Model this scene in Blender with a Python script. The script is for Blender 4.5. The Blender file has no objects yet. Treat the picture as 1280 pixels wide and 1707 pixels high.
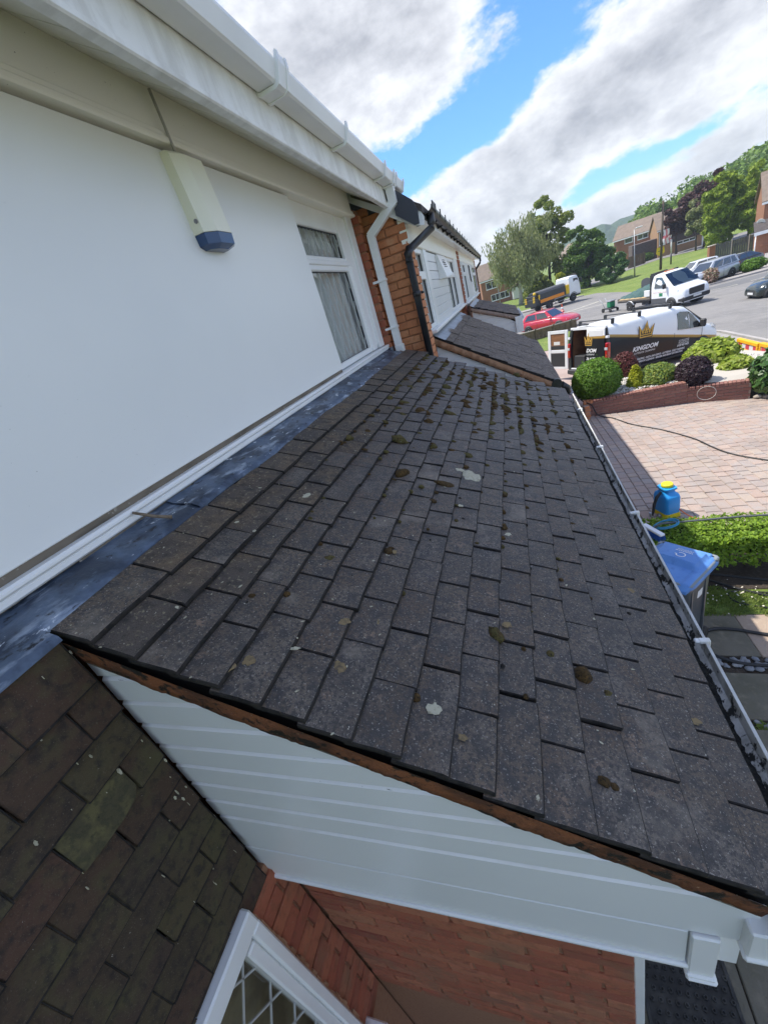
import bpy, bmesh, math, random
import numpy as np
from mathutils import Vector, Matrix

random.seed(7)
NR = np.random.default_rng(7)
scene = bpy.context.scene
COL = scene.collection
rad = math.radians

# ------------------------------------------------------------------ camera
CAM_H = 3.8
R_RIGHT = (0.92976728, 0.23869276, -0.28028304)
R_DOWN = (-0.13088938, -0.4972644, -0.85766898)
R_FWD = (-0.34409415, 0.83411863, -0.43109782)
cam_d = bpy.data.cameras.new("camera")
cam_d.sensor_fit = 'VERTICAL'
cam_d.sensor_height = 24.0
cam_d.lens = 24.0 * 665.7 / 1707.0
cam_d.clip_start = 0.01
cam_d.clip_end = 5000
cam = bpy.data.objects.new("camera", cam_d)
COL.objects.link(cam)
m = Matrix(((R_RIGHT[0], -R_DOWN[0], -R_FWD[0], 0),
            (R_RIGHT[1], -R_DOWN[1], -R_FWD[1], 0),
            (R_RIGHT[2], -R_DOWN[2], -R_FWD[2], CAM_H),
            (0, 0, 0, 1)))
cam.matrix_world = m
scene.camera = cam

# ------------------------------------------------------------------ sun, sky, exposure
SUN = Vector((-0.480, 0.13, 0.864)).normalized()
sun_d = bpy.data.lights.new("sun", 'SUN')
sun_d.energy = 2.1
sun_d.angle = rad(0.5)
sun_d.color = (1.0, 0.955, 0.88)
sun_o = bpy.data.objects.new("sun", sun_d)
COL.objects.link(sun_o)
sun_o.rotation_euler = SUN.to_track_quat('Z', 'Y').to_euler()
sun_o.location = (0, 0, 30)

world = bpy.data.worlds.new("World")
scene.world = world
world.use_nodes = True
wn = world.node_tree
wn.nodes.clear()


def wnode(t, **k):
    n = wn.nodes.new(t)
    for a, b in k.items():
        setattr(n, a, b)
    return n


def wmath(op, a, b=None, c=None, clamp=False):
    n = wnode('ShaderNodeMath', operation=op, use_clamp=clamp)
    for i, v in enumerate((a, b, c)):
        if v is None:
            continue
        if isinstance(v, (int, float)):
            n.inputs[i].default_value = v
        else:
            wn.links.new(v, n.inputs[i])
    return n.outputs[0]


SKY_STRENGTH = 0.072
sky = wnode('ShaderNodeTexSky', sky_type='NISHITA')
sky.sun_disc = False
sky.sun_elevation = math.asin(SUN.z)
sky.sun_rotation = math.atan2(SUN.x, SUN.y)
sky.air_density = 1.25
sky.dust_density = 0.3
sky.ozone_density = 2.5
tc = wnode('ShaderNodeTexCoord')
sep = wnode('ShaderNodeSeparateXYZ')
wn.links.new(tc.outputs['Generated'], sep.inputs[0])
dx, dy, dz = sep.outputs
az = wmath('MULTIPLY', wmath('ARCTAN2', dx, dy), 57.2958)
el = wmath('MULTIPLY', wmath('ARCSINE', dz), 57.2958)


def gauss(ca, ce, ra, re, tilt=0.0):
    """soft weight round one cloud bank of the sky (degrees of azimuth and elevation)"""
    a = wmath('SUBTRACT', az, ca)
    e = wmath('SUBTRACT', el, ce)
    e = wmath('SUBTRACT', e, wmath('MULTIPLY', a, tilt))
    q = wmath('ADD', wmath('POWER', wmath('DIVIDE', a, ra), 2.0), wmath('POWER', wmath('DIVIDE', e, re), 2.0))
    return wmath('EXPONENT', wmath('MULTIPLY', q, -1.0))


def wnoise(scale, detail, rough, zs, off, dist=0.0):
    mp = wnode('ShaderNodeMapping')
    mp.inputs['Scale'].default_value = (1, 1, zs)
    mp.inputs['Location'].default_value = off
    wn.links.new(tc.outputs['Generated'], mp.inputs[0])
    n = wnode('ShaderNodeTexNoise')
    n.inputs['Scale'].default_value = scale
    n.inputs['Detail'].default_value = detail
    n.inputs['Roughness'].default_value = rough
    n.inputs['Distortion'].default_value = dist
    wn.links.new(mp.outputs[0], n.inputs['Vector'])
    return n.outputs[0]


n_big = wnoise(6.5, 10.0, 0.62, 1.9, (1.7, 0.3, 0.9), 0.0)
n_shade = wnoise(8.0, 8.0, 0.62, 1.7, (4.1, 2.2, 1.2), 0.1)
dens = wmath('MULTIPLY', wmath('SUBTRACT', n_big, 0.5), 2.3)
for w, g in ((0.72, gauss(-15, 23, 13.5, 6.8, 0.06)),      # bank over the roofs
             (0.70, gauss(9, 9.6, 15, 3.5, 0.10)),         # long bank to the right
             (0.45, gauss(17, 14.5, 9, 3.2, 0.25)),        # upper right
             (0.30, gauss(16, 2.4, 16, 2.2, 0.12)),        # low haze of cloud
             (0.45, gauss(-3, 5.0, 7, 3.5)),
             (-0.78, gauss(-3.0, 13.6, 9.5, 2.1, 0.22)),   # the blue gap between them
             (-0.55, gauss(6.5, 17.5, 4.0, 2.6, 0.5)),
             (-0.36, gauss(16, 5.6, 9, 0.9, 0.12))):
    dens = wmath('ADD', dens, wmath('MULTIPLY', g, w))
dens = wmath('ADD', dens, 0.17)
mask = wnode('ShaderNodeMapRange', interpolation_type='SMOOTHSTEP')
mask.inputs['From Min'].default_value = 0.0
mask.inputs['From Max'].default_value = 0.36
wn.links.new(dens, mask.inputs['Value'])
mask_lo = wmath('MULTIPLY', mask.outputs[0], 0.94)
thick = wmath('ADD', wmath('MULTIPLY', dens, 0.62), wmath('MULTIPLY', wmath('SUBTRACT', n_shade, 0.5), 1.5))
cr = wnode('ShaderNodeValToRGB')
wn.links.new(thick, cr.inputs[0])
E_ = cr.color_ramp.elements
E_[0].position = 0.12
E_[0].color = (0.37, 0.374, 0.378, 1)
E_[1].position = 0.85
E_[1].color = (0.17, 0.175, 0.185, 1)
e2 = E_.new(0.40)
e2.color = (0.285, 0.29, 0.30, 1)
bg1 = wnode('ShaderNodeBackground')
bg1.inputs[1].default_value = SKY_STRENGTH
tint = wnode('ShaderNodeMix', data_type='RGBA', blend_type='MULTIPLY')
tint.inputs[0].default_value = 1.0
tint.inputs[7].default_value = (0.44, 0.70, 1.10, 1)
wn.links.new(sky.outputs[0], tint.inputs[6])
wn.links.new(tint.outputs[2], bg1.inputs[0])
bg2 = wnode('ShaderNodeBackground')
bg2.inputs[1].default_value = 0.98
wn.links.new(cr.outputs[0], bg2.inputs[0])
wmix = wnode('ShaderNodeMixShader')
wn.links.new(mask_lo, wmix.inputs[0])
wn.links.new(bg1.outputs[0], wmix.inputs[1])
wn.links.new(bg2.outputs[0], wmix.inputs[2])
wout = wnode('ShaderNodeOutputWorld')
wn.links.new(wmix.outputs[0], wout.inputs[0])

scene.view_settings.view_transform = 'Standard'
scene.view_settings.look = 'None'
scene.view_settings.exposure = 1.62
scene.view_settings.gamma = 1.0
scene.view_settings.use_curve_mapping = False
scene.cycles.max_bounces = 8
scene.cycles.diffuse_bounces = 4
scene.cycles.transparent_max_bounces = 16


# ------------------------------------------------------------------ helpers: materials
def mat(name, base, rough=0.6, layers=(), rnd=None, bump=None, metal=0.0, spec=0.4, coat=0.0, island=None, trans=0.0):
    """procedural principled material. layers: (noise scale, colour, lo, hi, detail[, stretch]);
    rnd: colours picked per object; island: (colours) picked per loose piece; bump: (scale, strength, distance)"""
    m = bpy.data.materials.new(name)
    m.use_nodes = True
    nt = m.node_tree
    bs = nt.nodes['Principled BSDF']
    L = nt.links.new
    geo = nt.nodes.new('ShaderNodeNewGeometry')

    def rgb(c):
        n = nt.nodes.new('ShaderNodeRGB')
        n.outputs[0].default_value = (*c, 1)
        return n.outputs[0]

    def ramp(fac, cols):
        r = nt.nodes.new('ShaderNodeValToRGB')
        r.color_ramp.interpolation = 'LINEAR'
        els = r.color_ramp.elements
        els[0].color = (*cols[0], 1)
        els[1].color = (*cols[-1], 1)
        for i, c in enumerate(cols[1:-1]):
            e = els.new((i + 1) / (len(cols) - 1))
            e.color = (*c, 1)
        L(fac, r.inputs[0])
        return r.outputs[0]

    def noise(scale, detail=4, stretch=None):
        n = nt.nodes.new('ShaderNodeTexNoise')
        n.inputs['Scale'].default_value = scale
        n.inputs['Detail'].default_value = detail
        n.inputs['Roughness'].default_value = 0.6
        if stretch:
            mp = nt.nodes.new('ShaderNodeMapping')
            mp.inputs['Scale'].default_value = stretch
            L(geo.outputs['Position'], mp.inputs[0])
            L(mp.outputs[0], n.inputs['Vector'])
        else:
            L(geo.outputs['Position'], n.inputs['Vector'])
        return n.outputs[0]

    if rnd:
        oi = nt.nodes.new('ShaderNodeObjectInfo')
        col = ramp(oi.outputs['Random'], rnd)
    elif island:
        col = ramp(geo.outputs['Random Per Island'], island)
    else:
        col = rgb(base)
    for ly in layers:
        sc, c, lo, hi, det = ly[:5]
        st = ly[5] if len(ly) > 5 else None
        mr = nt.nodes.new('ShaderNodeMapRange')
        mr.inputs['From Min'].default_value = lo
        mr.inputs['From Max'].default_value = hi
        L(noise(sc, det, st), mr.inputs['Value'])
        mx = nt.nodes.new('ShaderNodeMix')
        mx.data_type = 'RGBA'
        L(mr.outputs[0], mx.inputs[0])
        L(col, mx.inputs[6])
        L(rgb(c), mx.inputs[7])
        col = mx.outputs[2]
    L(col, bs.inputs['Base Color'])
    bs.inputs['Roughness'].default_value = rough
    bs.inputs['Metallic'].default_value = metal
    bs.inputs['Specular IOR Level'].default_value = spec
    if coat:
        bs.inputs['Coat Weight'].default_value = coat
        bs.inputs['Coat Roughness'].default_value = 0.06
    if bump:
        b = nt.nodes.new('ShaderNodeBump')
        b.inputs['Strength'].default_value = bump[1]
        b.inputs['Distance'].default_value = bump[2]
        L(noise(bump[0], 5), b.inputs['Height'])
        L(b.outputs[0], bs.inputs['Normal'])
    if trans:
        out = nt.nodes['Material Output']
        tr = nt.nodes.new('ShaderNodeBsdfTranslucent')
        L(col, tr.inputs[0])
        ms = nt.nodes.new('ShaderNodeMixShader')
        ms.inputs[0].default_value = trans
        L(bs.outputs[0], ms.inputs[1])
        L(tr.outputs[0], ms.inputs[2])
        L(ms.outputs[0], out.inputs[0])
    return m


def glass_mat(name, tint=(0.5, 0.55, 0.55), refl=0.3):
    m = bpy.data.materials.new(name)
    m.use_nodes = True
    nt = m.node_tree
    nt.nodes.clear()
    o = nt.nodes.new('ShaderNodeOutputMaterial')
    t = nt.nodes.new('ShaderNodeBsdfTransparent')
    t.inputs[0].default_value = (*tint, 1)
    g = nt.nodes.new('ShaderNodeBsdfGlossy')
    g.inputs['Roughness'].default_value = 0.02
    f = nt.nodes.new('ShaderNodeFresnel')
    f.inputs[0].default_value = 1.5
    a = nt.nodes.new('ShaderNodeMath')
    a.operation = 'MULTIPLY_ADD'
    a.inputs[1].default_value = 1.0
    a.inputs[2].default_value = refl
    a.use_clamp = True
    ms = nt.nodes.new('ShaderNodeMixShader')
    geo = nt.nodes.new('ShaderNodeNewGeometry')     # the inner face of a pane only lets light through
    fr = nt.nodes.new('ShaderNodeMath')
    fr.operation = 'SUBTRACT'
    fr.inputs[0].default_value = 1.0
    nt.links.new(geo.outputs['Backfacing'], fr.inputs[1])
    mu = nt.nodes.new('ShaderNodeMath')
    mu.operation = 'MULTIPLY'
    nt.links.new(f.outputs[0], a.inputs[0])
    nt.links.new(a.outputs[0], mu.inputs[0])
    nt.links.new(fr.outputs[0], mu.inputs[1])
    nt.links.new(mu.outputs[0], ms.inputs[0])
    nt.links.new(t.outputs[0], ms.inputs[1])
    nt.links.new(g.outputs[0], ms.inputs[2])
    nt.links.new(ms.outputs[0], o.inputs[0])
    return m


# ------------------------------------------------------------------ helpers: objects
def empty(name, label, cat, loc=(0, 0, 0), rz=0.0, group=None):
    o = bpy.data.objects.new(name, None)
    o.empty_display_size = 0.2
    COL.objects.link(o)
    o.location = loc
    o.rotation_euler = (0, 0, rz)
    tag(o, label, cat, group)
    return o


def tag(o, label=None, cat=None, group=None, kind=None):
    if label:
        o['label'] = label
    if cat:
        o['category'] = cat
    if group:
        o['group'] = group
    if kind:
        o['kind'] = kind
    return o


class MB:
    """collects shapes; build() links them as one mesh object"""

    def __init__(s):
        s.v = []
        s.f = []
        s.mi = []
        s.sm = []

    def add(s, vs, fs, mi=0, smooth=False):
        b = len(s.v)
        s.v += [tuple(p) for p in vs]
        s.f += [tuple(b + i for i in f) for f in fs]
        s.mi += [mi] * len(fs)
        s.sm += [smooth] * len(fs)
        return s

    def box(s, lo, hi, mi=0):
        x0, y0, z0 = lo
        x1, y1, z1 = hi
        return s.add([(x0, y0, z0), (x1, y0, z0), (x1, y1, z0), (x0, y1, z0),
                      (x0, y0, z1), (x1, y0, z1), (x1, y1, z1), (x0, y1, z1)],
                     [(0, 3, 2, 1), (4, 5, 6, 7), (0, 1, 5, 4), (1, 2, 6, 5), (2, 3, 7, 6), (3, 0, 4, 7)], mi)

    def bbox(s, lo, hi, b=0.005, mi=0):
        """box with chamfered edges"""
        bm = bmesh.new()
        bmesh.ops.create_cube(bm, size=1.0)
        c = [(lo[i] + hi[i]) / 2 for i in range(3)]
        d = [hi[i] - lo[i] for i in range(3)]
        for v in bm.verts:
            v.co = Vector((c[i] + v.co[i] * d[i] for i in range(3)))
        bmesh.ops.bevel(bm, geom=list(bm.edges), offset=min(b, min(d) * 0.45), segments=1, profile=0.5, affect='EDGES')
        s.bm(bm, mi)
        return s

    def bm(s, bm, mi=0, smooth=False, mat=None):
        bm.verts.index_update()
        vs = [(mat @ v.co if mat else v.co) for v in bm.verts]
        s.add(vs, [[v.index for v in f.verts] for f in bm.faces], mi, smooth)
        bm.free()
        return s

    def prism(s, poly, axis, a, b, mi=0):
        """poly of 2D points extruded along axis from a to b; axis 'x': (y,z), 'y': (x,z), 'z': (x,y)"""
        def P(p, t):
            return {'x': (t, p[0], p[1]), 'y': (p[0], t, p[1]), 'z': (p[0], p[1], t)}[axis]
        n = len(poly)
        vs = [P(p, a) for p in poly] + [P(p, b) for p in poly]
        fs = [tuple(range(n - 1, -1, -1)), tuple(range(n, 2 * n))]
        fs += [(i, (i + 1) % n, n + (i + 1) % n, n + i) for i in range(n)]
        return s.add(vs, fs, mi)

    def tube(s, pts, r, n=8, mi=0, caps=True, radii=None, smooth=True):
        pts = [Vector(p) for p in pts]
        k = len(pts)
        vs = []
        up = Vector((0.13, 0.31, 0.94))
        for i, p in enumerate(pts):
            d = (pts[min(i + 1, k - 1)] - pts[max(i - 1, 0)]).normalized()
            a = d.cross(up)
            if a.length < 1e-3:
                a = d.cross(Vector((1, 0, 0)))
            a.normalize()
            b = d.cross(a).normalized()
            rr = radii[i] if radii else r
            for j in range(n):
                t = 2 * math.pi * j / n
                vs.append(p + a * (rr * math.cos(t)) + b * (rr * math.sin(t)))
        fs = []
        for i in range(k - 1):
            for j in range(n):
                fs.append((i * n + j, i * n + (j + 1) % n, (i + 1) * n + (j + 1) % n, (i + 1) * n + j))
        s.add(vs, fs, mi, smooth)
        if caps:
            b = len(s.v) - len(vs)
            s.f += [tuple(b + j for j in range(n - 1, -1, -1)), tuple(b + (k - 1) * n + j for j in range(n))]
            s.mi += [mi, mi]
            s.sm += [False, False]
        return s

    def lathe(s, prof, c=(0, 0, 0), axis='z', n=16, mi=0, smooth=True):
        """prof: (radius, height) pairs revolved about an axis through c"""
        vs = []
        for r, h in prof:
            for j in range(n):
                t = 2 * math.pi * j / n
                a, b = r * math.cos(t), r * math.sin(t)
                q = {'z': (a, b, h), 'y': (a, h, b), 'x': (h, a, b)}[axis]
                vs.append((c[0] + q[0], c[1] + q[1], c[2] + q[2]))
        k = len(prof)
        fs = []
        for i in range(k - 1):
            for j in range(n):
                f = (i * n + j, i * n + (j + 1) % n, (i + 1) * n + (j + 1) % n, (i + 1) * n + j)
                fs.append(f if axis != 'y' else f[::-1])
        s.add(vs, fs, mi, smooth)
        b = len(s.v) - len(vs)
        s.f += [tuple(b + j for j in range(n - 1, -1, -1)), tuple(b + (k - 1) * n + j for j in range(n))]
        s.mi += [mi, mi]
        s.sm += [False, False]
        return s

    def mesh(s, name, mats):
        me = bpy.data.meshes.new(name)
        me.from_pydata(s.v, [], s.f)
        for q in (mats if isinstance(mats, (list, tuple)) else [mats]):
            me.materials.append(q)
        me.polygons.foreach_set('material_index', s.mi)
        me.polygons.foreach_set('use_smooth', s.sm)
        me.update()
        return me

    def build(s, name, mats, parent=None, loc=None, fix=True):
        me = s.mesh(name, mats)
        if fix:
            b = bmesh.new()
            b.from_mesh(me)
            bmesh.ops.recalc_face_normals(b, faces=b.faces)
            b.to_mesh(me)
            b.free()
        return link(name, me, parent, loc)


WORLD_PARENTS = set()


def link(name, me, parent=None, loc=None, rot=None, scl=None):
    o = bpy.data.objects.new(name, me)
    COL.objects.link(o)
    if parent:
        o.parent = parent
        if parent.name in WORLD_PARENTS:      # children of these are given in world coordinates
            o.matrix_parent_inverse = Matrix.Translation(-parent.location)
    if loc is not None:
        o.location = loc
    if rot is not None:
        o.rotation_euler = rot
    if scl is not None:
        o.scale = scl
    return o


def tree_children(o):
    return [c for c in list(bpy.data.objects) if c.parent == o]


def copy_tree(o, parent=None):
    c = o.copy()
    COL.objects.link(c)
    if parent:
        c.parent = parent
    for ch in list(o.children):
        copy_tree(ch, c)
    return c


def clip01(t):
    return max(0.0, min(1.0, t))


def T(x, y):
    """height of the ground: level at the house, falling gently to the road"""
    s = clip01((y - 11.2) / 3.3)
    s = s * s * (3 - 2 * s)
    return -0.06 * max(0.0, min(15.0, x - 1)) - 0.022 * max(0.0, min(50.0, y - 8)) - 0.3 * s


CUT_Y = [8, 11.2, 11.6, 12, 12.4, 12.8, 13.2, 13.6, 14, 14.5, 58]
CUT_X = [1, 16]


def sheet(name, poly, off, m, kind='structure', parent=None):
    """a flat ground sheet following the terrain"""
    bm = bmesh.new()
    bm.faces.new([bm.verts.new((x, y, 0)) for x, y in poly])
    for axis, cuts in ((1, CUT_Y), (0, CUT_X)):
        for c in cuts:
            co = Vector((0, 0, 0))
            no = Vector((0, 0, 0))
            co[axis] = c
            no[axis] = 1
            bmesh.ops.bisect_plane(bm, geom=bm.verts[:] + bm.edges[:] + bm.faces[:], plane_co=co, plane_no=no)
    bmesh.ops.triangulate(bm, faces=bm.faces[:])
    for v in bm.verts:
        v.co.z = T(v.co.x, v.co.y) + off
    bmesh.ops.recalc_face_normals(bm, faces=bm.faces[:])
    if sum(f.normal.z for f in bm.faces) < 0:
        bmesh.ops.reverse_faces(bm, faces=bm.faces[:])
    me = bpy.data.meshes.new(name)
    bm.to_mesh(me)
    bm.free()
    me.materials.append(m)
    o = link(name, me, parent)
    if kind:
        o['kind'] = kind
    return o


def leaves(centers, size, normals=None, up=0.0, jitter=0.5, aspect=1.6, rng=NR, fold=0.0, droop=None):
    """numpy: one rhombic leaf (two triangles) per centre; returns verts, faces"""
    n = len(centers)
    d = rng.normal(size=(n, 3))
    if normals is not None:
        d = d * jitter + normals
    d[:, 2] += up
    d /= np.linalg.norm(d, axis=1)[:, None] + 1e-9
    a = np.cross(d, rng.normal(size=(n, 3)))
    if droop is not None:
        a = np.tile(np.array(droop, float), (n, 1)) + rng.normal(size=(n, 3)) * 0.25
    a /= np.linalg.norm(a, axis=1)[:, None] + 1e-9
    b = np.cross(d, a)
    s = size * rng.uniform(0.6, 1.25, n)[:, None]
    L = a * s * aspect * 0.5
    W = b * s * 0.5
    v = np.stack([centers - L, centers + W * 0.9 - d * s * 0.08, centers + L, centers - W * 0.9 - d * s * 0.08], axis=1).reshape(-1, 3)
    f = np.arange(n * 4).reshape(-1, 4)
    return v, f


def np_mesh(name, v, f, m):
    me = bpy.data.meshes.new(name)
    k = f.shape[1]
    me.vertices.add(len(v))
    me.vertices.foreach_set('co', np.asarray(v, np.float32).ravel())
    me.loops.add(len(f) * k)
    me.loops.foreach_set('vertex_index', f.astype(np.int32).ravel())
    me.polygons.add(len(f))
    me.polygons.foreach_set('loop_start', np.arange(len(f), dtype=np.int32) * k)
    me.polygons.foreach_set('loop_total', np.full(len(f), k, np.int32))
    me.materials.append(m)
    me.update(calc_edges=True)
    me.validate()
    return me


def hash_noise(P, seed, freq):
    """cheap smooth noise for lumpy crowns: sum of sines"""
    r = np.random.default_rng(seed)
    out = np.zeros(len(P))
    for k in range(6):
        w = r.normal(size=3) * freq * (1 + 0.5 * k)
        out += np.sin(P @ w + r.uniform(0, 6.28)) / (1 + 0.5 * k)
    return out / 3.0
# ------------------------------------------------------------------ materials
M = {}
TILE_COLS = [(0.101, 0.074, 0.052), (0.128, 0.086, 0.055), (0.106, 0.082, 0.062), (0.141, 0.102, 0.068), (0.094, 0.067, 0.047), (0.126, 0.083, 0.052), (0.097, 0.077, 0.059), (0.149, 0.109, 0.072), (0.113, 0.082, 0.055)]
M['tile'] = mat('roof_tile', (0.09, 0.085, 0.09), 0.52,
                layers=[(7, (0.165, 0.138, 0.112), 0.48, 0.70, 5), (26, (0.056, 0.050, 0.046), 0.48, 0.62, 6), (15, (0.23, 0.155, 0.105), 0.60, 0.70, 6),
                        (110, (0.050, 0.044, 0.039), 0.47, 0.60, 3), (210, (0.34, 0.30, 0.25), 0.60, 0.68, 3), (45, (0.24, 0.20, 0.15), 0.66, 0.74, 5), (620, (0.030, 0.028, 0.027), 0.56, 0.66, 2),
                        (85, (0.55, 0.51, 0.40), 0.715, 0.735, 3), (3.5, (0.26, 0.215, 0.165), 0.60, 0.78, 6)],
                rnd=TILE_COLS, bump=(240, 0.65, 0.005), spec=0.5)
M['tile_top'] = mat('roof_tile_lichened', (0.09, 0.085, 0.09), 0.9,
                    layers=[(10, (0.165, 0.118, 0.075), 0.44, 0.68, 5), (30, (0.052, 0.044, 0.038), 0.48, 0.70, 6),
                            (90, (0.28, 0.235, 0.15), 0.58, 0.68, 4), (480, (0.030, 0.028, 0.025), 0.56, 0.66, 2),
                            (75, (0.55, 0.51, 0.40), 0.69, 0.72, 3)],
                    rnd=[(0.098, 0.080, 0.066), (0.118, 0.094, 0.074), (0.086, 0.074, 0.066), (0.110, 0.084, 0.064)],
                    bump=(240, 0.8, 0.005))
M['tile_edge'] = mat('grimy_shaded_tile_edge', (0.028, 0.024, 0.021), 0.95, layers=[(40, (0.012, 0.011, 0.010), 0.45, 0.6, 4), (90, (0.07, 0.05, 0.028), 0.64, 0.72, 3)])  # grime, with the shade of the gaps between courses put into the colour
M['hung'] = mat('hung_tile', (0.05, 0.04, 0.03), 0.85,
                layers=[(9, (0.080, 0.070, 0.032), 0.50, 0.70, 5), (40, (0.026, 0.021, 0.018), 0.48, 0.72, 5),
                        (330, (0.13, 0.105, 0.08), 0.62, 0.74, 2), (90, (0.42, 0.40, 0.36), 0.745, 0.765, 3)],
                rnd=[(0.074, 0.043, 0.027), (0.058, 0.042, 0.027), (0.080, 0.062, 0.030), (0.055, 0.039, 0.028), (0.084, 0.045, 0.029), (0.055, 0.044, 0.026)],
                bump=(260, 0.5, 0.004))
M['hung_moss'] = mat('hung_tile_mossy', (0.075, 0.066, 0.036), 0.9,
                     layers=[(22, (0.125, 0.11, 0.048), 0.48, 0.64, 5), (60, (0.19, 0.165, 0.08), 0.60, 0.68, 4), (60, (0.035, 0.035, 0.02), 0.5, 0.7, 5)], bump=(200, 0.6, 0.004))
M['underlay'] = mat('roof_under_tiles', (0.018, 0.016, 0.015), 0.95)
M['interlock'] = mat('interlocking_tile', (0.12, 0.1, 0.085), 0.9,
                     layers=[(8, (0.24, 0.195, 0.155), 0.42, 0.68, 4), (40, (0.085, 0.07, 0.058), 0.46, 0.66, 5), (26, (0.028, 0.024, 0.02), 0.64, 0.68, 4, (0.8, 2, 0.8)),
                             (130, (0.34, 0.28, 0.22), 0.62, 0.72, 2)],
                     rnd=[(0.19, 0.155, 0.128), (0.165, 0.135, 0.112), (0.21, 0.172, 0.142)], bump=(70, 0.7, 0.01))
M['mortar_orange'] = mat('verge_mortar', (0.27, 0.098, 0.040), 0.95,
                         layers=[(9, (0.12, 0.05, 0.026), 0.44, 0.60, 6), (24, (0.026, 0.020, 0.013), 0.52, 0.60, 6), (90, (0.40, 0.25, 0.15), 0.68, 0.76, 3)],
                         bump=(120, 0.9, 0.008))
M['mortar_pale'] = mat('verge_mortar_pale', (0.42, 0.24, 0.14), 0.95,
                       layers=[(14, (0.30, 0.15, 0.08), 0.45, 0.65, 5), (60, (0.16, 0.10, 0.07), 0.6, 0.72, 5)], bump=(90, 0.9, 0.008))
M['lead'] = mat('lead_flashing', (0.105, 0.145, 0.21), 0.45,
                layers=[(6, (0.035, 0.05, 0.078), 0.42, 0.58, 5), (14, (0.34, 0.40, 0.48), 0.54, 0.70, 6, (1.5, 0.5, 1.5)), (30, (0.02, 0.022, 0.027), 0.59, 0.66, 6, (1.2, 0.6, 1.2)),
                        (30, (0.72, 0.76, 0.80), 0.635, 0.665, 6, (1.2, 0.5, 1.2))], bump=(14, 0.5, 0.012), metal=0.25, spec=0.5)
M['panel'] = mat('white_wall_panel', (0.86, 0.865, 0.84), 0.33, layers=[(0.9, (0.81, 0.82, 0.805), 0.4, 0.7, 3), (150, (0.42, 0.42, 0.41), 0.79, 0.80, 1)], spec=0.45)
M['pvc'] = mat('white_pvc', (0.86, 0.865, 0.85), 0.30, layers=[(3, (0.81, 0.815, 0.80), 0.45, 0.7, 4)], spec=0.5)
M['pvc_dirty'] = mat('white_pvc_grimy', (0.84, 0.84, 0.80), 0.4,
                     layers=[(6, (0.60, 0.59, 0.53), 0.5, 0.72, 6), (2.2, (0.66, 0.65, 0.60), 0.45, 0.7, 5, (1, 6, 1))], spec=0.45)
M['cream'] = mat('cream_board', (0.95, 0.935, 0.83), 0.45, layers=[(2.5, (0.93, 0.91, 0.78), 0.42, 0.7, 4, (1, 0.5, 2)), (120, (0.12, 0.1, 0.08), 0.795, 0.80, 1)], spec=0.4)
M['soffit'] = mat('soffit_board', (0.82, 0.81, 0.74), 0.5, layers=[(5, (0.72, 0.70, 0.62), 0.45, 0.7, 5)])
M['clad'] = mat('white_cladding', (0.80, 0.81, 0.80), 0.32, layers=[(2, (0.77, 0.785, 0.78), 0.45, 0.65, 3)], spec=0.5)
M['clad_edge'] = mat('cladding_ledge_skylit', (0.90, 0.90, 0.88), 0.4, layers=[(5, (0.82, 0.80, 0.75), 0.5, 0.7, 4), (15, (0.12, 0.095, 0.06), 0.69, 0.70, 7, (1.4, 1, 26))])  # sky light on the ledges put into the colour; dark flecks are grime
M['gutter_in'] = mat('stained_gutter', (0.70, 0.68, 0.62), 0.6, layers=[(18, (0.40, 0.38, 0.33), 0.42, 0.66, 6), (30, (0.03, 0.03, 0.026), 0.54, 0.60, 5)])
M['debris'] = mat('gutter_debris', (0.02, 0.019, 0.016), 0.97, layers=[(60, (0.05, 0.05, 0.042), 0.5, 0.7, 4), (140, (0.16, 0.15, 0.14), 0.66, 0.72, 3)], bump=(150, 1.0, 0.01))
M['brick'] = mat('red_brick', (0.3, 0.12, 0.06), 0.9,
                 layers=[(30, (0.22, 0.085, 0.045), 0.5, 0.75, 4), (140, (0.40, 0.20, 0.12), 0.62, 0.76, 3), (7, (0.26, 0.13, 0.075), 0.5, 0.75, 3)],
                 rnd=[(0.37, 0.115, 0.062), (0.30, 0.092, 0.055), (0.43, 0.165, 0.088), (0.34, 0.10, 0.055), (0.40, 0.14, 0.072), (0.26, 0.075, 0.048), (0.42, 0.19, 0.10)],
                 bump=(160, 0.6, 0.004))
M['brick_light'] = mat('orange_brick', (0.42, 0.2, 0.1), 0.9,
                       layers=[(30, (0.42, 0.17, 0.08), 0.5, 0.75, 4), (9, (0.60, 0.33, 0.18), 0.56, 0.76, 4), (140, (0.6, 0.36, 0.22), 0.64, 0.76, 3)],
                       rnd=[(0.60, 0.24, 0.11), (0.56, 0.22, 0.10), (0.64, 0.29, 0.14), (0.60, 0.25, 0.115), (0.53, 0.21, 0.097)], bump=(160, 0.6, 0.004))
M['brick_dull'] = mat('garden_wall_brick', (0.26, 0.13, 0.1), 0.9, layers=[(60, (0.2, 0.1, 0.08), 0.5, 0.75, 4)],
                      rnd=[(0.27, 0.125, 0.095), (0.22, 0.10, 0.082), (0.31, 0.15, 0.11), (0.25, 0.12, 0.1)], bump=(120, 0.6, 0.004))
M['mortar'] = mat('brick_mortar', (0.30, 0.155, 0.09), 0.95, layers=[(60, (0.24, 0.115, 0.065), 0.5, 0.7, 4)])
M['mortar_flank'] = mat('flank_mortar', (0.38, 0.19, 0.10), 0.95, layers=[(40, (0.30, 0.14, 0.07), 0.45, 0.7, 4)])
M['mortar_grey'] = mat('brick_mortar_grey', (0.36, 0.27, 0.22), 0.95, layers=[(60, (0.28, 0.2, 0.16), 0.5, 0.7, 4)])
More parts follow.
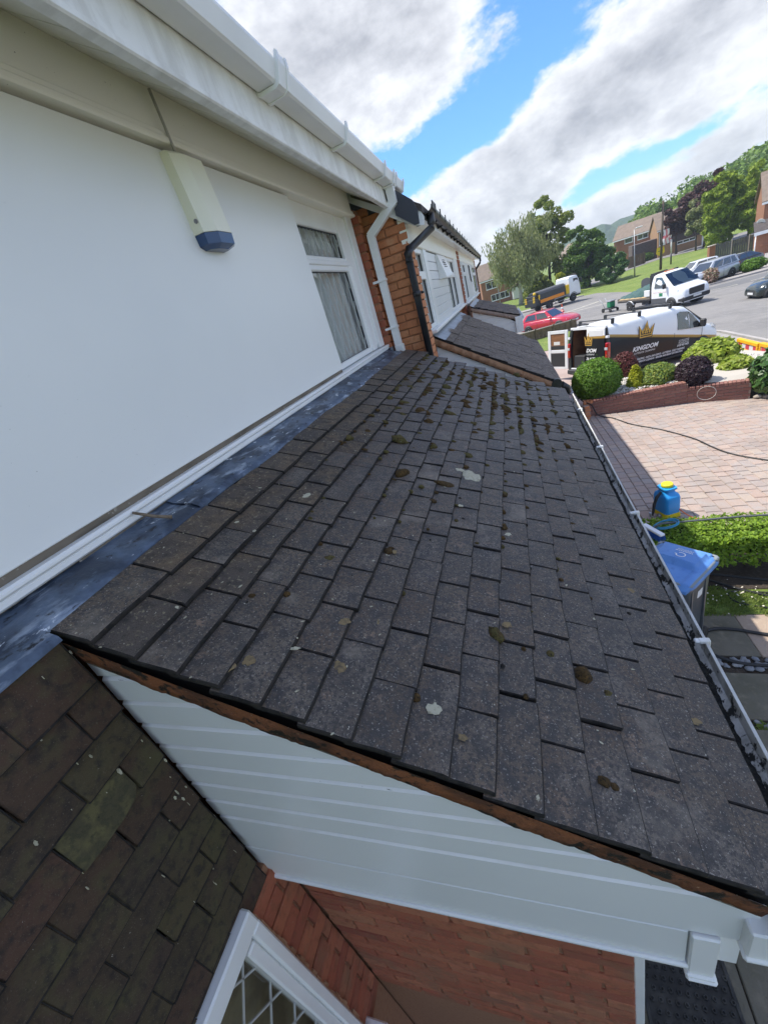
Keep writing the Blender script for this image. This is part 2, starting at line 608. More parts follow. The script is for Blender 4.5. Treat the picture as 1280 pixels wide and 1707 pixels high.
M['black'] = mat('black_plastic', (0.02, 0.021, 0.024), 0.35, layers=[(8, (0.035, 0.036, 0.04), 0.5, 0.7, 3)], spec=0.5)
M['slate_cap'] = mat('dry_verge_cap', (0.055, 0.06, 0.075), 0.5)
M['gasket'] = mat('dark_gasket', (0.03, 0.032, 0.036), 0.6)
M['leadcame'] = mat('lead_came', (0.58, 0.59, 0.58), 0.45, metal=0.3)
M['glass'] = glass_mat('window_glass', (0.90, 0.92, 0.92), 0.06)
M['glass_dark'] = glass_mat('vehicle_glass', (0.22, 0.26, 0.26), 0.10)
M['glass_house'] = glass_mat('far_window_glass', (0.30, 0.33, 0.35), 0.22)
M['room'] = mat('dim_room', (0.5, 0.49, 0.46), 0.9)
M['room_low'] = mat('brown_room', (0.34, 0.27, 0.15), 0.9, layers=[(5, (0.2, 0.15, 0.08), 0.4, 0.6, 4)])
M['curtain'] = mat('pale_curtain', (0.88, 0.87, 0.84), 0.9, layers=[(3, (0.66, 0.63, 0.58), 0.4, 0.7, 3, (3, 5, 0.2))])
M['ornament'] = mat('ornament_white', (0.75, 0.72, 0.66), 0.5)
M['bell'] = mat('alarm_cover', (0.86, 0.845, 0.70), 0.38, layers=[(4, (0.83, 0.81, 0.65), 0.45, 0.7, 3)])
M['bell_blue'] = mat('alarm_blue_lens', (0.022, 0.062, 0.17), 0.16, spec=0.6)
M['screw'] = mat('grey_plug', (0.25, 0.24, 0.25), 0.5)
M['cable'] = mat('grey_cable', (0.45, 0.43, 0.40), 0.6)
M['moss'] = mat('moss', (0.085, 0.050, 0.015), 0.98, layers=[(60, (0.17, 0.095, 0.026), 0.5, 0.68, 4), (180, (0.018, 0.014, 0.008), 0.52, 0.65, 4)], bump=(280, 1.0, 0.01))
M['moss_black'] = mat('dried_black_moss', (0.028, 0.026, 0.022), 0.98, layers=[(120, (0.06, 0.055, 0.045), 0.52, 0.68, 4)], bump=(280, 1.0, 0.01))
M['moss_green'] = mat('moss_greenish', (0.125, 0.105, 0.032), 0.98, layers=[(60, (0.10, 0.058, 0.018), 0.5, 0.66, 4), (180, (0.026, 0.022, 0.01), 0.52, 0.65, 4)], bump=(280, 1.0, 0.01))
M['lichen'] = mat('lichen', (0.50, 0.47, 0.34), 0.95, layers=[(90, (0.30, 0.27, 0.19), 0.5, 0.66, 4)], bump=(300, 0.8, 0.003))
M['lichen_y'] = mat('lichen_ochre', (0.26, 0.19, 0.095), 0.95, layers=[(70, (0.13, 0.10, 0.065), 0.46, 0.64, 4)], bump=(300, 0.8, 0.003))
M['twig'] = mat('dry_twig', (0.22, 0.17, 0.12), 0.9, layers=[(80, (0.12, 0.09, 0.06), 0.5, 0.7, 3)])
M['timber'] = mat('weathered_timber', (0.20, 0.165, 0.125), 0.9, layers=[(16, (0.10, 0.085, 0.065), 0.45, 0.7, 5, (1, 0.3, 2)), (40, (0.38, 0.35, 0.30), 0.62, 0.7, 4)])
# ground
M['earth'] = mat('bare_ground', (0.10, 0.11, 0.05), 0.95, layers=[(0.3, (0.07, 0.09, 0.035), 0.4, 0.6, 4)])
M['grass_base'] = mat('mown_grass', (0.14, 0.20, 0.035), 0.95,
                      layers=[(0.35, (0.20, 0.25, 0.055), 0.42, 0.64, 5), (3, (0.10, 0.16, 0.028), 0.48, 0.7, 6), (60, (0.24, 0.28, 0.085), 0.55, 0.75, 3)], bump=(40, 0.8, 0.05))
M['grass_blade'] = mat('grass_blade', (0.1, 0.16, 0.03), 0.8, island=[(0.11, 0.18, 0.03), (0.17, 0.24, 0.04), (0.24, 0.28, 0.07), (0.13, 0.20, 0.04)], trans=0.3)
M['asphalt'] = mat('worn_asphalt', (0.235, 0.222, 0.207), 0.92, layers=[(0.35, (0.19, 0.18, 0.17), 0.42, 0.62, 5), (0.9, (0.27, 0.255, 0.235), 0.52, 0.72, 5, (0.3, 1, 1)), (3, (0.26, 0.247, 0.23), 0.5, 0.7, 4), (160, (0.13, 0.13, 0.13), 0.55, 0.7, 2)], bump=(120, 0.5, 0.01))
M['asphalt_dark'] = mat('patched_asphalt', (0.165, 0.162, 0.16), 0.92, layers=[(0.8, (0.14, 0.14, 0.14), 0.42, 0.62, 5), (160, (0.10, 0.10, 0.10), 0.55, 0.7, 2)], bump=(120, 0.5, 0.01))
M['paving_far'] = mat('footway', (0.33, 0.305, 0.28), 0.92, layers=[(0.8, (0.27, 0.25, 0.235), 0.42, 0.62, 5)])
M['kerb'] = mat('kerb_stone', (0.40, 0.37, 0.34), 0.9, layers=[(2, (0.33, 0.31, 0.29), 0.45, 0.65, 5)])
M['roadline'] = mat('worn_road_paint', (0.48, 0.45, 0.36), 0.85, layers=[(2, (0.28, 0.27, 0.25), 0.48, 0.66, 5)])
M['drive_pink'] = mat('pink_drive', (0.40, 0.31, 0.27), 0.92, layers=[(0.9, (0.35, 0.265, 0.23), 0.42, 0.62, 5), (30, (0.30, 0.23, 0.2), 0.55, 0.7, 4)])
M['paver'] = mat('paving_block', (0.36, 0.28, 0.23), 0.9,
                 layers=[(5, (0.36, 0.325, 0.30), 0.46, 0.72, 3), (0.9, (0.26, 0.215, 0.185), 0.52, 0.72, 6), (90, (0.27, 0.21, 0.175), 0.5, 0.72, 4), (260, (0.5, 0.42, 0.36), 0.64, 0.74, 2)],
                 rnd=[(0.40, 0.295, 0.24), (0.35, 0.275, 0.235), (0.43, 0.325, 0.265), (0.33, 0.275, 0.245), (0.42, 0.34, 0.275), (0.38, 0.285, 0.24)], bump=(120, 0.5, 0.004))
M['joint'] = mat('sand_joint', (0.17, 0.145, 0.115), 0.95, layers=[(20, (0.12, 0.105, 0.085), 0.45, 0.65, 4)])
M['slab'] = mat('concrete_slab', (0.15, 0.135, 0.10), 0.9,
                layers=[(2.5, (0.105, 0.098, 0.066), 0.42, 0.66, 5), (14, (0.19, 0.165, 0.12), 0.52, 0.72, 5), (70, (0.12, 0.105, 0.085), 0.58, 0.74, 4), (90, (0.5, 0.47, 0.42), 0.76, 0.78, 2)],
                bump=(60, 0.5, 0.008))
M['slab_sunlit'] = mat('sunlit_slab', (0.36, 0.275, 0.205), 0.9, layers=[(3, (0.29, 0.22, 0.165), 0.45, 0.66, 5), (30, (0.41, 0.33, 0.25), 0.55, 0.72, 4)], bump=(60, 0.5, 0.008))  # lit copy of the slab, sunlight put into its colour
M['soil'] = mat('dark_soil', (0.055, 0.042, 0.03), 0.97, layers=[(30, (0.095, 0.075, 0.055), 0.5, 0.7, 5), (120, (0.26, 0.24, 0.2), 0.72, 0.75, 2)], bump=(50, 1.0, 0.03))
M['gravel'] = mat('white_gravel', (0.55, 0.52, 0.47), 0.9, island=[(0.62, 0.59, 0.53), (0.50, 0.46, 0.40), (0.70, 0.67, 0.62), (0.40, 0.36, 0.31), (0.6, 0.57, 0.52)])
M['gravel_bed'] = mat('gravel_bed', (0.46, 0.42, 0.36), 0.95)
M['pebble'] = mat('grey_pebble', (0.3, 0.31, 0.32), 0.7, rnd=[(0.15, 0.165, 0.18), (0.25, 0.25, 0.25), (0.19, 0.20, 0.215), (0.31, 0.31, 0.30)], layers=[(40, (0.2, 0.2, 0.2), 0.5, 0.75, 3)])
M['stone_edge'] = mat('edging_stone', (0.35, 0.3, 0.25), 0.9, rnd=[(0.38, 0.33, 0.27), (0.3, 0.26, 0.22), (0.42, 0.36, 0.3)], bump=(60, 0.6, 0.01))
M['rubber'] = mat('black_rubber', (0.026, 0.025, 0.023), 0.75, layers=[(12, (0.06, 0.057, 0.05), 0.45, 0.7, 4)])
M['hose'] = mat('black_hose', (0.02, 0.02, 0.02), 0.5)
# vegetation
def leafm(name, cols, trans=0.35, rough=0.55):
    return mat(name, cols[0], rough, island=cols, trans=trans, spec=0.3)
M['lf_hedge'] = leafm('hedge_leaf', [(0.139, 0.254, 0.020), (0.257, 0.399, 0.033), (0.079, 0.163, 0.017), (0.317, 0.453, 0.049), (0.158, 0.272, 0.025)])
M['lf_green'] = leafm('green_leaf', [(0.105, 0.218, 0.023), (0.170, 0.327, 0.033), (0.067, 0.145, 0.020), (0.190, 0.309, 0.041)])
M['lf_dark'] = leafm('dark_leaf', [(0.068, 0.134, 0.020), (0.121, 0.217, 0.029), (0.049, 0.097, 0.017), (0.158, 0.251, 0.043)])
M['lf_laurel'] = leafm('glossy_leaf', [(0.051, 0.123, 0.029), (0.087, 0.174, 0.043), (0.036, 0.087, 0.026), (0.160, 0.232, 0.087)], 0.2, 0.35)
M['lf_birch'] = leafm('birch_leaf', [(0.26, 0.29, 0.11), (0.34, 0.36, 0.16), (0.18, 0.21, 0.075), (0.38, 0.40, 0.20)])
M['lf_maple'] = leafm('tree_leaf', [(0.172, 0.228, 0.032), (0.264, 0.305, 0.051), (0.118, 0.174, 0.026), (0.317, 0.325, 0.058)])
M['lf_conifer'] = leafm('conifer_spray', [(0.217, 0.310, 0.023), (0.332, 0.419, 0.033), (0.129, 0.203, 0.020), (0.281, 0.358, 0.030)], 0.25)
M['lf_copper'] = leafm('copper_leaf', [(0.063, 0.029, 0.026), (0.098, 0.039, 0.034), (0.042, 0.023, 0.022)], 0.25)
M['lf_yellow'] = leafm('golden_spray', [(0.348, 0.377, 0.017), (0.464, 0.464, 0.029), (0.217, 0.275, 0.017)], 0.35)
M['lf_purple'] = leafm('purple_leaf', [(0.042, 0.026, 0.036), (0.065, 0.036, 0.048), (0.026, 0.018, 0.024), (0.085, 0.06, 0.06)], 0.2)
M['lf_red'] = leafm('barberry_leaf', [(0.160, 0.043, 0.043), (0.217, 0.065, 0.058), (0.102, 0.036, 0.036), (0.145, 0.072, 0.043)], 0.3)
M['lf_lime'] = leafm('lime_leaf', [(0.231, 0.330, 0.033), (0.363, 0.446, 0.049), (0.148, 0.231, 0.026), (0.495, 0.528, 0.132)], 0.35)
M['lf_varieg'] = leafm('variegated_leaf', [(0.116, 0.214, 0.033), (0.396, 0.429, 0.083), (0.083, 0.165, 0.049), (0.264, 0.346, 0.049), (0.148, 0.231, 0.099)], 0.35)
M['lf_wood'] = leafm('woodland_leaf', [(0.109, 0.200, 0.029), (0.178, 0.282, 0.038), (0.081, 0.152, 0.026), (0.232, 0.319, 0.043)], 0.25)
M['flower'] = leafm('pink_flower', [(0.6, 0.35, 0.30), (0.7, 0.55, 0.42), (0.12, 0.17, 0.05), (0.5, 0.25, 0.22), (0.08, 0.13, 0.03)], 0.3)
M['bark'] = mat('bark', (0.09, 0.07, 0.052), 0.95, layers=[(10, (0.05, 0.04, 0.03), 0.45, 0.65, 5)])
M['birch_bark'] = mat('birch_bark', (0.40, 0.38, 0.34), 0.9, layers=[(5, (0.08, 0.07, 0.06), 0.56, 0.64, 5, (1, 1, 3))])
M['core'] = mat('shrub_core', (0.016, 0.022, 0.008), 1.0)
# vehicles and street
M['van_white'] = mat('white_paint', (0.76, 0.77, 0.78), 0.25, layers=[(1.5, (0.72, 0.73, 0.74), 0.4, 0.7, 3)], spec=0.5, coat=0.5)
M['red_paint'] = mat('red_paint', (0.50, 0.012, 0.035), 0.25, spec=0.5, coat=0.8)
M['silver_paint'] = mat('silver_paint', (0.44, 0.46, 0.49), 0.3, metal=0.4, coat=0.6)
M['black_paint'] = mat('black_paint', (0.012, 0.013, 0.016), 0.2, spec=0.5, coat=0.9)
M['green_black'] = mat('dark_green_paint', (0.014, 0.024, 0.022), 0.2, spec=0.5, coat=0.9)
M['blue_paint'] = mat('blue_paint', (0.03, 0.06, 0.22), 0.25, coat=0.7)
M['tyre'] = mat('tyre', (0.022, 0.022, 0.022), 0.85)
M['rim'] = mat('alloy_rim', (0.42, 0.43, 0.44), 0.3, metal=0.6)
M['rim_steel'] = mat('steel_rim', (0.30, 0.30, 0.31), 0.5, metal=0.3)
M['chrome'] = mat('bright_metal', (0.6, 0.6, 0.62), 0.2, metal=0.9)
M['steel'] = mat('galvanised_steel', (0.36, 0.37, 0.38), 0.45, metal=0.6, layers=[(10, (0.26, 0.27, 0.28), 0.45, 0.7, 4)])
M['lamp_clear'] = mat('clear_lamp', (0.55, 0.57, 0.58), 0.1, spec=0.8, coat=1.0)
M['lamp_red'] = mat('red_lamp', (0.42, 0.012, 0.012), 0.15, spec=0.7, coat=1.0)
M['lamp_orange'] = mat('amber_lamp', (0.62, 0.17, 0.02), 0.2, spec=0.6, coat=0.8)
M['plate_white'] = mat('white_plate', (0.68, 0.68, 0.66), 0.4)
M['plate_yellow'] = mat('yellow_plate', (0.65, 0.42, 0.03), 0.4)
M['ply'] = mat('plywood_lining', (0.26, 0.12, 0.05), 0.75, layers=[(3, (0.19, 0.085, 0.036), 0.42, 0.66, 4, (1, 1, 6))])
M['trim'] = mat('dark_trim', (0.03, 0.03, 0.032), 0.6)
M['cabin'] = mat('cabin_interior', (0.045, 0.045, 0.046), 0.8)
M['tarp'] = mat('green_tarpaulin', (0.035, 0.085, 0.075), 0.55, layers=[(6, (0.05, 0.11, 0.095), 0.45, 0.65, 4)], bump=(8, 0.8, 0.05))
M['sandbag'] = mat('sand_heap', (0.50, 0.36, 0.19), 0.95, layers=[(20, (0.4, 0.27, 0.14), 0.45, 0.65, 4)], bump=(30, 0.8, 0.03))
M['orange'] = mat('orange_paint', (0.75, 0.24, 0.012), 0.4)
M['yellow'] = mat('yellow_paint', (0.72, 0.46, 0.015), 0.4)
M['hiviz'] = mat('orange_hiviz', (0.8, 0.13, 0.03), 0.7)
M['skin'] = mat('skin', (0.45, 0.26, 0.18), 0.6)
M['engine_green'] = mat('green_engine_cover', (0.02, 0.20, 0.09), 0.35)
M['barrier_yellow'] = mat('yellow_barrier', (0.80, 0.42, 0.012), 0.45, layers=[(3, (0.72, 0.34, 0.01), 0.45, 0.7, 3)])
M['barrier_red'] = mat('red_reflective', (0.50, 0.045, 0.06), 0.4)
M['barrier_white'] = mat('white_reflective', (0.62, 0.64, 0.66), 0.35)
M['bin_blue'] = mat('blue_bin_lid', (0.10, 0.245, 0.56), 0.42, layers=[(4, (0.13, 0.29, 0.60), 0.45, 0.68, 4), (20, (0.085, 0.21, 0.50), 0.55, 0.7, 4)])
M['bin_grey'] = mat('grey_bin_body', (0.085, 0.094, 0.105), 0.36, layers=[(5, (0.12, 0.13, 0.138), 0.45, 0.68, 4)])
M['bin_rim'] = mat('pale_bin_rim', (0.22, 0.245, 0.255), 0.4)
M['print_white'] = mat('white_print', (0.80, 0.80, 0.80), 0.4)
M['print_gold'] = mat('gold_print', (0.62, 0.36, 0.06), 0.35)
M['print_black'] = mat('black_print', (0.02, 0.02, 0.025), 0.35)
M['spray_blue'] = mat('blue_tank', (0.025, 0.34, 0.80), 0.35, spec=0.5)
M['spray_yellow'] = mat('yellow_plastic', (0.72, 0.60, 0.02), 0.4)
M['bristle'] = mat('blue_bristle', (0.05, 0.17, 0.62), 0.6)
M['hose_blue'] = mat('blue_hose', (0.04, 0.26, 0.42), 0.4)
M['hose_orange'] = mat('orange_hose', (0.75, 0.16, 0.06), 0.5)
M['pole_grey'] = mat('carbon_pole', (0.10, 0.11, 0.11), 0.35)
M['cone_orange'] = mat('cone_orange', (0.75, 0.12, 0.04), 0.5)
M['fence_wood'] = mat('fence_wood', (0.17, 0.12, 0.075), 0.9, rnd=[(0.19, 0.135, 0.085), (0.14, 0.1, 0.065), (0.17, 0.12, 0.07)], layers=[(4, (0.11, 0.085, 0.055), 0.45, 0.7, 4)])
M['fence_grey'] = mat('grey_fence', (0.085, 0.088, 0.095), 0.8, rnd=[(0.085, 0.088, 0.095), (0.075, 0.078, 0.085), (0.095, 0.098, 0.105)])
M['concrete'] = mat('concrete_post', (0.42, 0.38, 0.33), 0.9)
M['pole_wood'] = mat('telegraph_wood', (0.10, 0.075, 0.055), 0.9)
M['roof_far'] = mat('far_roof_tiles', (0.22, 0.17, 0.13), 0.9, layers=[(1.5, (0.17, 0.13, 0.10), 0.42, 0.66, 5), (12, (0.25, 0.2, 0.155), 0.5, 0.7, 3)], bump=(14, 0.6, 0.05))
M['roof_dark'] = mat('main_roof_tiles', (0.10, 0.085, 0.078), 0.9, layers=[(2, (0.075, 0.064, 0.06), 0.42, 0.66, 5)], bump=(14, 0.6, 0.05))
M['brick_far'] = mat('far_brickwork', (0.30, 0.135, 0.075), 0.9, layers=[(1.2, (0.26, 0.11, 0.06), 0.42, 0.66, 4), (16, (0.35, 0.18, 0.11), 0.5, 0.72, 3)], bump=(20, 0.5, 0.02))
M['tilehang_far'] = mat('grey_tile_hanging', (0.11, 0.085, 0.08), 0.9, layers=[(3, (0.085, 0.066, 0.062), 0.42, 0.66, 4)], bump=(14, 0.8, 0.03))
M['flag_white'] = mat('flag_white', (0.7, 0.66, 0.66), 0.8)
M['flag_red'] = mat('flag_red', (0.55, 0.16, 0.18), 0.8)
M['sign_yellow'] = mat('yellow_sign', (0.75, 0.55, 0.02), 0.5)
M['hill'] = mat('far_hill', (0.045, 0.08, 0.035), 0.95, layers=[(0.05, (0.06, 0.10, 0.04), 0.4, 0.6, 5)], bump=(0.3, 1.0, 2.0))
# ------------------------------------------------------------------ our house
house = empty("terraced_house", "nearest terraced house with white first floor panel and tiled porch roof in front", "house", (-1.2, 2.0, 0), group="terraced houses of the row")
WORLD_PARENTS.add(house.name)
XW = -1.18            # face of the white panel
Y_END = 4.44          # right hand end of the house
SOF = 0.62            # slope of the boxed eaves


def soff_z(x):
    return 4.81 - SOF * (x - XW)


# main roof, gutter line to ridge
mb = MB()
mb.prism([(-0.79, 4.83), (-4.6, 7.1), (-8.4, 4.83), (-8.4, 4.79), (-4.6, 7.03), (-0.79, 4.81)], 'y', -3.0, Y_END + 0.05)
mb.build("main_roof", M['roof_dark'], house)
# body of the house behind the visible faces
mb = MB()
mb.box((-8.2, -2.9, 0), (-1.60, Y_END - 0.02, 4.72))
mb.build("wall", M['brick_far'], house)

# white composite panel, with the joint shadow gap at its right hand edge
mb = MB()
mb.bbox((-1.215, -2.5, 3.515), (XW, 2.972, 4.60), 0.003)
mb.build("wall_panel", M['panel'], house)
mb = MB()
mb.box((-1.60, -2.5, 3.44), (-1.216, 2.90, 4.72))
mb.build("panel_backing", M['gasket'], house)
# cream board over the panel, with two beads at its foot
mb = MB()
mb.bbox((-1.235, -2.5, 4.655), (-1.172, 4.33, 4.845), 0.004)
mb.bbox((-1.235, -2.5, 4.635), (-1.158, 4.335, 4.662), 0.006)
mb.bbox((-1.235, -2.5, 4.615), (-1.150, 4.34, 4.640), 0.006)
mb.build("frieze_board", M['cream'], house)
# sloping soffit, board by board
soff = MB().box((-1.62, -2.5, 4.90), (-1.20, Y_END - 0.1, 4.94)).build("soffit", M['soffit'], house)
y = -0.6
sb = None
while y < Y_END - 0.02:
    y1 = min(y + 0.148, Y_END - 0.01)
    b = MB()
    x0, x1 = -1.176, -0.868
    for a, c in ((y, y1),):
        b.add([(x0, a, soff_z(x0)), (x1, a, soff_z(x1)), (x1, c - 0.004, soff_z(x1)), (x0, c - 0.004, soff_z(x0)),
               (x0, a, soff_z(x0) + 0.01), (x1, a, soff_z(x1) + 0.01), (x1, c - 0.004, soff_z(x1) + 0.01), (x0, c - 0.004, soff_z(x0) + 0.01)],
              [(0, 1, 2, 3), (7, 6, 5, 4), (0, 4, 5, 1), (1, 5, 6, 2), (2, 6, 7, 3), (3, 7, 4, 0)])
    b.build("soffit_board", M['soffit'], soff)
    y += 0.150
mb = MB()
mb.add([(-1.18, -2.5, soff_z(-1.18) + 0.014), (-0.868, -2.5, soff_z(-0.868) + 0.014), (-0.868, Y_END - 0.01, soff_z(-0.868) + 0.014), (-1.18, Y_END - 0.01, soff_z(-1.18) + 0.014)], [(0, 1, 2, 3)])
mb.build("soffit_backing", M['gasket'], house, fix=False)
# fascia with its bead
mb = MB()
mb.bbox((-0.868, -2.5, 4.598), (-0.846, Y_END, 4.80), 0.003)
mb.bbox((-0.880, -2.5, 4.588), (-0.838, Y_END + 0.004, 4.612), 0.005)
mb.build("fascia", M['pvc_dirty'], house)
mb = MB()   # timber end of the eaves box
mb.prism([(-1.17, 4.83), (-0.87, 4.645), (-0.87, 4.60), (-1.17, 4.785)], 'y', Y_END - 0.005, Y_END + 0.008)
mb.build("eaves_end", M['timber'], house)

# square section gutter
gprof = [(-0.843, 4.80), (-0.843, 4.742), (-0.835, 4.735), (-0.758, 4.735), (-0.748, 4.742), (-0.728, 4.795), (-0.728, 4.806), (-0.736, 4.806), (-0.755, 4.748), (-0.836, 4.745), (-0.836, 4.80)]
gut = MB().prism(gprof, 'y', -2.5, 4.75).build("gutter", M['pvc'], house)


def gutter_bracket(yc, w, grow):
    k = [(-0.8455, 4.812), (-0.8455, 4.73 - grow), (-0.835, 4.724 - grow), (-0.756, 4.724 - grow), (-0.742 + grow, 4.733 - grow), (-0.718 + grow, 4.793), (-0.717 + grow, 4.818 + grow),
         (-0.727 + grow, 4.818 + grow), (-0.729, 4.797), (-0.751, 4.740), (-0.758, 4.733), (-0.834, 4.733), (-0.842, 4.74), (-0.842, 4.812)]
    return MB().prism(k, 'y', yc - w / 2, yc + w / 2)


for yc in (2.16, 2.24):
    gutter_bracket(yc, 0.022, 0.006).build("gutter_bracket", M['pvc'], gut)
gutter_bracket(2.20, 0.09, 0.002).build("gutter_union", M['pvc'], gut)
for yc in (1.1, 3.05, 4.02, 4.34, 4.44, 4.74):
    gutter_bracket(yc, 0.024, 0.004).build("gutter_bracket", M['pvc'], gut)

# downpipe with two offsets, square section
DPY = 4.03


def square_pipe(mbx, pts, hw):
    for a, b in zip(pts[:-1], pts[1:]):
        a, b = Vector(a), Vector(b)
        d = (b - a).normalized()
        s1 = Vector((0, 1, 0))
        s2 = d.cross(s1).normalized()
        s1 = s2.cross(d).normalized()
        vs = []
        for p in (a - d * hw * 0.4, b + d * hw * 0.4):
            for i, j in ((-1, -1), (1, -1), (1, 1), (-1, 1)):
                vs.append(p + s1 * hw * i + s2 * hw * j)
        mbx.add(vs, [(0, 3, 2, 1), (4, 5, 6, 7), (0, 1, 5, 4), (1, 2, 6, 5), (2, 3, 7, 6), (3, 0, 4, 7)])


mb = MB()
square_pipe(mb, [(-0.795, 4.385, 4.735), (-0.795, 4.40, 4.62)], 0.036)
square_pipe(mb, [(-0.795, 4.40, 4.62), (-1.06, 4.375, 4.44)], 0.0345)
square_pipe(mb, [(-1.06, 4.375, 4.44), (-1.06, 4.375, 3.385)], 0.0335)
mb.bbox((-1.098, 4.337, 3.375), (-1.012, 4.413, 3.46), 0.004)
dp = mb.build("downpipe", M['pvc'], house)
for z in (4.05, 3.62):
    MB().bbox((-1.15, 4.328, z), (-1.018, 4.418, z + 0.022), 0.004).build("pipe_clip", M['pvc'], dp)


# ---- windows: frame, panes, diamond lead cames
def lattice(mbx, y0, y1, z0, z1, x, pitch, slope, w=0.005):
    """diamond cames clipped to the pane, on the plane X = x"""
    def seg(a, b):
        a, b = Vector((0, *a)), Vector((0, *b))
        d = (b - a)
        if d.length < 0.01:
            return
        d.normalize()
        n = Vector((0, -d.z, d.y)) * w / 2
        vs = [a + n, b + n, b - n, a - n]
        vs = [(x - 0.002, p.y, p.z) for p in vs] + [(x + 0.002, p.y, p.z) for p in vs]
        mbx.add(vs, [(0, 1, 2, 3), (7, 6, 5, 4), (0, 4, 5, 1), (1, 5, 6, 2), (2, 6, 7, 3), (3, 7, 4, 0)])
    h = (z1 - z0)
    span = y1 - y0 + h / slope
    k = -int(h / slope / pitch) - 1
    while k * pitch < span:
        for sgn in (1, -1):
            # line: y = c + sgn*(z-z0)/slope
            c = y0 + k * pitch
            pts = []
            if sgn < 0:
                c = y0 + (k + int(h / slope / pitch) + 1) * pitch
            za, zb = z0, z1
            ya, yb = c, c + sgn * h / slope
            # clip in y
            def cut(ya, za, yb, zb):
                t0, t1 = 0.0, 1.0
                dyv = yb - ya
                if abs(dyv) < 1e-9:
                    return None
                for lim, s_ in ((y0, 1), (y1, -1)):
                    f0 = (ya - lim) * s_
                    f1 = (yb - lim) * s_
                    if f0 < 0 and f1 < 0:
                        return None
                    if f0 < 0:
                        t0 = max(t0, f0 / (f0 - f1))
                    if f1 < 0:
                        t1 = min(t1, f0 / (f0 - f1))
                if t0 >= t1:
                    return None
                return (ya + dyv * t0, za + (zb - za) * t0), (ya + dyv * t1, za + (zb - za) * t1)
            r = cut(ya, za, yb, zb)
            if r:
                seg(*r)
        k += 1


win = MB()
F = win.bbox
F((-1.275, 2.85, 4.475), (-1.222, 4.19, 4.615), 0.006)      # head
F((-1.275, 3.905, 3.53), (-1.212, 4.19, 4.60), 0.006)      # right jamb
F((-1.270, 4.15, 3.50), (-1.190, 4.31, 4.615), 0.004)      # cream mullion post
F((-1.275, 2.85, 4.187), (-1.218, 3.93, 4.29), 0.008)       # transom
F((-1.275, 2.85, 3.50), (-1.216, 3.95, 3.545), 0.006)       # bottom rail
F((-1.275, 2.85, 4.225), (-1.207, 3.955, 4.262), 0.006)
F((-1.268, 3.955, 3.50), (-1.205, 4.09, 4.225), 0.006)      # casement edge
win = win.build("window_frame", M['pvc'], house)
for z0, z1, p, sl in ((3.535, 4.195, 0.150, 2.1), (4.285, 4.48, 0.125, 2.0)):
    MB().box((-1.252, 2.84, z0), (-1.248, 3.915, z1)).build("pane", M['glass'], win)
    lm = MB()
    lattice(lm, 2.95, 3.906, z0, z1, -1.2455, p, sl, 0.0045)
    lm.build("lead_lattice", M['leadcame'], win)
    gk = MB()
    gk.box((-1.254, 3.898, z0), (-1.240, 3.908, z1))
    gk.box((-1.254, 2.85, z0), (-1.240, 3.9, z0 + 0.012))
    gk.box((-1.254, 2.85, z1 - 0.012), (-1.240, 3.9, z1))
    gk.build("gasket", M['gasket'], win)
# the room behind: back wall, curtain in folds, small ornaments on the window board
mb = MB()
mb.add([(-1.59, 2.2, 3.44), (-1.59, 4.3, 3.44), (-1.59, 4.3, 4.7), (-1.59, 2.2, 4.7)], [(0, 1, 2, 3)])
mb.add([(-1.59, 4.26, 3.44), (-1.28, 4.26, 3.44), (-1.28, 4.26, 4.7), (-1.59, 4.26, 4.7)], [(0, 1, 2, 3)])
mb.box((-1.58, 2.86, 3.47), (-1.28, 4.2, 3.50))
mb.build("room_interior", M['room'], win, fix=False)
mb = MB()
N_ = 96
vs, fs = [], []
for i in range(N_ + 1):
    t = i / N_
    yy = 3.02 + 0.92 * t
    xx = -1.315 + 0.022 * math.sin(t * 74) + 0.012 * math.sin(t * 17 + 1)
    vs += [(xx, yy + 0.10 * (1 - t), 3.50), (xx, yy, 4.60)]
fs = [(2 * i, 2 * i + 2, 2 * i + 3, 2 * i + 1) for i in range(N_)]
mb.add(vs, fs, smooth=True)
mb.build("curtain", M['curtain'], win, fix=False)
mb = MB()
for k, (yy, r_, h) in enumerate(((3.16, 0.022, 0.10), (3.22, 0.018, 0.14), (3.29, 0.025, 0.09), (3.10, 0.02, 0.07), (3.36, 0.016, 0.12))):
    mb.lathe([(r_ * 0.8, 3.5), (r_, 3.5 + h * 0.3), (r_ * 0.5, 3.5 + h * 0.6), (r_ * 0.75, 3.5 + h * 0.85), (0.003, 3.5 + h)], (-1.32, yy, 0), n=10)
mb.build("ornaments", M['ornament'], win)
# sill right along the foot of panel and window
mb = MB()
mb.bbox((-1.25, -2.5, 3.474), (-1.150, 4.36, 3.494), 0.007)
mb.bbox((-1.25, -2.5, 3.452), (-1.156, 4.352, 3.476), 0.005)
mb.build("sill", M['pvc'], house)
mb = MB()
mb.box((-1.215, -2.5, 3.493), (-1.186, 2.96, 3.514))
mb.build("panel_packer", M['timber'], house)
# timber fillet under the sill, chewed along its lower edge
mb = MB()
vs = []
yy = -2.5
while yy < 4.34:
    vs.append(yy)
    yy += random.uniform(0.03, 0.12)
for a, b in zip(vs[:-1], vs[1:]):
    d = random.uniform(0.0, 0.014)
    mb.box((-1.200, a, 3.436 + d), (-1.160 - random.uniform(0, 0.006), b - 0.0012, 3.4512))
mb.build("sill_fillet", M['timber'], house)

# ---- brick piers at the right hand end of the house
BR_L, BR_H, BR_G = 0.215, 0.065, 0.010


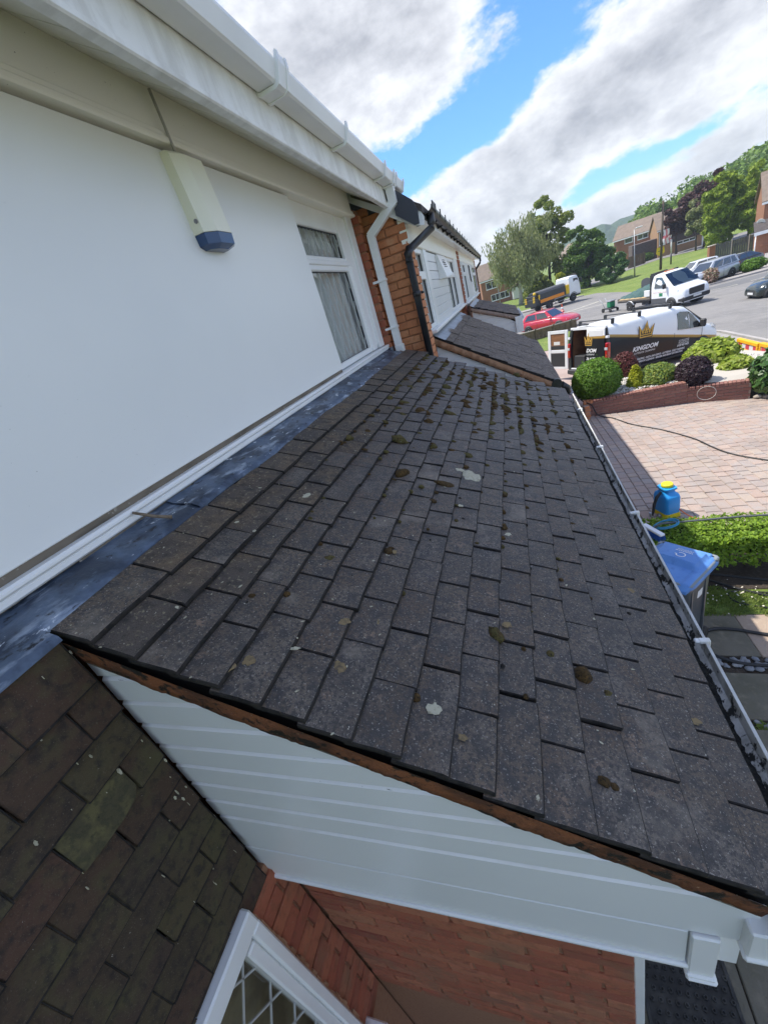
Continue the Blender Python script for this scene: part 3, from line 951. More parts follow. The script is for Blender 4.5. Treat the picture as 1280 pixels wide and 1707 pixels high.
def brick_mesh(name, mats, L=BR_L, Hh=BR_H, D=0.03, seed=0):
    rr = random.Random(seed)
    bm = bmesh.new()
    bmesh.ops.create_cube(bm, size=1)
    for v in bm.verts:
        v.co = Vector((v.co.x * L, v.co.y * D, v.co.z * Hh))
    bmesh.ops.bevel(bm, geom=[e for e in bm.edges if all(v.co.y < 0 for v in e.verts)], offset=0.005, segments=1, affect='EDGES')
    for v in bm.verts:
        v.co += Vector((rr.uniform(-.0018, .0018), rr.uniform(-.0014, .0014), rr.uniform(-.0018, .0018)))
    me = bpy.data.meshes.new(name)
    bm.to_mesh(me)
    bm.free()
    me.materials.append(mats)
    return me


BM_ = {}
for key in ('brick', 'brick_light', 'brick_dull'):
    BM_[key] = [brick_mesh(key, M[key], seed=i) for i in range(5)]


def brickwork(parent, origin, along, out, width, z0, z1, key='brick', keep=None, jit=0.0025):
    """single bricks in stretcher bond on a vertical face; 'along' and 'out' are unit vectors"""
    o = Vector(origin)
    a = Vector(along).normalized()
    n = Vector(out).normalized()
    ang = math.atan2(a.y, a.x)
    if a.cross(Vector((0, 0, 1))).dot(n) < 0:
        flip = True
    else:
        flip = False
    row = 0
    z = z0
    cnt = 0
    while z + BR_H <= z1 + 0.02:
        s = -((row % 2) * (BR_L + BR_G) / 2)
        while s < width - 0.02:
            s0, s1 = max(s, 0), min(s + BR_L, width)
            if s1 - s0 > 0.03:
                c = o + a * ((s0 + s1) / 2)
                zc = z + BR_H / 2
                if keep is None or keep((s0 + s1) / 2, zc):
                    me = random.choice(BM_[key])
                    ob = link("brick", me, parent)
                    ob.location = (c.x + n.x * random.uniform(-jit, jit) - n.x * 0.0135, c.y + n.y * random.uniform(-jit, jit) - n.y * 0.0135, zc)
                    ob.rotation_euler = (random.uniform(-.008, .008), random.uniform(-.006, .006), ang + (math.pi if flip else 0) + random.uniform(-.006, .006))
                    ob.scale = ((s1 - s0) / BR_L, 1, 1)
                    cnt += 1
            s += BR_L + BR_G
        z += BR_H + BR_G
        row += 1
    return cnt


pier = MB()
pier.box((-1.60, 4.315, 3.30), (-1.205, 4.3395, 4.84))
pier.box((-1.60, 4.34, 3.30), (-1.14, 4.428, 4.66))
pier = pier.build("end_pier", M['mortar'], house)
brickwork(pier, (-1.195, 4.315, 0), (0, 1, 0), (1, 0, 0), 0.062, 3.36, 4.80)
brickwork(pier, (-1.130, 4.345, 0), (0, 1, 0), (1, 0, 0), 0.095, 3.36, 4.64, 'brick_light')
brickwork(pier, (-1.235, 4.337, 0), (1, 0, 0), (0, -1, 0), 0.105, 3.36, 4.64)

# ---- lead flashing dressed over the top course, in two lapped lengths
def lead_sheet(y0, y1, lift, name="lead_flashing"):
    n = int((y1 - y0) / 0.03)
    vs, fs = [], []
    prof = [(-1.190, 3.466), (-1.168, 3.446), (-1.140, 3.437), (-1.105, 3.432), (-1.072, 3.421), (-1.044, 3.409)]
    for i in range(n + 1):
        yy = y0 + (y1 - y0) * i / n
        sh = 0.017 * max(0, yy - 0.433)
        w = 0.005 * math.sin(yy * 5.1) + 0.003 * math.sin(yy * 13.7 + 1)
        for j, (x, z) in enumerate(prof):
            q = j / (len(prof) - 1)
            bz = (0.004 * math.sin(yy * 9 + j) + 0.0025 * math.sin(yy * 31 + 2 * j)) * 4 * q * (1 - q) - 0.001 * q
            vs.append((x + (sh * 0.9 + w) * q, yy, z + bz + lift - (sh * 0.9 + w) * q * 0.5))
        x, _, z = vs[-1]
        vs.append((x + 0.001, yy, z - 0.012))
    k = len(prof) + 1
    for i in range(n):
        for j in range(k - 1):
            fs.append((i * k + j, i * k + j + 1, (i + 1) * k + j + 1, (i + 1) * k + j))
    b = MB().add(vs, fs, smooth=True)
    return b.build(name, M['lead'], house, fix=False)


lead_sheet(-0.9, 1.02, 0.0)
lead_sheet(0.985, 4.25, 0.006)
vs, fs = [], []
for i in range(45):
    yy = -0.9 + 1.325 * i / 44
    w = 0.003 * math.sin(yy * 7) + 0.002 * math.sin(yy * 19)
    vs += [(-1.07, yy, 3.4195), (-1.03, yy, 3.4045), (-1.003 + w, yy, 3.389), (-0.999 + w, yy, 3.374 + w)]
for i in range(44):
    for j in range(3):
        fs.append((i * 4 + j, i * 4 + j + 1, i * 4 + j + 5, i * 4 + j + 4))
MB().add(vs, fs, smooth=True).build("lead_apron", M['lead'], house, fix=False)
mb = MB()      # lead soaker turned up under the downpipe
mb.box((-1.18, 4.30, 3.36), (-1.125, 4.425, 3.46))
mb.build("lead_soaker", M['lead'], house)

# ---- tile hung apron under the lead, near the camera
XH = -1.017
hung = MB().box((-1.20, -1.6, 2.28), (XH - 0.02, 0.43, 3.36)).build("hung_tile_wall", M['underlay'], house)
hm, hm2 = [], []
for i in range(4):
    rr = random.Random(40 + i)
    b = MB()
    b.bbox((-0.006, -0.0815, -0.115), (0.006, 0.0815, 0.02), 0.003)
    b.box((-0.0055, -0.0816, -0.1155), (0.0067, 0.0816, -0.1105), 1)  # dark foot strip: grime plus painted shade under the tail
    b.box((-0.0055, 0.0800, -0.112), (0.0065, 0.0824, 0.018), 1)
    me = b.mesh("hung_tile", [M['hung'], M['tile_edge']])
    for v in me.vertices:
        v.co.x += rr.uniform(-.001, .001) + 0.004 * (v.co.y / 0.08) ** 2 * -1
        v.co.z += rr.uniform(-.0015, .0015)
    hm.append(me)
b = MB()
b.prism([(-0.0815, 0.02), (0.0815, 0.02), (0.0815, -0.09), (0.06, -0.112), (0.02, -0.118), (-0.03, -0.118), (-0.0815, -0.115)], 'x', -0.006, 0.006)
hm2 = b.mesh("hung_tile", M['hung_moss'])
row = 0
z = 3.356
TILE_W = 0.165
while z > 2.34:
    yy = 0.427 - 0.5 * TILE_W + (0.0 if row % 2 == 0 else 0.5 * TILE_W)
    while yy > -0.75:
        c, wd = yy, 1.0
        if yy + TILE_W / 2 > 0.43:
            c, wd = 0.43 - TILE_W / 4, 0.5
        me = random.choice(hm)
        if row == 3 and abs(yy - 0.262) < 0.09:
            me = hm2
        o = link("hung_tile", me, hung)
        o.location = (XH + random.uniform(-.002, .003), c + random.uniform(-.002, .002), z + random.uniform(-.004, .004))
        o.rotation_euler = (random.uniform(-.02, .02), rad(-6.5) + random.uniform(-.02, .02), 0)
        o.scale = (1, wd, 1)
        yy -= TILE_W
    z -= 0.1
    row += 1

# ---- ground floor window under the tile hanging
gw = MB()
gw.bbox((-1.06, -1.6, 2.245), (-0.978, 0.322, 2.318), 0.006)
gw.bbox((-1.06, 0.284, 1.06), (-0.975, 0.322, 2.25), 0.006)
gw.bbox((-1.05, -1.6, 2.222), (-0.99, 0.2835, 2.25), 0.006)
gw.bbox((-1.05, 0.246, 1.06), (-0.99, 0.2835, 2.21), 0.006)
gw.bbox((-1.06, -1.6, 1.0), (-0.90, 0.36, 1.06), 0.006)
gw = gw.build("lower_window_frame", M['pvc'], house)
MB().box((-1.032, -1.6, 1.06), (-1.028, 0.25, 2.225)).build("pane", M['glass'], gw)
lm = MB()
lattice(lm, -0.75, 0.246, 1.06, 2.222, -1.0255, 0.16, 1.35, 0.006)
lm.build("lead_lattice", M['leadcame'], gw)
mb = MB()
mb.box((-1.30, -1.6, 0.9), (-1.2, 0.3, 2.3))
mb.build("room_interior", M['room_low'], gw)
mb = MB()
mb.lathe([(0.05, 1.08), (0.075, 1.2), (0.03, 1.32), (0.05, 1.4), (0.01, 1.42)], (-1.12, 0.10, 0), n=12)
mb.build("ornaments", M['ornament'], gw)

# ---- brick of the porch side and the reveal beside the window
YB = 0.50
pb = MB().box((-1.4, YB - 0.002, 0.0), (0.10, YB + 0.2, 2.24)).build("porch_side_wall", M['mortar'], house)
brickwork(pb, (-0.993, YB - 0.010, 0), (1, 0, 0), (0, -1, 0), 1.097, 0.99, 2.22)
MB().box((-1.3, YB + 0.0, 0.0), (-1.0, YB + 0.01, 0.98)).build("porch_side_plinth", M['mortar'], house)
rv = MB().box((-1.4, 0.323, 0.0), (-1.012, 0.49, 2.29)).build("window_reveal", M['mortar'], house)
brickwork(rv, (-1.000, 0.326, 0), (0, 1, 0), (1, 0, 0), 0.158, 0.99, 2.29)
mb = MB()   # mortar fillet down the frame
for k in range(28):
    zz = 1.06 + k * 0.043
    mb.box((-1.01, 0.3225, zz), (-0.985 - random.uniform(0, 0.006), 0.328 + random.uniform(0, 0.010), zz + 0.0425))
mb.build("frame_pointing", M['mortar_pale'], house)

# ---- porch: white cladding board by board
YC = 0.447
TAN = 0.479 / 0.8778


def verge_z(x):
    return 3.383 - TAN * (x + 1.044)


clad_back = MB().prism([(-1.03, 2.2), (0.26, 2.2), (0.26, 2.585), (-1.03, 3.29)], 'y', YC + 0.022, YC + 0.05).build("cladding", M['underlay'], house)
zs = [3.231, 3.141, 3.051, 2.961, 2.871, 2.781, 2.691, 2.600]
zs = [3.32] + zs
for zt, zb in zip(zs[:-1], zs[1:]):
    # x limit where the verge cuts the board
    def xl(zz):
        return min(0.30, -1.044 + (3.383 - 0.075 - zz) / TAN)
    ch = 0.015
    xa, xb, xc = xl(zt), xl(zb), xl(zt - ch)
    if xa < -1.03:
        xa = -1.03
    if xb < -1.03:
        continue
    xc = max(xc, -1.03)
    xs = -1.035
    b = MB()
    b.add([(xs, YC, zb + 0.0022), (xb, YC, zb + 0.0022), (xc, YC, zt - ch), (xs, YC, zt - ch)], [(0, 1, 2, 3)], 0)
    b.add([(xs, YC, zt - ch), (xc, YC, zt - ch), (xa, YC + 0.019, zt - 0.001), (xs, YC + 0.019, zt - 0.001)], [(0, 1, 2, 3)], 1)
    b.add([(xs, YC, zb + 0.0022), (xs, YC + 0.018, zb + 0.0022), (xb, YC + 0.018, zb + 0.0022), (xb, YC, zb + 0.0022)], [(0, 1, 2, 3)], 0)
    b.build("cladding_board", [M['clad'], M['clad_edge']], clad_back, fix=False)
mb = MB()
mb.add([(-1.035, YC, 2.4055), (0.3195, YC, 2.4055), (0.30, YC, 2.583), (-1.035, YC, 2.583)], [(0, 1, 2, 3)], 0)
mb.add([(-1.035, YC, 2.583), (0.30, YC, 2.583), (0.27, YC + 0.019, 2.598), (-1.035, YC + 0.019, 2.598)], [(0, 1, 2, 3)], 1)
mb.build("cladding_board", [M['clad'], M['clad_edge']], clad_back, fix=False)
mb = MB()
mb.bbox((-1.035, YC - 0.0015, 2.222), (0.205, YC + 0.02, 2.403), 0.002)
mb.build("cladding_board", [M['clad']], clad_back)
mb = MB()      # wide right hand length running out to the gutter
mb.bbox((0.26, YC + 0.002, 2.406), (0.326, YC + 0.02, 2.575), 0.002)
mb.build("cladding_board", [M['clad']], clad_back)
# bottom trims, end post and gutter box end
mb = MB()
mb.bbox((-1.035, YC - 0.010, 2.204), (0.212, YC + 0.03, 2.222), 0.005)
mb.bbox((-1.035, YC - 0.004, 2.186), (0.212, YC + 0.03, 2.207), 0.005)
mb.build("bottom_trim", M['pvc'], house)
mb = MB()
mb.bbox((0.208, YC - 0.010, 2.185), (0.264, YC + 0.03, 2.402), 0.004)
mb.bbox((0.203, YC - 0.016, 2.172), (0.268, YC + 0.03, 2.188), 0.005)
mb.bbox((0.204, YC - 0.019, 2.160), (0.270, YC + 0.03, 2.174), 0.005)
mb.build("corner_post", M['pvc'], house)
mb = MB()
mb.bbox((0.298, YC - 0.026, 2.405), (0.350, YC + 0.02, 2.522), 0.004)
mb.bbox((0.294, YC - 0.031, 2.392), (0.355, YC + 0.02, 2.408), 0.005)
mb.build("fascia_box_end", M['pvc'], house)
mb = MB()      # front fascia, soffit and door wall of the porch
mb.box((0.318, YC + 0.02, 2.38), (0.340, 4.25, 2.55))
mb.box((0.27, YC + 0.021, 2.20), (0.317, 4.25, 2.40))
mb.box((0.11, YC + 0.03, 2.195), (0.268, 4.25, 2.21))
mb.build("porch_fascia", M['pvc'], house)
mb = MB()
mb.bbox((0.104, YB - 0.006, 0.0), (0.133, YB + 0.09, 2.19), 0.003)
mb.box((0.06, YB + 0.09, 0.0), (0.10, 4.2, 2.19))
mb.build("door_frame", M['pvc'], house)

# ---- porch roof: single plain tiles
RO = Vector((-1.044, 0.433, 3.383))
RU = Vector((0.8778, 0, -0.479))
RV = Vector((0.017, 0.99986, 0))
RN = Vector((0.479, 0, 0.8778))


def RP(u, v, w=0.0):
    return RO + RU * u + RV * v + RN * w


def rmat(u, v, w=0.0, tilt=0.0, yaw=0.0, roll=0.0):
    b = Matrix((RU, RV, RN)).transposed().to_4x4()
    b.translation = RP(u, v, w)
    return b @ Matrix.Rotation(tilt, 4, 'Y') @ Matrix.Rotation(yaw, 4, 'Z') @ Matrix.Rotation(roll, 4, 'X')


GAUGE = 0.1012
NCOURSE = 16
VLEN = 3.83
deck = MB()
deck.add([RP(-0.12, 0.02, -0.016), RP(1.60, 0.02, -0.016), RP(1.60, VLEN, -0.016), RP(-0.12, VLEN, -0.016),
          RP(-0.12, 0.02, -0.05), RP(1.60, 0.02, -0.05), RP(1.60, VLEN, -0.05), RP(-0.12, VLEN, -0.05)],
         [(0, 1, 2, 3), (7, 6, 5, 4), (0, 4, 5, 1), (1, 5, 6, 2), (2, 6, 7, 3), (3, 7, 4, 0)])
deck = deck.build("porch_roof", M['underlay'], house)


def tile_mesh(seed, m, half=False):
    rr = random.Random(seed)
    w = (0.0812 if not half else 0.1226)
    nx, ny = 2, 4
    bm = bmesh.new()
    u0, u1 = -0.022, GAUGE - 0.001
    rows = [u0, 0.045, 0.085, u1 - 0.0035, u1]
    cols = [-w, -w + 0.0025, -w * 0.4, w * 0.4, w - 0.0025, w]
    tailj = [rr.uniform(-.0022, .0012) for _ in cols]
    sidej = [rr.uniform(-.0012, .0012) for _ in rows]
    top = {}
    for i, u in enumerate(rows):
        for j, v in enumerate(cols):
            z = 0.0055 + 0.0025 * (1 - (v / w) ** 2)
            if i == len(rows) - 1:
                z -= 0.0035
            if j in (0, len(cols) - 1):
                z -= 0.003
            uu = u + (tailj[j] if i >= len(rows) - 2 else 0)
            vv = v + (sidej[i] if j in (0, 1, len(cols) - 2, len(cols) - 1) else 0)
            top[i, j] = bm.verts.new((uu, vv, z + rr.uniform(-.0005, .0005)))
    for i in range(len(rows) - 1):
        for j in range(len(cols) - 1):
            f_ = bm.faces.new((top[i, j], top[i + 1, j], top[i + 1, j + 1], top[i, j + 1]))
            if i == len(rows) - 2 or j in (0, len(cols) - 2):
                f_.material_index = 1  # tail and side rows carry the grime and painted gap shade
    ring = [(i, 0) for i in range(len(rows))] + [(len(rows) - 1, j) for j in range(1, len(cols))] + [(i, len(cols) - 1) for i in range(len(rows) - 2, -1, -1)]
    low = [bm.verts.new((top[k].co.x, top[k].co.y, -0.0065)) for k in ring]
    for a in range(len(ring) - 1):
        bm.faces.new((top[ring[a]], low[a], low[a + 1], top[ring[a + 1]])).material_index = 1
    me = bpy.data.meshes.new("roof_tile")
    bm.to_mesh(me)
    bm.free()
    me.materials.append(m)
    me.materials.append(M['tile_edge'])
    return me


TM = [tile_mesh(i, M['tile']) for i in range(8)]
TMT = [tile_mesh(20 + i, M['tile_top']) for i in range(4)]
TMH = [tile_mesh(30 + i, M['tile'], True) for i in range(2)]
places = []
rt = random.Random(5)
for c in range(0, NCOURSE):
    u = c * GAUGE + 0.012
    if u > 1.60:
        break
    off = 0.0 if c % 2 else TILE_W * 1.5
    v = off + TILE_W / 2
    course_dv = rt.uniform(-0.006, 0.006)
    if off:
        places.append((u, TILE_W * 0.75, True, c))
    while v - TILE_W / 2 < VLEN - 0.02:
        places.append((u, v + course_dv, False, c))
        v += TILE_W
camp = Vector((0, 0, CAM_H))
places.sort(key=lambda p: (RP(p[0], p[1]) - camp).length)
joined = []
mats_used = [M['tile'], M['tile_top']]
for i, (u, v, half, c) in enumerate(places):
    P = rt.random()
    if half:
        me = rt.choice(TMH)
    elif c <= 0 or (c == 1 and P < 0.8) or (c == 2 and P < 0.4):
        me = rt.choice(TMT)
    else:
        me = rt.choice(TM)
    sag = 0.004 * math.sin(v * 2.3 + c * 0.4) + 0.003 * math.sin(v * 5.1 + c)
    lift = 0.007 + sag + rt.uniform(-.0006, .0012)
    Mx = rmat(u + rt.uniform(-.0025, .0025) + 0.003 * math.sin(v * 3.1 + c), v + rt.uniform(-.0018, .0018), lift,
              -0.142 + rt.uniform(-.012, .012), rt.uniform(-.014, .014), rt.uniform(-.010, .010))
    if i < 300:
        o = link("roof_tile", me, deck)
        o.matrix_basis = Mx
    else:
        joined.append((me, Mx))
bm = bmesh.new()
for me, Mx in joined:
    t = bmesh.new()
    t.from_mesh(me)
    t.transform(Mx)
    tm = bpy.data.meshes.new("tmp")
    t.to_mesh(tm)
    t.free()
    bm.from_mesh(tm)
    bpy.data.meshes.remove(tm)
jm = bpy.data.meshes.new("roof_tiles_beyond")
bm.to_mesh(jm)
bm.free()
jmat = M['tile'].copy()
jmat.name = "roof_tile_joined"
for n in jmat.node_tree.nodes:
    if n.type == 'OBJECT_INFO':
        g_ = next(q for q in jmat.node_tree.nodes if q.type == 'NEW_GEOMETRY')
        to = n.outputs['Random'].links[0].to_socket
        jmat.node_tree.links.new(g_.outputs['Random Per Island'], to)
        break
jm.materials.append(jmat)
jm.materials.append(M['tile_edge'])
jo = link("roof_tiles_beyond", jm, deck)
jo['kind'] = 'stuff'

# ---- mortar bedding under the near and far verges
def mortar_strip(v0, depth, name, m, side, u0=-0.06, u1=1.585, face_out=0.0):
    n = 160
    vs, fs = [], []
    rr = random.Random(int(v0 * 100) + 3)
    for i in range(n + 1):
        u = u0 + (u1 - u0) * i / n
        b = face_out + 0.003 * math.sin(u * 21) + 0.002 * math.sin(u * 67 + 1) + rr.uniform(-.002, .002)
        lo = -depth + 0.004 * math.sin(u * 9 + 1) + 0.002 * math.sin(u * 37 + 2) + rr.uniform(-.0012, .0012)
        p = [RP(u, v0 + side * (0.0015), 0.0015), RP(u, v0 + side * (0.004 + b * 0.5), -0.012), RP(u, v0 + side * (0.008 + b), lo * 0.6), RP(u, v0 + side * (0.010 + b * 0.4), lo),
             RP(u, v0 + side * 0.05, lo + 0.002)]
        vs += p
    k = 5
    for i in range(n):
        for j in range(k - 1):
            fs.append((i * k + j, i * k + j + 1, (i + 1) * k + j + 1, (i + 1) * k + j))
    return MB().add(vs, fs, smooth=True).build(name, m, house)


mortar_strip(-0.0075, 0.066, "verge_mortar", M['mortar_orange'], 1)
mortar_strip(VLEN - 0.01, 0.06, "verge_mortar", M['mortar_pale'], -1)
mb = MB()     # undercloak strip along the verge foot
mb.add([RP(-0.02, 0.006, -0.066), RP(1.58, 0.006, -0.066), RP(1.58, 0.05, -0.066), RP(-0.02, 0.05, -0.066),
        RP(-0.02, 0.006, -0.071), RP(1.58, 0.006, -0.071), RP(1.58, 0.05, -0.071), RP(-0.02, 0.05, -0.071)],
       [(0, 1, 2, 3), (7, 6, 5, 4), (0, 4, 5, 1), (1, 5, 6, 2), (2, 6, 7, 3), (3, 7, 4, 0)])
mb.build("undercloak", M['timber'], house)
mb = MB()
mb.box((-0.6, VLEN + 0.39, 2.0), (0.30, VLEN + 0.40, 2.56))
mb.prism([(-1.03, 2.2), (0.30, 2.2), (0.30, 2.56), (-1.03, 3.27)], 'y', VLEN + 0.33, VLEN + 0.36)
mb.build("far_cladding", M['clad'], house)

# ---- porch gutter full of moss and silt
def gx(yy):
    return 0.017 * (yy - 0.433)


gp = [(0.362, 2.587), (0.364, 2.55), (0.378, 2.528), (0.405, 2.520), (0.432, 2.528), (0.450, 2.552), (0.4535, 2.588), (0.4600, 2.592), (0.4605, 2.586), (0.4575, 2.550), (0.436, 2.520), (0.405, 2.511), (0.372, 2.52), (0.354, 2.548), (0.353, 2.587)]
vs, fs, mi = [], [], []
ys = [0.40, 1.2, 2.2, 3.2, 4.30]
for yy in ys:
    vs += [(x + gx(yy), yy, z + 0.002 * math.sin(yy * 2)) for x, z in gp]
k = len(gp)
pg = MB()
for i in range(len(ys) - 1):
    for j in range(k):
        pg.add([vs[i * k + j], vs[i * k + (j + 1) % k], vs[(i + 1) * k + (j + 1) % k], vs[(i + 1) * k + j]], [(0, 1, 2, 3)], 1 if j < 6 else 0)
pgut = pg.build("porch_gutter", [M['pvc_dirty'], M['gutter_in']], house)
for yy in (1.12, 1.95, 2.85, 3.75):
    b = MB()
    for (dx0, dx1, z0, z1) in ((0.436, 0.464, 2.586, 2.600), (0.4595, 0.468, 2.55, 2.600), (0.425, 0.440, 2.5905, 2.5985)):
        b.bbox((dx0 + gx(yy), yy - 0.009, z0), (dx1 + gx(yy), yy + 0.009, z1), 0.003)
    b.build("gutter_bracket", M['pvc_dirty'], pgut)
rr = random.Random(11)
nu, nv = 300, 7
vs, fs = [], []
for i in range(nu + 1):
    yy = 0.42 + (4.26 - 0.42) * i / nu
    amp = 0.5 + 0.5 * math.sin(yy * 3.1 + 0.5) * math.sin(yy * 7.3) + 0.3 * (1.0 if yy < 1.3 else 0.2)
    for j in range(nv + 1):
        q = j / nv
        x = 0.366 + 0.072 * q + gx(yy)
        hgt = 2.530 + 0.034 * (1 - q) ** 1.1 * (0.85 + 0.5 * amp) + rr.uniform(0, 0.016) * (1 - 0.5 * q) + 0.010 * max(0, math.sin(yy * 17) * math.sin(yy * 5.3)) * q
        vs.append((x + rr.uniform(-.003, .003), yy + rr.uniform(-.004, .004), hgt))
for i in range(nu):
    for j in range(nv):
        a = i * (nv + 1) + j
        fs.append((a, a + nv + 1, a + nv + 2, a + 1))
db = MB().add(vs, fs, smooth=False).build("gutter_silt", M['debris'], pgut, fix=False)
db['kind'] = 'stuff'

# ---- moss clumps and lichen on the tiles
def blob_mesh(name, seed, m, flat=0.55, sub=3, amp=0.28):
    bm = bmesh.new()
    bmesh.ops.create_icosphere(bm, subdivisions=sub, radius=1.0)
    P = np.array([v.co for v in bm.verts])
    nz = hash_noise(P, seed, 2.2) * amp + hash_noise(P, seed + 9, 7.0) * amp * 0.55
    for v, q in zip(bm.verts, nz):
        v.co *= 1 + q
        v.co.z *= flat
        if v.co.z < -0.2:
            v.co.z = -0.2
    me = bpy.data.meshes.new(name)
    bm.to_mesh(me)
    bm.free()
    for p in me.polygons:
        p.use_smooth = True
    me.materials.append(m)
    return me


MOSS = [blob_mesh("moss_clump", i, M['moss'] if i % 3 else M['moss_green'], 0.6 if i % 2 else 0.4, 3 if i < 3 else 2) for i in range(7)]
rm = random.Random(21)


def moss(u, v, s, me=None, sx=1.0, yaw=None):
    o = link("moss_clump", me or rm.choice(MOSS), deck)
    o.matrix_basis = rmat(u, v, 0.017, 0, rm.uniform(0, 6.28) if yaw is None else yaw) @ Matrix.Diagonal((s * sx, s, s * 1.35, 1))


for (u, v, s, sx) in ((1.252, 0.382, .020, 1.1), (1.31, 0.343, .012, 1.2), (1.011, 0.424, .015, 1.6), (1.167, 0.419, .010, 1), (0.825, 0.149, .009, 1), (0.631, 0.638, .012, 1), (0.474, 0.51, .012, 1.5), (0.416, 0.317, .009, 1), (0.337, 0.271, .008, 1), (1.027, 1.01, .012, 1), (1.023, 0.933, .010, 1), (1.023, 1.135, .010, 1), (1.222, 0.834, .011, 1), (1.027, 1.307, .012, 1), (0.756, 1.226, .016, 2.2), (0.655, 1.142, .008, 1), (1.421, 1.811, .012, 1), (1.219, 1.786, .013, 1), (1.128, 1.898, .016, 1.3), (0.824, 1.629, .015, 1.2), (0.828, 1.479, .012, 1), (0.455, 1.567, .020, 1.6), (0.548, 1.216, .015, 2.0), (0.637, 1.61, .014, 1.1), (0.554, 1.961, .016, 1.4), (0.466, 2.12, .018, 2.0), (0.385, 1.968, .014, 1.5), (0.642, 2.243, .02, 2.0), (0.853, 2.353, .015, 1.2), (0.933, 2.265, .018, 1.6), (1.074, 2.285, .014, 1), (1.014, 3.04, .022, 1.4), (0.896, 3.329, .022, 1.8), (0.714, 3.169, .02, 2.0), (0.552, 2.842, .02, 1.6), (0.442, 2.628, .018, 1.5), (0.298, 2.564, .016, 1.6), (1.131, 2.803, .018, 1.3), (1.26, 2.994, .014, 1), (1.424, 2.996, .016, 1.4), (1.266, 3.623, .016, 1.2), (1.339, 2.73, .013, 1), (1.556, 2.986, .01, 1), (0.23, 1.926, .010, 1), (0.215, 1.413, .014, 1.5), (0.202, 1.334, .010, 1), (0.319, 1.768, .012, 1.2), (0.274, 1.573, .010, 1), (0.861, 2.083, .012, 1), (0.721, 2.571, .018, 1.5), (1.003, 3.693, .02, 1.5), (1.146, 4.027, .02, 1.4), (0.429, 3.087, .02, 1.6), (1.278, 0.106, .007, 1), (1.09, 0.254, .006, 1), (1.09, 0.404, .006, 1), (0.553, 0.349, .006, 1), (1.256, 0.109, .009, 1.2)):
    moss(u, v, s * (1.55 if v > 1.0 else 1.25), sx=sx)
for k in range(330):     # smaller tufts in the open joints, thicker towards the far end
    v = VLEN * (0.08 + 0.92 * rm.random() ** 0.55)
    c = rm.randint(2, 14)
    u = c * GAUGE + 0.012 + rm.uniform(-0.004, 0.018)
    moss(u, v, rm.uniform(0.005, 0.019) * (0.40 + 0.95 * v / VLEN), sx=rm.uniform(0.8, 1.8), yaw=rm.uniform(-.4, .4))
MBK = [blob_mesh("moss_clump", 50 + i, M['moss_black'], 0.5, 2, 0.3) for i in range(3)]
for k in range(120):     # flat brown mats creeping over the far courses
    v = VLEN * rm.uniform(0.52, 0.97)
    c = rm.randint(2, 12)
    moss(c * GAUGE + 0.012 + rm.uniform(-0.01, 0.03), v, rm.uniform(0.010, 0.024), sx=rm.uniform(1.3, 2.8), yaw=rm.uniform(-.5, .5) + (1.57 if rm.random() < 0.3 else 0))
for k in range(60):
    moss(rm.uniform(0.15, 1.55), rm.uniform(0.05, 3.2), rm.uniform(0.003, 0.0075), MBK[k % 3], rm.uniform(0.9, 1.3))
for k in range(26):
    v = rm.uniform(0.1, 3.0)
    u = rm.uniform(0.1, 1.5)
    moss(u, v, rm.uniform(0.0025, 0.0055))


def lichen_mesh(seed, m):
    rr = random.Random(seed)
    bm = bmesh.new()
    n = 22
    ring = []
    for i in range(n):
        t = 2 * math.pi * i / n
        r = 1 + 0.18 * math.sin(2 * t + seed) + 0.12 * math.sin(5 * t + seed * 2) + rr.uniform(-.12, .12)
        ring.append(bm.verts.new((r * math.cos(t), r * math.sin(t), 0)))
    inner = [bm.verts.new((v.co.x * 0.86, v.co.y * 0.86, 0.06)) for v in ring]
    for i in range(n):
        bm.faces.new((ring[i], ring[(i + 1) % n], inner[(i + 1) % n], inner[i]))
    bm.faces.new(inner)
    me = bpy.data.meshes.new("lichen_patch")
    bm.to_mesh(me)
    bm.free()
    me.materials.append(m)
    return me


LM = [lichen_mesh(i, M['lichen']) for i in range(3)]
LY = [lichen_mesh(9 + i, M['lichen_y']) for i in range(3)]


def lichen(u, v, s, sx, y_=False):
    fr = ((u - 0.012) / GAUGE) % 1.0
    o = link("lichen_patch", rm.choice(LY if y_ else LM), deck)
    o.matrix_basis = rmat(u, v, 0.0150 + 0.0140 * fr + 0.003, -0.150, rm.uniform(0, 6.28)) @ Matrix.Diagonal((s * sx, s, 0.03 * min(1, s * 20), 1))


for (u, v, s, sx, q) in ((0.857, 1.384, .050, 1.0, 0), (0.801, 1.402, .018, 1.2, 0), (0.26, 0.8, .014, 1.3, 0), (0.869, 0.132, .017, 0.9, 0), (0.598, 0.283, .014, 0.9, 1), (0.633, 0.157, .016, 0.9, 1), (0.678, 0.322, .009, 1.3, 1), (1.041, 0.475, .012, 1.1, 1), (1.045, 0.966, .011, 1.2, 0), (0.839, 1.078, .011, 1.0, 0), (1.493, 0.836, .012, 1.0, 1), (0.432, 0.093, .012, 1.4, 1), (0.402, 0.056, .014, 1.2, 1), (0.942, 0.093, .009, 1.0, 1), (0.652, 0.638, .009, 1, 1), (1.54, 0.353, .012, 1.0, 1), (0.516, 0.155, .005, 2.4, 0), (0.13, 0.536, .006, 1.2, 0), (0.208, 0.51, .006, 1.0, 0), (0.202, 0.152, .006, 1.2, 0)):
    lichen(u, v, s, sx, bool(q))

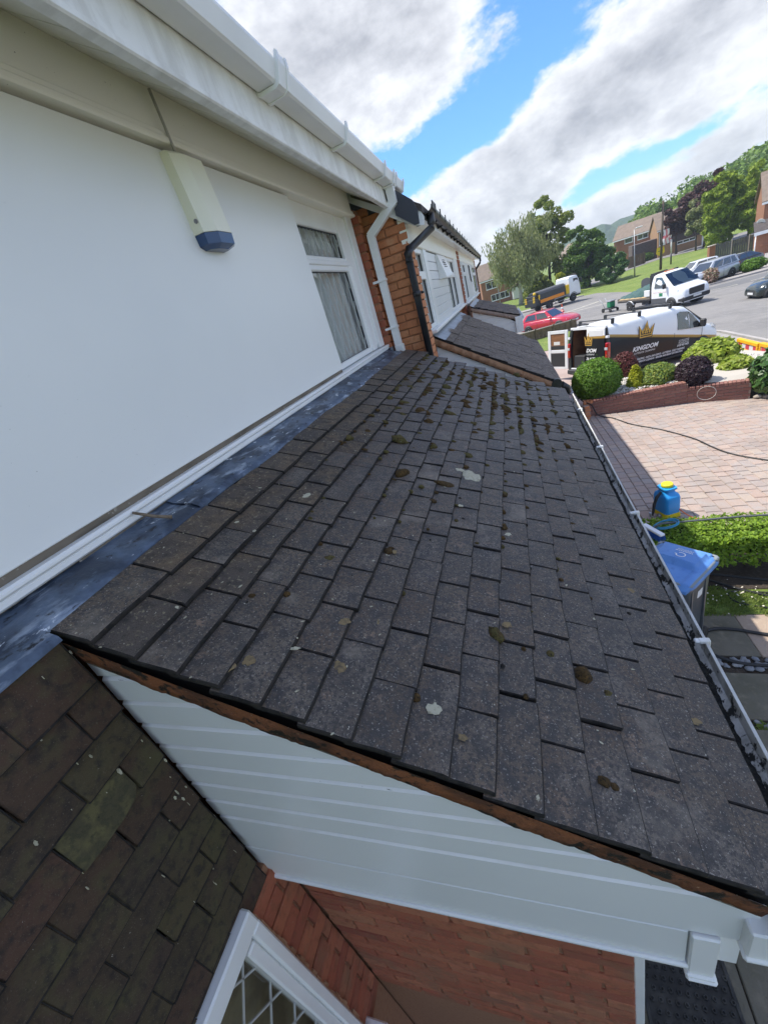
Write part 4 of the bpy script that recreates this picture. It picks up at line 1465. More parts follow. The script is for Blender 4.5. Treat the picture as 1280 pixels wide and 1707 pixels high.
for k in range(120):    # bird lime and pale specks
    u, v = (rm.uniform(0.0, 0.7) if k % 3 else rm.uniform(0.1, 1.5)), 3.2 * rm.random() ** 1.4
    fr = ((u - 0.012) / GAUGE) % 1.0
    if 0.1 < fr < 0.92:
        s_ = rm.uniform(0.0012, 0.0035)
        o = link("lichen_patch", rm.choice(LM), deck)
        o.matrix_basis = rmat(u, v, 0.0150 + 0.0140 * fr + 0.003, -0.150, rm.uniform(0, 6.28)) @ Matrix.Diagonal((s_ * rm.uniform(1, 2.2), s_, 0.01, 1))
for k in range(34):
    zz = rm.uniform(2.45, 3.38)
    o = link("lichen_patch", rm.choice(LM), hung)
    s_ = rm.uniform(0.0012, 0.0045)
    o.location = (XH + 0.0125, 0.425 - 0.35 * rm.random() ** 2.5, zz)
    o.rotation_euler = (rm.uniform(0, 6.28), rad(83), 0)
    o.scale = (s_ * rm.uniform(1, 2.4), s_, 0.02)

# ---- alarm sounder on the panel
bell = empty("alarm_box", "cream alarm sounder box with dark blue bottom lens on the white wall panel", "alarm box", (XW, 1.915, 4.33))
yb, wb2 = 1.725, 0.098
# cover: hexagonal front, tapering in depth to the top
def bell_ring(z, d, w):
    return [(0.0, -w, z), (d * 0.62, -w, z), (d, -w * 0.42, z), (d, w * 0.62, z), (d * 0.62, w, z), (0.0, w, z)]


b = MB()
r0 = bell_ring(0.255, 0.042, 0.108)
r1 = bell_ring(0.240, 0.064, 0.110)
r2 = bell_ring(-0.030, 0.080, 0.104)
vs = r0 + r1 + r2
fs = []
for a in (0, 6):
    for j in range(6):
        fs.append((a + j, a + (j + 1) % 6, a + 6 + (j + 1) % 6, a + 6 + j))
fs += [tuple(range(6)), tuple(range(17, 11, -1))]
b.add(vs, fs)
b.build("cover", M['bell'], bell)
b = MB()
r2 = bell_ring(-0.032, 0.079, 0.103)
r3 = bell_ring(-0.072, 0.076, 0.100)
r4 = bell_ring(-0.086, 0.045, 0.068)
vs = r2 + r3 + r4
b.add(vs, fs)
b.build("lens", M['bell_blue'], bell)
b = MB()
b.lathe([(0.0085, 0.0), (0.0085, 0.004), (0.006, 0.005)], (0, 0, 0), 'y', 14)
s_ = b.build("screw_cap", M['screw'], bell)
s_.location = (0.036, -0.1065, 0.012)
s_.rotation_euler = (math.pi, 0, 0)
MB().tube([(0.031, -0.045, 0.24), (0.031, -0.047, 0.35), (0.031, -0.050, 0.452)], 0.0055).build("cable", M['cable'], bell)

# a twig standing in the lead flashing
tw = MB().tube([(-1.075, 0.90, 3.424), (-1.105, 0.872, 3.447), (-1.146, 0.842, 3.484)], 0.004, n=6, radii=[0.0065, 0.0055, 0.0045]).build("twig", M['twig'])
tag(tw, "short brown stick standing in the grey lead flashing under the sill", "stick")

# door mat by the porch
mat_o = empty("door_mat", "black rubber ring mat lying on the ground below the porch overhang", "mat", (0.46, 0.98, 0.0), rad(2))
b = MB()
b.bbox((-0.22, -0.30, 0.006), (0.22, 0.30, 0.014), 0.003)
b.build("base", M['rubber'], mat_o)
b = MB()
nx, ny = 10, 13
for i in range(nx):
    for j in range(ny):
        b.lathe([(0.012, 0.0135), (0.012, 0.026), (0.006, 0.027), (0.006, 0.0185)], (-0.19 + i * 0.042 + (0.021 if j % 2 else 0), -0.27 + j * 0.045, 0), n=8)
t_ = b.build("ring", M['rubber'], mat_o)
t_['kind'] = 'stuff'
b = MB()
for lo, hi in (((-0.235, -0.315, 0.005), (-0.215, 0.315, 0.024)), ((0.215, -0.315, 0.005), (0.235, 0.315, 0.024)), ((-0.214, -0.315, 0.005), (0.214, -0.295, 0.024)), ((-0.214, 0.295, 0.005), (0.214, 0.315, 0.024))):
    b.bbox(lo, hi, 0.004)
b.build("border", M['rubber'], mat_o)
# ------------------------------------------------------------------ the neighbours in the row
XN = -0.75       # face of the neighbours' wall: they step forward of ours
YN = 4.50


def neighbour(name, label, y0, y1, flank):
    h = empty(name, label, "house", (-1.0, (y0 + y1) / 2, 0), group="terraced houses of the row")
    WORLD_PARENTS.add(h.name)
    b = MB()
    b.box((-8.0, y0 + 0.02, 0), (XN - 0.08, y1 - 0.02, 4.5))
    b.build("wall", M['brick_far'], h)
    s = 0.64
    b = MB()
    xe, ze = -0.565, 4.535
    b.prism([(xe, ze), (-4.4, ze + s * 3.83), (-8.2, ze), (-8.2, ze - 0.1), (-4.4, ze + s * 3.83 - 0.12), (xe, ze - 0.06)], 'y', y0 - 0.06, y1)
    b.build("roof", M['roof_dark'], h)
    return h


n1 = neighbour("terraced_house", "second house of the row with black gutter, brick flank and white ribbed panel", YN, 10.15, True)
# brick flank
fl = MB().prism([(-1.60, 3.2), (XN - 0.012, 3.2), (XN - 0.012, 4.40), (-1.60, 4.98)], 'y', YN + 0.012, YN + 0.2).build("flank_wall", M['mortar_flank'], n1)
brickwork(fl, (-1.40, YN, 0), (1, 0, 0), (0, -1, 0), 0.65, 3.2, 4.72, 'brick_light', keep=lambda s, z: z < 4.42 + (0.62 - s) * 0.64)
# verge board and dry verge cap
b = MB()
b.prism([(-1.62, 5.19), (-0.60, 4.535), (-0.56, 4.44), (-0.57, 4.375), (-0.665, 4.40), (-1.62, 5.03)], 'y', YN - 0.052, YN - 0.03)
b.build("verge_board", M['pvc'], n1)
b = MB()
b.prism([(-0.80, 4.70), (-0.775, 4.715), (-0.63, 4.585), (-0.60, 4.50), (-0.61, 4.40), (-0.655, 4.40), (-0.80, 4.52)], 'y', YN - 0.085, YN + 0.09)
b.build("verge_cap", M['slate_cap'], n1)
# corner pier
cp = MB().box((-1.2, YN + 0.014, 3.1), (XN - 0.012, 4.755, 4.42)).build("corner_pier", M['mortar_flank'], n1)
brickwork(cp, (XN, YN, 0), (0, 1, 0), (1, 0, 0), 0.255, 3.12, 4.42, 'brick_light')
# cream frieze, white fascia, soffit
b = MB()
b.bbox((-0.82, 4.50, 4.28), (XN + 0.004, 10.15, 4.50), 0.004)
b.build("frieze_board", M['cream'], n1)
b = MB()
b.bbox((XN - 0.05, YN - 0.03, 4.475), (-0.605, 10.15, 4.492), 0.003)
b.bbox((-0.622, YN - 0.055, 4.43), (-0.60, 10.15, 4.535), 0.003)
b.build("fascia", M['pvc'], n1)


def round_gutter(y0, y1, parent, x=-0.540, z=4.525, r=0.052):
    prof = []
    for i in range(9):
        t = math.pi + math.pi * i / 8
        prof.append((x + r * math.cos(t), z + r * math.sin(t)))
    for i in range(8, -1, -1):
        t = math.pi + math.pi * i / 8
        prof.append((x + (r - 0.006) * math.cos(t), z + (r - 0.006) * math.sin(t)))
    return MB().prism(prof, 'y', y0, y1).build("gutter", M['black'], parent)


ng = round_gutter(YN + 0.06, 10.15, n1)
for yy in (4.64, 4.70, 4.78, 4.86, 5.25, 5.75, 6.25, 6.75, 7.3, 7.8, 8.35, 8.9, 9.5):
    b = MB()
    b.prism([(-0.600, 4.54), (-0.600, 4.455), (-0.575, 4.458), (-0.485, 4.50), (-0.480, 4.56), (-0.490, 4.56), (-0.494, 4.51), (-0.54, 4.468)], 'y', yy - 0.016, yy + 0.016)
    b.build("gutter_bracket", M['black'], ng)
# black downpipe: swan neck then straight down to the porch
b = MB()
b.tube([(-0.540, 4.75, 4.50), (-0.540, 4.75, 4.40), (-0.545, 4.74, 4.37), (-0.76, 4.47, 4.235), (-0.775, 4.445, 4.20), (-0.775, 4.44, 4.17), (-0.775, 4.44, 3.10)], 0.034, n=12)
dp2 = b.build("downpipe", M['black'], n1)
for z, r in ((4.40, 0.040), (4.22, 0.041), (3.85, 0.041)):
    b = MB()
    if z == 4.22:
        b.tube([(-0.752, 4.475, 4.245), (-0.775, 4.445, 4.205), (-0.775, 4.44, 4.13)], r, n=12)
    elif z == 4.40:
        b.tube([(-0.540, 4.75, 4.475), (-0.540, 4.75, 4.405), (-0.556, 4.728, 4.362)], r, n=12)
    else:
        b.tube([(-0.775, 4.44, 3.88), (-0.775, 4.44, 3.83)], r, n=12)
        b.box((-0.73, 4.43, 3.845), (-0.705, 4.50, 3.865))
    b.build("pipe_socket", M['black'], dp2)


def upvc_window(parent, y0, y1, z0, z1, x, split=None, lead=False):
    f = MB()
    t = 0.05
    f.bbox((x - 0.06, y0, z0), (x, y0 + t, z1), 0.005)
    f.bbox((x - 0.06, y1 - t, z0), (x, y1, z1), 0.005)
    f.bbox((x - 0.06, y0 + t, z0), (x - 0.002, y1 - t, z0 + t), 0.005)
    f.bbox((x - 0.06, y0 + t, z1 - t), (x - 0.002, y1 - t, z1), 0.005)
    panes = [(z0 + t, z1 - t)]
    if split:
        f.bbox((x - 0.06, y0 + t, split - 0.04), (x - 0.001, y1 - t, split + 0.04), 0.005)
        panes = [(z0 + t, split - 0.04), (split + 0.04, z1 - t)]
    fr = f.build("window", M['pvc'], parent)
    for a, c in panes:
        MB().box((x - 0.034, y0 + t, a), (x - 0.030, y1 - t, c)).build("pane", M['glass_house'], fr)
        g = MB()
        for q in (y0 + t, y1 - t - 0.008):
            g.box((x - 0.036, q, a), (x - 0.022, q + 0.008, c))
        g.box((x - 0.036, y0 + t + 0.008, a), (x - 0.022, y1 - t - 0.008, a + 0.008))
        g.build("gasket", M['gasket'], fr)
    return fr


upvc_window(n1, 4.79, 5.30, 3.47, 4.28, XN - 0.02, 4.02)
upvc_window(n1, 7.35, 8.15, 3.47, 4.28, XN - 0.02, 4.02)
upvc_window(n1, 8.15, 8.95, 3.47, 4.28, XN - 0.02, 4.02)
for ya, yb_ in ((5.30, 5.52), (8.95, 9.70)):
    MB().bbox((XN - 0.09, ya, 3.46), (XN - 0.004, yb_, 4.28), 0.004).build("mullion_post", M['pvc'], n1)
rp = MB().box((XN - 0.10, 5.50, 3.45), (XN - 0.022, 7.36, 4.28)).build("ribbed_panel", M['gasket'], n1)
for k in range(8):
    z0 = 3.47 + k * 0.1
    b = MB()
    b.add([(XN - 0.006, 5.52, z0), (XN - 0.006, 7.35, z0), (XN - 0.006, 7.35, z0 + 0.088), (XN - 0.006, 5.52, z0 + 0.088),
           (XN - 0.020, 5.52, z0 + 0.099), (XN - 0.020, 7.35, z0 + 0.099), (XN - 0.02, 5.52, z0), (XN - 0.02, 7.35, z0)],
          [(0, 1, 2, 3), (3, 2, 5, 4), (0, 6, 7, 1)])
    b.build("panel_board", M['clad'], rp, fix=False)
# white opening light hung open at the top
b = MB()
b.add([(XN + 0.02, 6.30, 4.255), (XN + 0.02, 7.25, 4.255), (XN + 0.10, 7.25, 4.00), (XN + 0.10, 6.30, 3.965),
       (XN - 0.004, 6.30, 4.25), (XN - 0.004, 7.25, 4.25), (XN - 0.004, 7.25, 3.99), (XN - 0.004, 6.30, 3.955)],
      [(0, 1, 2, 3), (7, 6, 5, 4), (0, 4, 5, 1), (1, 5, 6, 2), (2, 6, 7, 3), (3, 7, 4, 0)])
mbx = b.build("meter_box", M['pvc'], n1)
b = MB()
for k in range(4):
    b.box((XN + 0.052 - 0.004 * k, 6.55, 4.185 - 0.028 * k), (XN + 0.057 - 0.0 * k + 0.006 * k, 6.85, 4.19 - 0.028 * k))
b.build("vent_slots", M['gasket'], mbx)
b = MB()
b.bbox((XN - 0.06, 4.76, 3.435), (XN + 0.05, 9.70, 3.468), 0.006)
b.build("sill", M['pvc'], n1)
p2 = MB().box((-1.2, 9.70, 2.9), (XN - 0.0, 10.13, 4.48)).build("party_pier", M['mortar'], n1)
brickwork(p2, (XN + 0.014, 9.70, 0), (0, 1, 0), (1, 0, 0), 0.43, 2.95, 4.46, 'brick')
brickwork(p2, (XN - 0.20, 9.688, 0), (1, 0, 0), (0, -1, 0), 0.21, 2.95, 4.46, 'brick')


def tiled_porch(h, y0, y1, x0, z0, x1, z1, gauge, wt, mort, gut_mat, clad_rows=True):
    """lean-to porch roof of interlocking tiles with lead, mortar verge, boarded gable and gutter"""
    P0 = Vector((x0, y0, z0))
    du = Vector((x1 - x0, 0, z1 - z0))
    Ls = du.length
    u_ = du.normalized()
    n_ = Vector((-u_.z, 0, u_.x))
    dk = MB()
    c = [P0 - n_ * 0.02, P0 + du - n_ * 0.02, P0 + du - n_ * 0.02 + Vector((0, y1 - y0, 0)), P0 - n_ * 0.02 + Vector((0, y1 - y0, 0))]
    c2 = [p - n_ * 0.05 for p in c]
    dk.add(c + c2, [(0, 1, 2, 3), (7, 6, 5, 4), (0, 4, 5, 1), (1, 5, 6, 2), (2, 6, 7, 3), (3, 7, 4, 0)])
    dk = dk.build("porch_roof", M['underlay'], h)
    # ribbed tile
    b = MB()
    prof = []
    for i in range(13):
        t = i / 12
        prof.append((-wt / 2 + 0.002 + (wt - 0.004) * t, 0.010 + 0.005 * (math.cos(t * 4 * math.pi * 2) > 0.4)))
    for i, (a, z) in enumerate(prof[:-1]):
        a2, z2 = prof[i + 1]
        b.add([(-0.02, a, z - 0.004), (gauge, a, z + 0.010), (gauge, a2, z2 + 0.010), (-0.02, a2, z2 - 0.004)], [(0, 1, 2, 3)])
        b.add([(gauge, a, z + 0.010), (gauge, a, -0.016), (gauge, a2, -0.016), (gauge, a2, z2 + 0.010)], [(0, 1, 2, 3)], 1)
    for sgn in (-1, 1):
        a = sgn * (wt / 2 - 0.002)
        b.add([(-0.02, a, 0.008), (gauge, a, 0.020), (gauge, a, -0.016), (-0.02, a, -0.02)], [(0, 1, 2, 3) if sgn < 0 else (3, 2, 1, 0)], 1)
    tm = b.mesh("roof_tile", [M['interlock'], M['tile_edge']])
    rr = random.Random(int(y0 * 10))
    nu = int(round(Ls / gauge))
    nv = int(round((y1 - y0) / wt))
    base = Matrix((u_, Vector((0, 1, 0)), n_)).transposed().to_4x4()
    for i in range(nu):
        for j in range(nv):
            o = link("roof_tile", tm, dk)
            mm = base.copy()
            mm.translation = P0 + u_ * (i * gauge + rr.uniform(-.004, .004)) + Vector((0, (j + 0.5) * wt, 0)) + n_ * (0.012 + rr.uniform(-.002, .003))
            o.matrix_basis = mm @ Matrix.Rotation(rr.uniform(-.006, .012), 4, 'Y') @ Matrix.Rotation(rr.uniform(-.006, .006), 4, 'Z')
    # verge mortar
    vs, fs = [], []
    for i in range(61):
        q = P0 + du * (i / 60) - n_ * 0.014
        w = rr.uniform(-.006, .006)
        vs += [q + Vector((0, 0.002, 0.02)), q + Vector((0, -0.010 + w, -0.014)), q + Vector((0, -0.006 + w, -0.062 + w)), q + Vector((0, 0.06, -0.066))]
    for i in range(60):
        for j in range(3):
            fs.append((i * 4 + j, i * 4 + j + 1, i * 4 + j + 5, i * 4 + j + 4))
    MB().add(vs, fs, smooth=True).build("verge_mortar", mort, h)
    # gable boards
    gb = MB().prism([(x0, z0 - 0.9), (x1 - 0.1, z0 - 0.9), (x1 - 0.1, z1 - 0.04), (x0, z0 - 0.07)], 'y', y0 + 0.045, y0 + 0.08).build("cladding", M['underlay'], h)
    zt = z0 - 0.075
    while zt > z1 - 0.32:
        zb = zt - 0.105
        def xl(z):
            return min(x1 - 0.1, x0 + (z0 - 0.08 - z) / (-du.z) * du.x)
        xa, xb = max(x0, xl(zt)), max(x0 + 0.01, xl(zb))
        b = MB()
        b.add([(x0, y0 + 0.025, zb), (xb, y0 + 0.025, zb), (xa + 0.002, y0 + 0.025, zt - 0.008), (x0, y0 + 0.025, zt - 0.008), (xa, y0 + 0.036, zt), (x0, y0 + 0.036, zt), (x0, y0 + 0.04, zb), (xb, y0 + 0.04, zb)],
              [(0, 1, 2, 3), (3, 2, 4, 5), (0, 6, 7, 1)])
        b.build("cladding_board", M['clad'], gb, fix=False)
        zt = zb
    b = MB()
    b.box((x0 - 0.3, y0 + 0.09, 0), (x1 - 0.2, y1 - 0.05, z1 - 0.1))
    b.build("porch_wall", M['brick_far'], h)
    b = MB()
    b.box((x1 - 0.095, y0 + 0.02, z1 - 0.20), (x1 - 0.07, y1, z1 - 0.03))
    b.build("porch_fascia", M['pvc'], h)
    # lead
    vs, fs = [], []
    n = 40
    for i in range(n + 1):
        yy = y0 - 0.02 + (y1 - y0 + 0.04) * i / n
        w = 0.004 * math.sin(i * 0.5) + rr.uniform(-.002, .002)
        vs += [(x0 - 0.03, yy, z0 + 0.07), (x0 + 0.01, yy, z0 + 0.032 + w * 0.3), (x0 + 0.12 + w, yy, z0 - 0.045 + w * 0.2)]
    for i in range(n):
        for j in range(2):
            fs.append((i * 3 + j, i * 3 + j + 1, i * 3 + j + 4, i * 3 + j + 3))
    MB().add(vs, fs, smooth=True).build("lead_flashing", M['lead_pale'], h, fix=False)
    # gutter
    prof = []
    gx_, gz_, r = x1 + 0.03, z1 - 0.025, 0.05
    for i in range(9):
        t = math.pi + math.pi * i / 8
        prof.append((gx_ + r * math.cos(t), gz_ + r * math.sin(t)))
    for i in range(8, -1, -1):
        t = math.pi + math.pi * i / 8
        prof.append((gx_ + (r - 0.006) * math.cos(t), gz_ + (r - 0.006) * math.sin(t)))
    MB().prism(prof, 'y', y0 + 0.03, y1).build("porch_gutter", gut_mat, h)
    return dk


M['lead_pale'] = mat('new_lead', (0.30, 0.335, 0.37), 0.45, layers=[(9, (0.20, 0.23, 0.26), 0.45, 0.65, 5)], metal=0.2)
dk1 = tiled_porch(n1, 4.88, 8.25, XN - 0.02, 3.375, 0.415, 2.59, 0.215, 0.33, M['mortar_pale'], M['black'])
b = MB()       # dark stop end and outlet of that gutter
b.lathe([(0.056, 4.86), (0.056, 4.93)], (0.445, 0, 2.565), 'y', 14)
b.tube([(0.40, 4.88, 2.53), (0.30, 4.86, 2.515), (0.20, 4.87, 2.50)], 0.03, n=8, radii=[0.035, 0.028, 0.006])
b.tube([(0.50, 4.98, 2.53), (0.56, 5.02, 2.47), (0.57, 5.03, 2.40)], 0.034, n=10)
b.build("gutter_outlet", M['black'], n1)
for k in range(46):
    u_, v_ = rm.uniform(0.2, 1.35), rm.uniform(0.1, 3.2)
    o = link("moss_clump", MOSS[k % 7], dk1)
    o.location = (XN - 0.02 + 0.825 * u_, 4.88 + v_, 3.395 - 0.556 * u_)
    s_ = rm.uniform(0.008, 0.028)
    o.scale = (s_ * 0.8, s_ * 1.8, s_ * 0.5)
    o.rotation_euler = (0, rad(34), rm.uniform(-.5, .5))

n2 = neighbour("terraced_house", "third house of the row at its far end, with black corner downpipe", 10.17, 17.2, False)
b = MB()
b.bbox((-0.82, 10.17, 4.28), (XN + 0.004, 16.9, 4.50), 0.004)
b.build("frieze_board", M['cream'], n2)
b = MB()
b.bbox((XN - 0.05, 10.17, 4.475), (-0.605, 17.2, 4.492), 0.003)
b.bbox((-0.622, 10.17, 4.43), (-0.60, 17.2, 4.535), 0.003)
b.build("fascia", M['pvc'], n2)
ng2 = round_gutter(10.16, 17.25, n2)
for yy in (10.4, 11.2, 12, 12.9, 13.8, 14.8, 15.9, 17):
    b = MB()
    b.prism([(-0.600, 4.54), (-0.600, 4.455), (-0.575, 4.458), (-0.485, 4.50), (-0.480, 4.56), (-0.490, 4.56), (-0.494, 4.51), (-0.54, 4.468)], 'y', yy - 0.016, yy + 0.016)
    b.build("gutter_bracket", M['black'], ng2)
b = MB()
b.tube([(-0.54, 17.15, 4.50), (-0.54, 17.15, 4.38), (-0.56, 17.13, 4.33), (-0.72, 17.05, 4.18), (-0.735, 17.03, 4.12), (-0.735, 17.03, 2.8)], 0.036, n=10)
b.build("downpipe", M['black'], n2)
b = MB()
b.bbox((XN - 0.09, 10.25, 3.35), (XN - 0.004, 16.6, 4.28), 0.004)
b.build("wall_panel", M['clad'], n2)
upvc_window(n2, 10.45, 11.3, 3.47, 4.25, XN + 0.03, 4.02)
upvc_window(n2, 14.2, 16.2, 3.47, 4.25, XN + 0.03, 4.02)
b = MB()
b.prism([(13.1, 4.24), (13.35, 4.20), (13.3, 4.02), (13.5, 3.82), (13.2, 3.86), (13.12, 4.0)], 'x', XN + 0.0, XN + 0.02)
b.build("wall_plaque", M['trim'], n2)
b = MB()
b.bbox((XN - 0.06, 10.2, 3.40), (XN + 0.05, 16.6, 3.435), 0.006)
b.build("sill", M['pvc'], n2)
p3 = MB().box((-1.2, 16.62, 2.9), (XN - 0.0, 17.1, 4.48)).build("end_pier", M['mortar'], n2)
brickwork(p3, (XN + 0.014, 16.62, 0), (0, 1, 0), (1, 0, 0), 0.48, 2.95, 4.46, 'brick')
dk2 = tiled_porch(n2, 9.62, 12.6, -0.62, 3.335, 0.30, 2.92, 0.168, 0.33, M['mortar_grey'], M['pvc'])
b = MB()
b.bbox((0.20, 9.60, 2.62), (0.345, 9.66, 2.93), 0.004)
b.build("fascia_box_end", M['pvc'], n2)
# ------------------------------------------------------------------ the ground
def sheet_big(name, m):
    bm = bmesh.new()
    xs = [-1500, -200, -60, 1, 16, 60, 200, 2500]
    ys = [-400, -40, 8, 11.2, 11.8, 12.4, 13, 13.6, 14.5, 58, 150, 400, 3000]
    g = [[bm.verts.new((x, y, T(x, y) - 0.03)) for y in ys] for x in xs]
    for i in range(len(xs) - 1):
        for j in range(len(ys) - 1):
            bm.faces.new((g[i][j], g[i + 1][j], g[i + 1][j + 1], g[i][j + 1]))
    me = bpy.data.meshes.new(name)
    bm.to_mesh(me)
    bm.free()
    me.materials.append(m)
    return link(name, me)


gnd = sheet_big("ground", M['grass_base'])
gnd['kind'] = 'structure'

road = sheet("road", [(8.5, -30), (60, -30), (60, 43.2), (19.2, 43.4), (16.3, 43.8), (15.2, 45.5), (14.2, 50), (13.2, 60), (11.8, 65.6), (10.3, 65.8), (2.9, 60.7), (-10, 57), (-40, 54), (-40, 39), (-10, 37.6), (0, 36.3), (4.6, 33.0), (7.2, 27), (8.5, 21.5)], 0.0, M['asphalt'])
patch = sheet("road_patch", [(13.5, 42.4), (19.2, 42.6), (34, 42.4), (34, 38.5), (20, 38.9), (15, 39.5)], 0.004, M['asphalt_dark'])


def strip(name, pts, w, off, m, kind='structure'):
    """band of the ground along a polyline, w metres to its left"""
    out = []
    P = [Vector(p) for p in pts]
    for i, p in enumerate(P):
        d = (P[min(i + 1, len(P) - 1)] - P[max(i - 1, 0)]).normalized()
        out.append(p + Vector((-d.y, d.x)) * w)
    return sheet(name, [tuple(p) for p in P] + [tuple(p) for p in reversed(out)], off, m, kind)


far_kerb = [(-40, 54), (-10, 57), (2.9, 60.7), (10.3, 65.8)]
strip("pavement", far_kerb, 2.0, 0.105, M['paving_far'])
right_kerb = [(15.2, 45.5), (16.3, 43.8), (19.2, 43.4), (60, 43.2)]
strip("pavement", right_kerb, 1.5, 0.105, M['paving_far'])
near_pave = sheet("pavement", [(6.6, -30), (8.36, -30), (8.36, 21.4), (7.05, 26.9), (5.6, 26.2), (6.6, 21)], 0.08, M['paving_far'])


def kerbs(pts, h=0.12, w=0.14):
    b = MB()
    for p, q in zip(pts[:-1], pts[1:]):
        p, q = Vector(p), Vector(q)
        n = max(1, int((q - p).length / 0.9))
        d = (q - p) / n
        nn = Vector((-d.y, d.x)).normalized() * w
        for i in range(n):
            a = p + d * i
            c = p + d * (i + 1) - d.normalized() * 0.01
            vs = []
            for t in (0.0, h):
                for r in (a, c, c + nn, a + nn):
                    vs.append((r.x, r.y, T(r.x, r.y) + t - (0.05 if t == 0 else 0)))
            b.add(vs, [(0, 3, 2, 1), (4, 5, 6, 7), (0, 1, 5, 4), (1, 2, 6, 5), (2, 3, 7, 6), (3, 0, 4, 7)])
    o = b.build("kerb", M['kerb'])
    o['kind'] = 'structure'
    return o


kerbs(far_kerb)
kerbs(right_kerb)
kerbs([(8.5, 21.5), (8.5, -30)], 0.10)
kerbs([(4.6, 33.0), (7.2, 27), (8.5, 21.5)], 0.10)
# worn markings
strip("road_marking", [(5.4, 47.2), (9.9, 53.2)], 0.30, 0.005, M['roadline'])
strip("road_marking", [(5.4, 46.7), (10.5, 49.0), (14, 50.5)], 0.30, 0.005, M['roadline'])
strip("road_marking", [(12.4, 39.9), (16.6, 39.8)], 0.16, 0.009, M['roadline'])
strip("road_marking", [(17.4, 39.8), (20.6, 39.9)], 0.16, 0.009, M['roadline'])
# far uphill road, drives behind the verge
sheet("far_road", [(14.5, 84), (21.0, 93.5), (28.5, 98.6), (33, 92.5), (90, 80), (90, 92), (40, 105), (30, 108), (22, 104), (12, 92)], 0.01, M['asphalt'])
sheet("driveway", [(17.2, 45.4), (40, 45.0), (40, 63), (20, 60), (17.6, 52)], 0.02, M['paving_far'])
strip("pavement", [(-0.3, 31.8), (5.8, 33.2)], 1.4, 0.03, M['paving_far'])
# next door's pink drive and lawn
sheet("driveway", [(-0.74, 12.5), (6.58, 12.5), (6.58, 21), (5.6, 26.2), (-0.74, 25.6)], 0.0, M['drive_pink'])
sheet("lawn", [(-0.74, 25.7), (5.55, 26.3), (4.4, 33.0), (0, 31.6), (-0.74, 31.6)], 0.01, M['grass_base'])

# ------------------------------------------------------------------ our front: block paved drive
drive = sheet("driveway", [(0.2, 5.08), (6.58, 5.08), (6.58, 12.49), (0.2, 12.49)], -0.012, M['joint'])
pv = []
rp_ = random.Random(3)
x = 0.45
col_i = 0
while x < 5.9:
    w = (0.158 if x < 1.9 else rp_.choice((0.158, 0.158, 0.20)))
    y = 5.1 + rp_.uniform(0, 0.15)
    while y < 11.36:
        l = rp_.choice((0.158, 0.21, 0.21, 0.26))
        pv.append((x + w / 2, y + l / 2, w, l))
        y += l
    x += w


def paver_mesh(seed):
    r_ = random.Random(seed)
    bm = bmesh.new()
    bmesh.ops.create_cube(bm, size=1)
    for v in bm.verts:
        v.co.z = v.co.z * 0.05 - 0.025
        v.co.x += r_.uniform(-.02, .02)
        v.co.y += r_.uniform(-.02, .02)
    bmesh.ops.bevel(bm, geom=[e for e in bm.edges if all(v.co.z > -0.01 for v in e.verts)], offset=0.035, segments=1, affect='EDGES')
    for v in bm.verts:
        if v.co.z < -0.005 and v.co.z > -0.04:
            v.co.z = -0.012
    me = bpy.data.meshes.new("paving_block")
    bm.to_mesh(me)
    bm.free()
    me.materials.append(M['paver'])
    return me


PM = [paver_mesh(i) for i in range(5)]


def seen(p):
    """is the spot inside the picture and clear of the porch roof and bushes"""
    q = Vector((p[0], p[1], T(p[0], p[1]))) - camp
    zc = q.dot(Vector(R_FWD))
    if zc < 0.1:
        return False
    sx = 640 + 665.7 * q.dot(Vector(R_RIGHT)) / zc
    sy = 853.5 + 665.7 * q.dot(Vector(R_DOWN)) / zc
    return sx < 1290 and 640 < sy < 900 and p[0] > 0.98 + 0.07 * (p[1] - 5)


pv = [p for p in pv if p[0] > 0.45 and not (p[1] > 11.05 and p[0] > 4.9)]
vis = [p for p in pv if seen(p)]
hid = [p for p in pv if not seen(p)]
vis.sort(key=lambda p: (Vector((p[0], p[1], 0)) - camp).length)
rest = vis[300:] + hid
jm_ = bmesh.new()
for i, p in enumerate(vis[:300] + rest):
    Mx = Matrix.Translation((p[0], p[1], T(p[0], p[1]) + 0.003 + rp_.uniform(-.002, .003))) @ Matrix.Rotation(rp_.uniform(-.012, .012), 4, 'Z') @ Matrix.Rotation(0.06 + rp_.uniform(-.008, .008), 4, 'Y') @ Matrix.Rotation(-0.022 + rp_.uniform(-.008, .008), 4, 'X') @ Matrix.Diagonal((p[2] - 0.006, p[3] - 0.006, 1, 1))
    me = rp_.choice(PM)
    if i < 300:
        o = link("paving_block", me, drive)
        o.matrix_basis = Mx
    else:
        t = bmesh.new()
        t.from_mesh(me)
        t.transform(Mx)
        tm = bpy.data.meshes.new("tmp")
        t.to_mesh(tm)
        t.free()
        jm_.from_mesh(tm)
        bpy.data.meshes.remove(tm)
me = bpy.data.meshes.new("paving_blocks_beyond")
jm_.to_mesh(me)
jm_.free()
pm2 = M['paver'].copy()
for n in pm2.node_tree.nodes:
    if n.type == 'OBJECT_INFO':
        g_ = next(q for q in pm2.node_tree.nodes if q.type == 'NEW_GEOMETRY')
        pm2.node_tree.links.new(g_.outputs['Random Per Island'], n.outputs['Random'].links[0].to_socket)
        break
me.materials.append(pm2)
o = link("paving_blocks_beyond", me, drive)
o['kind'] = 'stuff'

# slabs, lawn strip and soil by the bin
path_bed = sheet("path", [(-3.0, -4.0), (6.0, -4.0), (6.0, 3.94), (-3.0, 3.94)], -0.012, M['soil'])


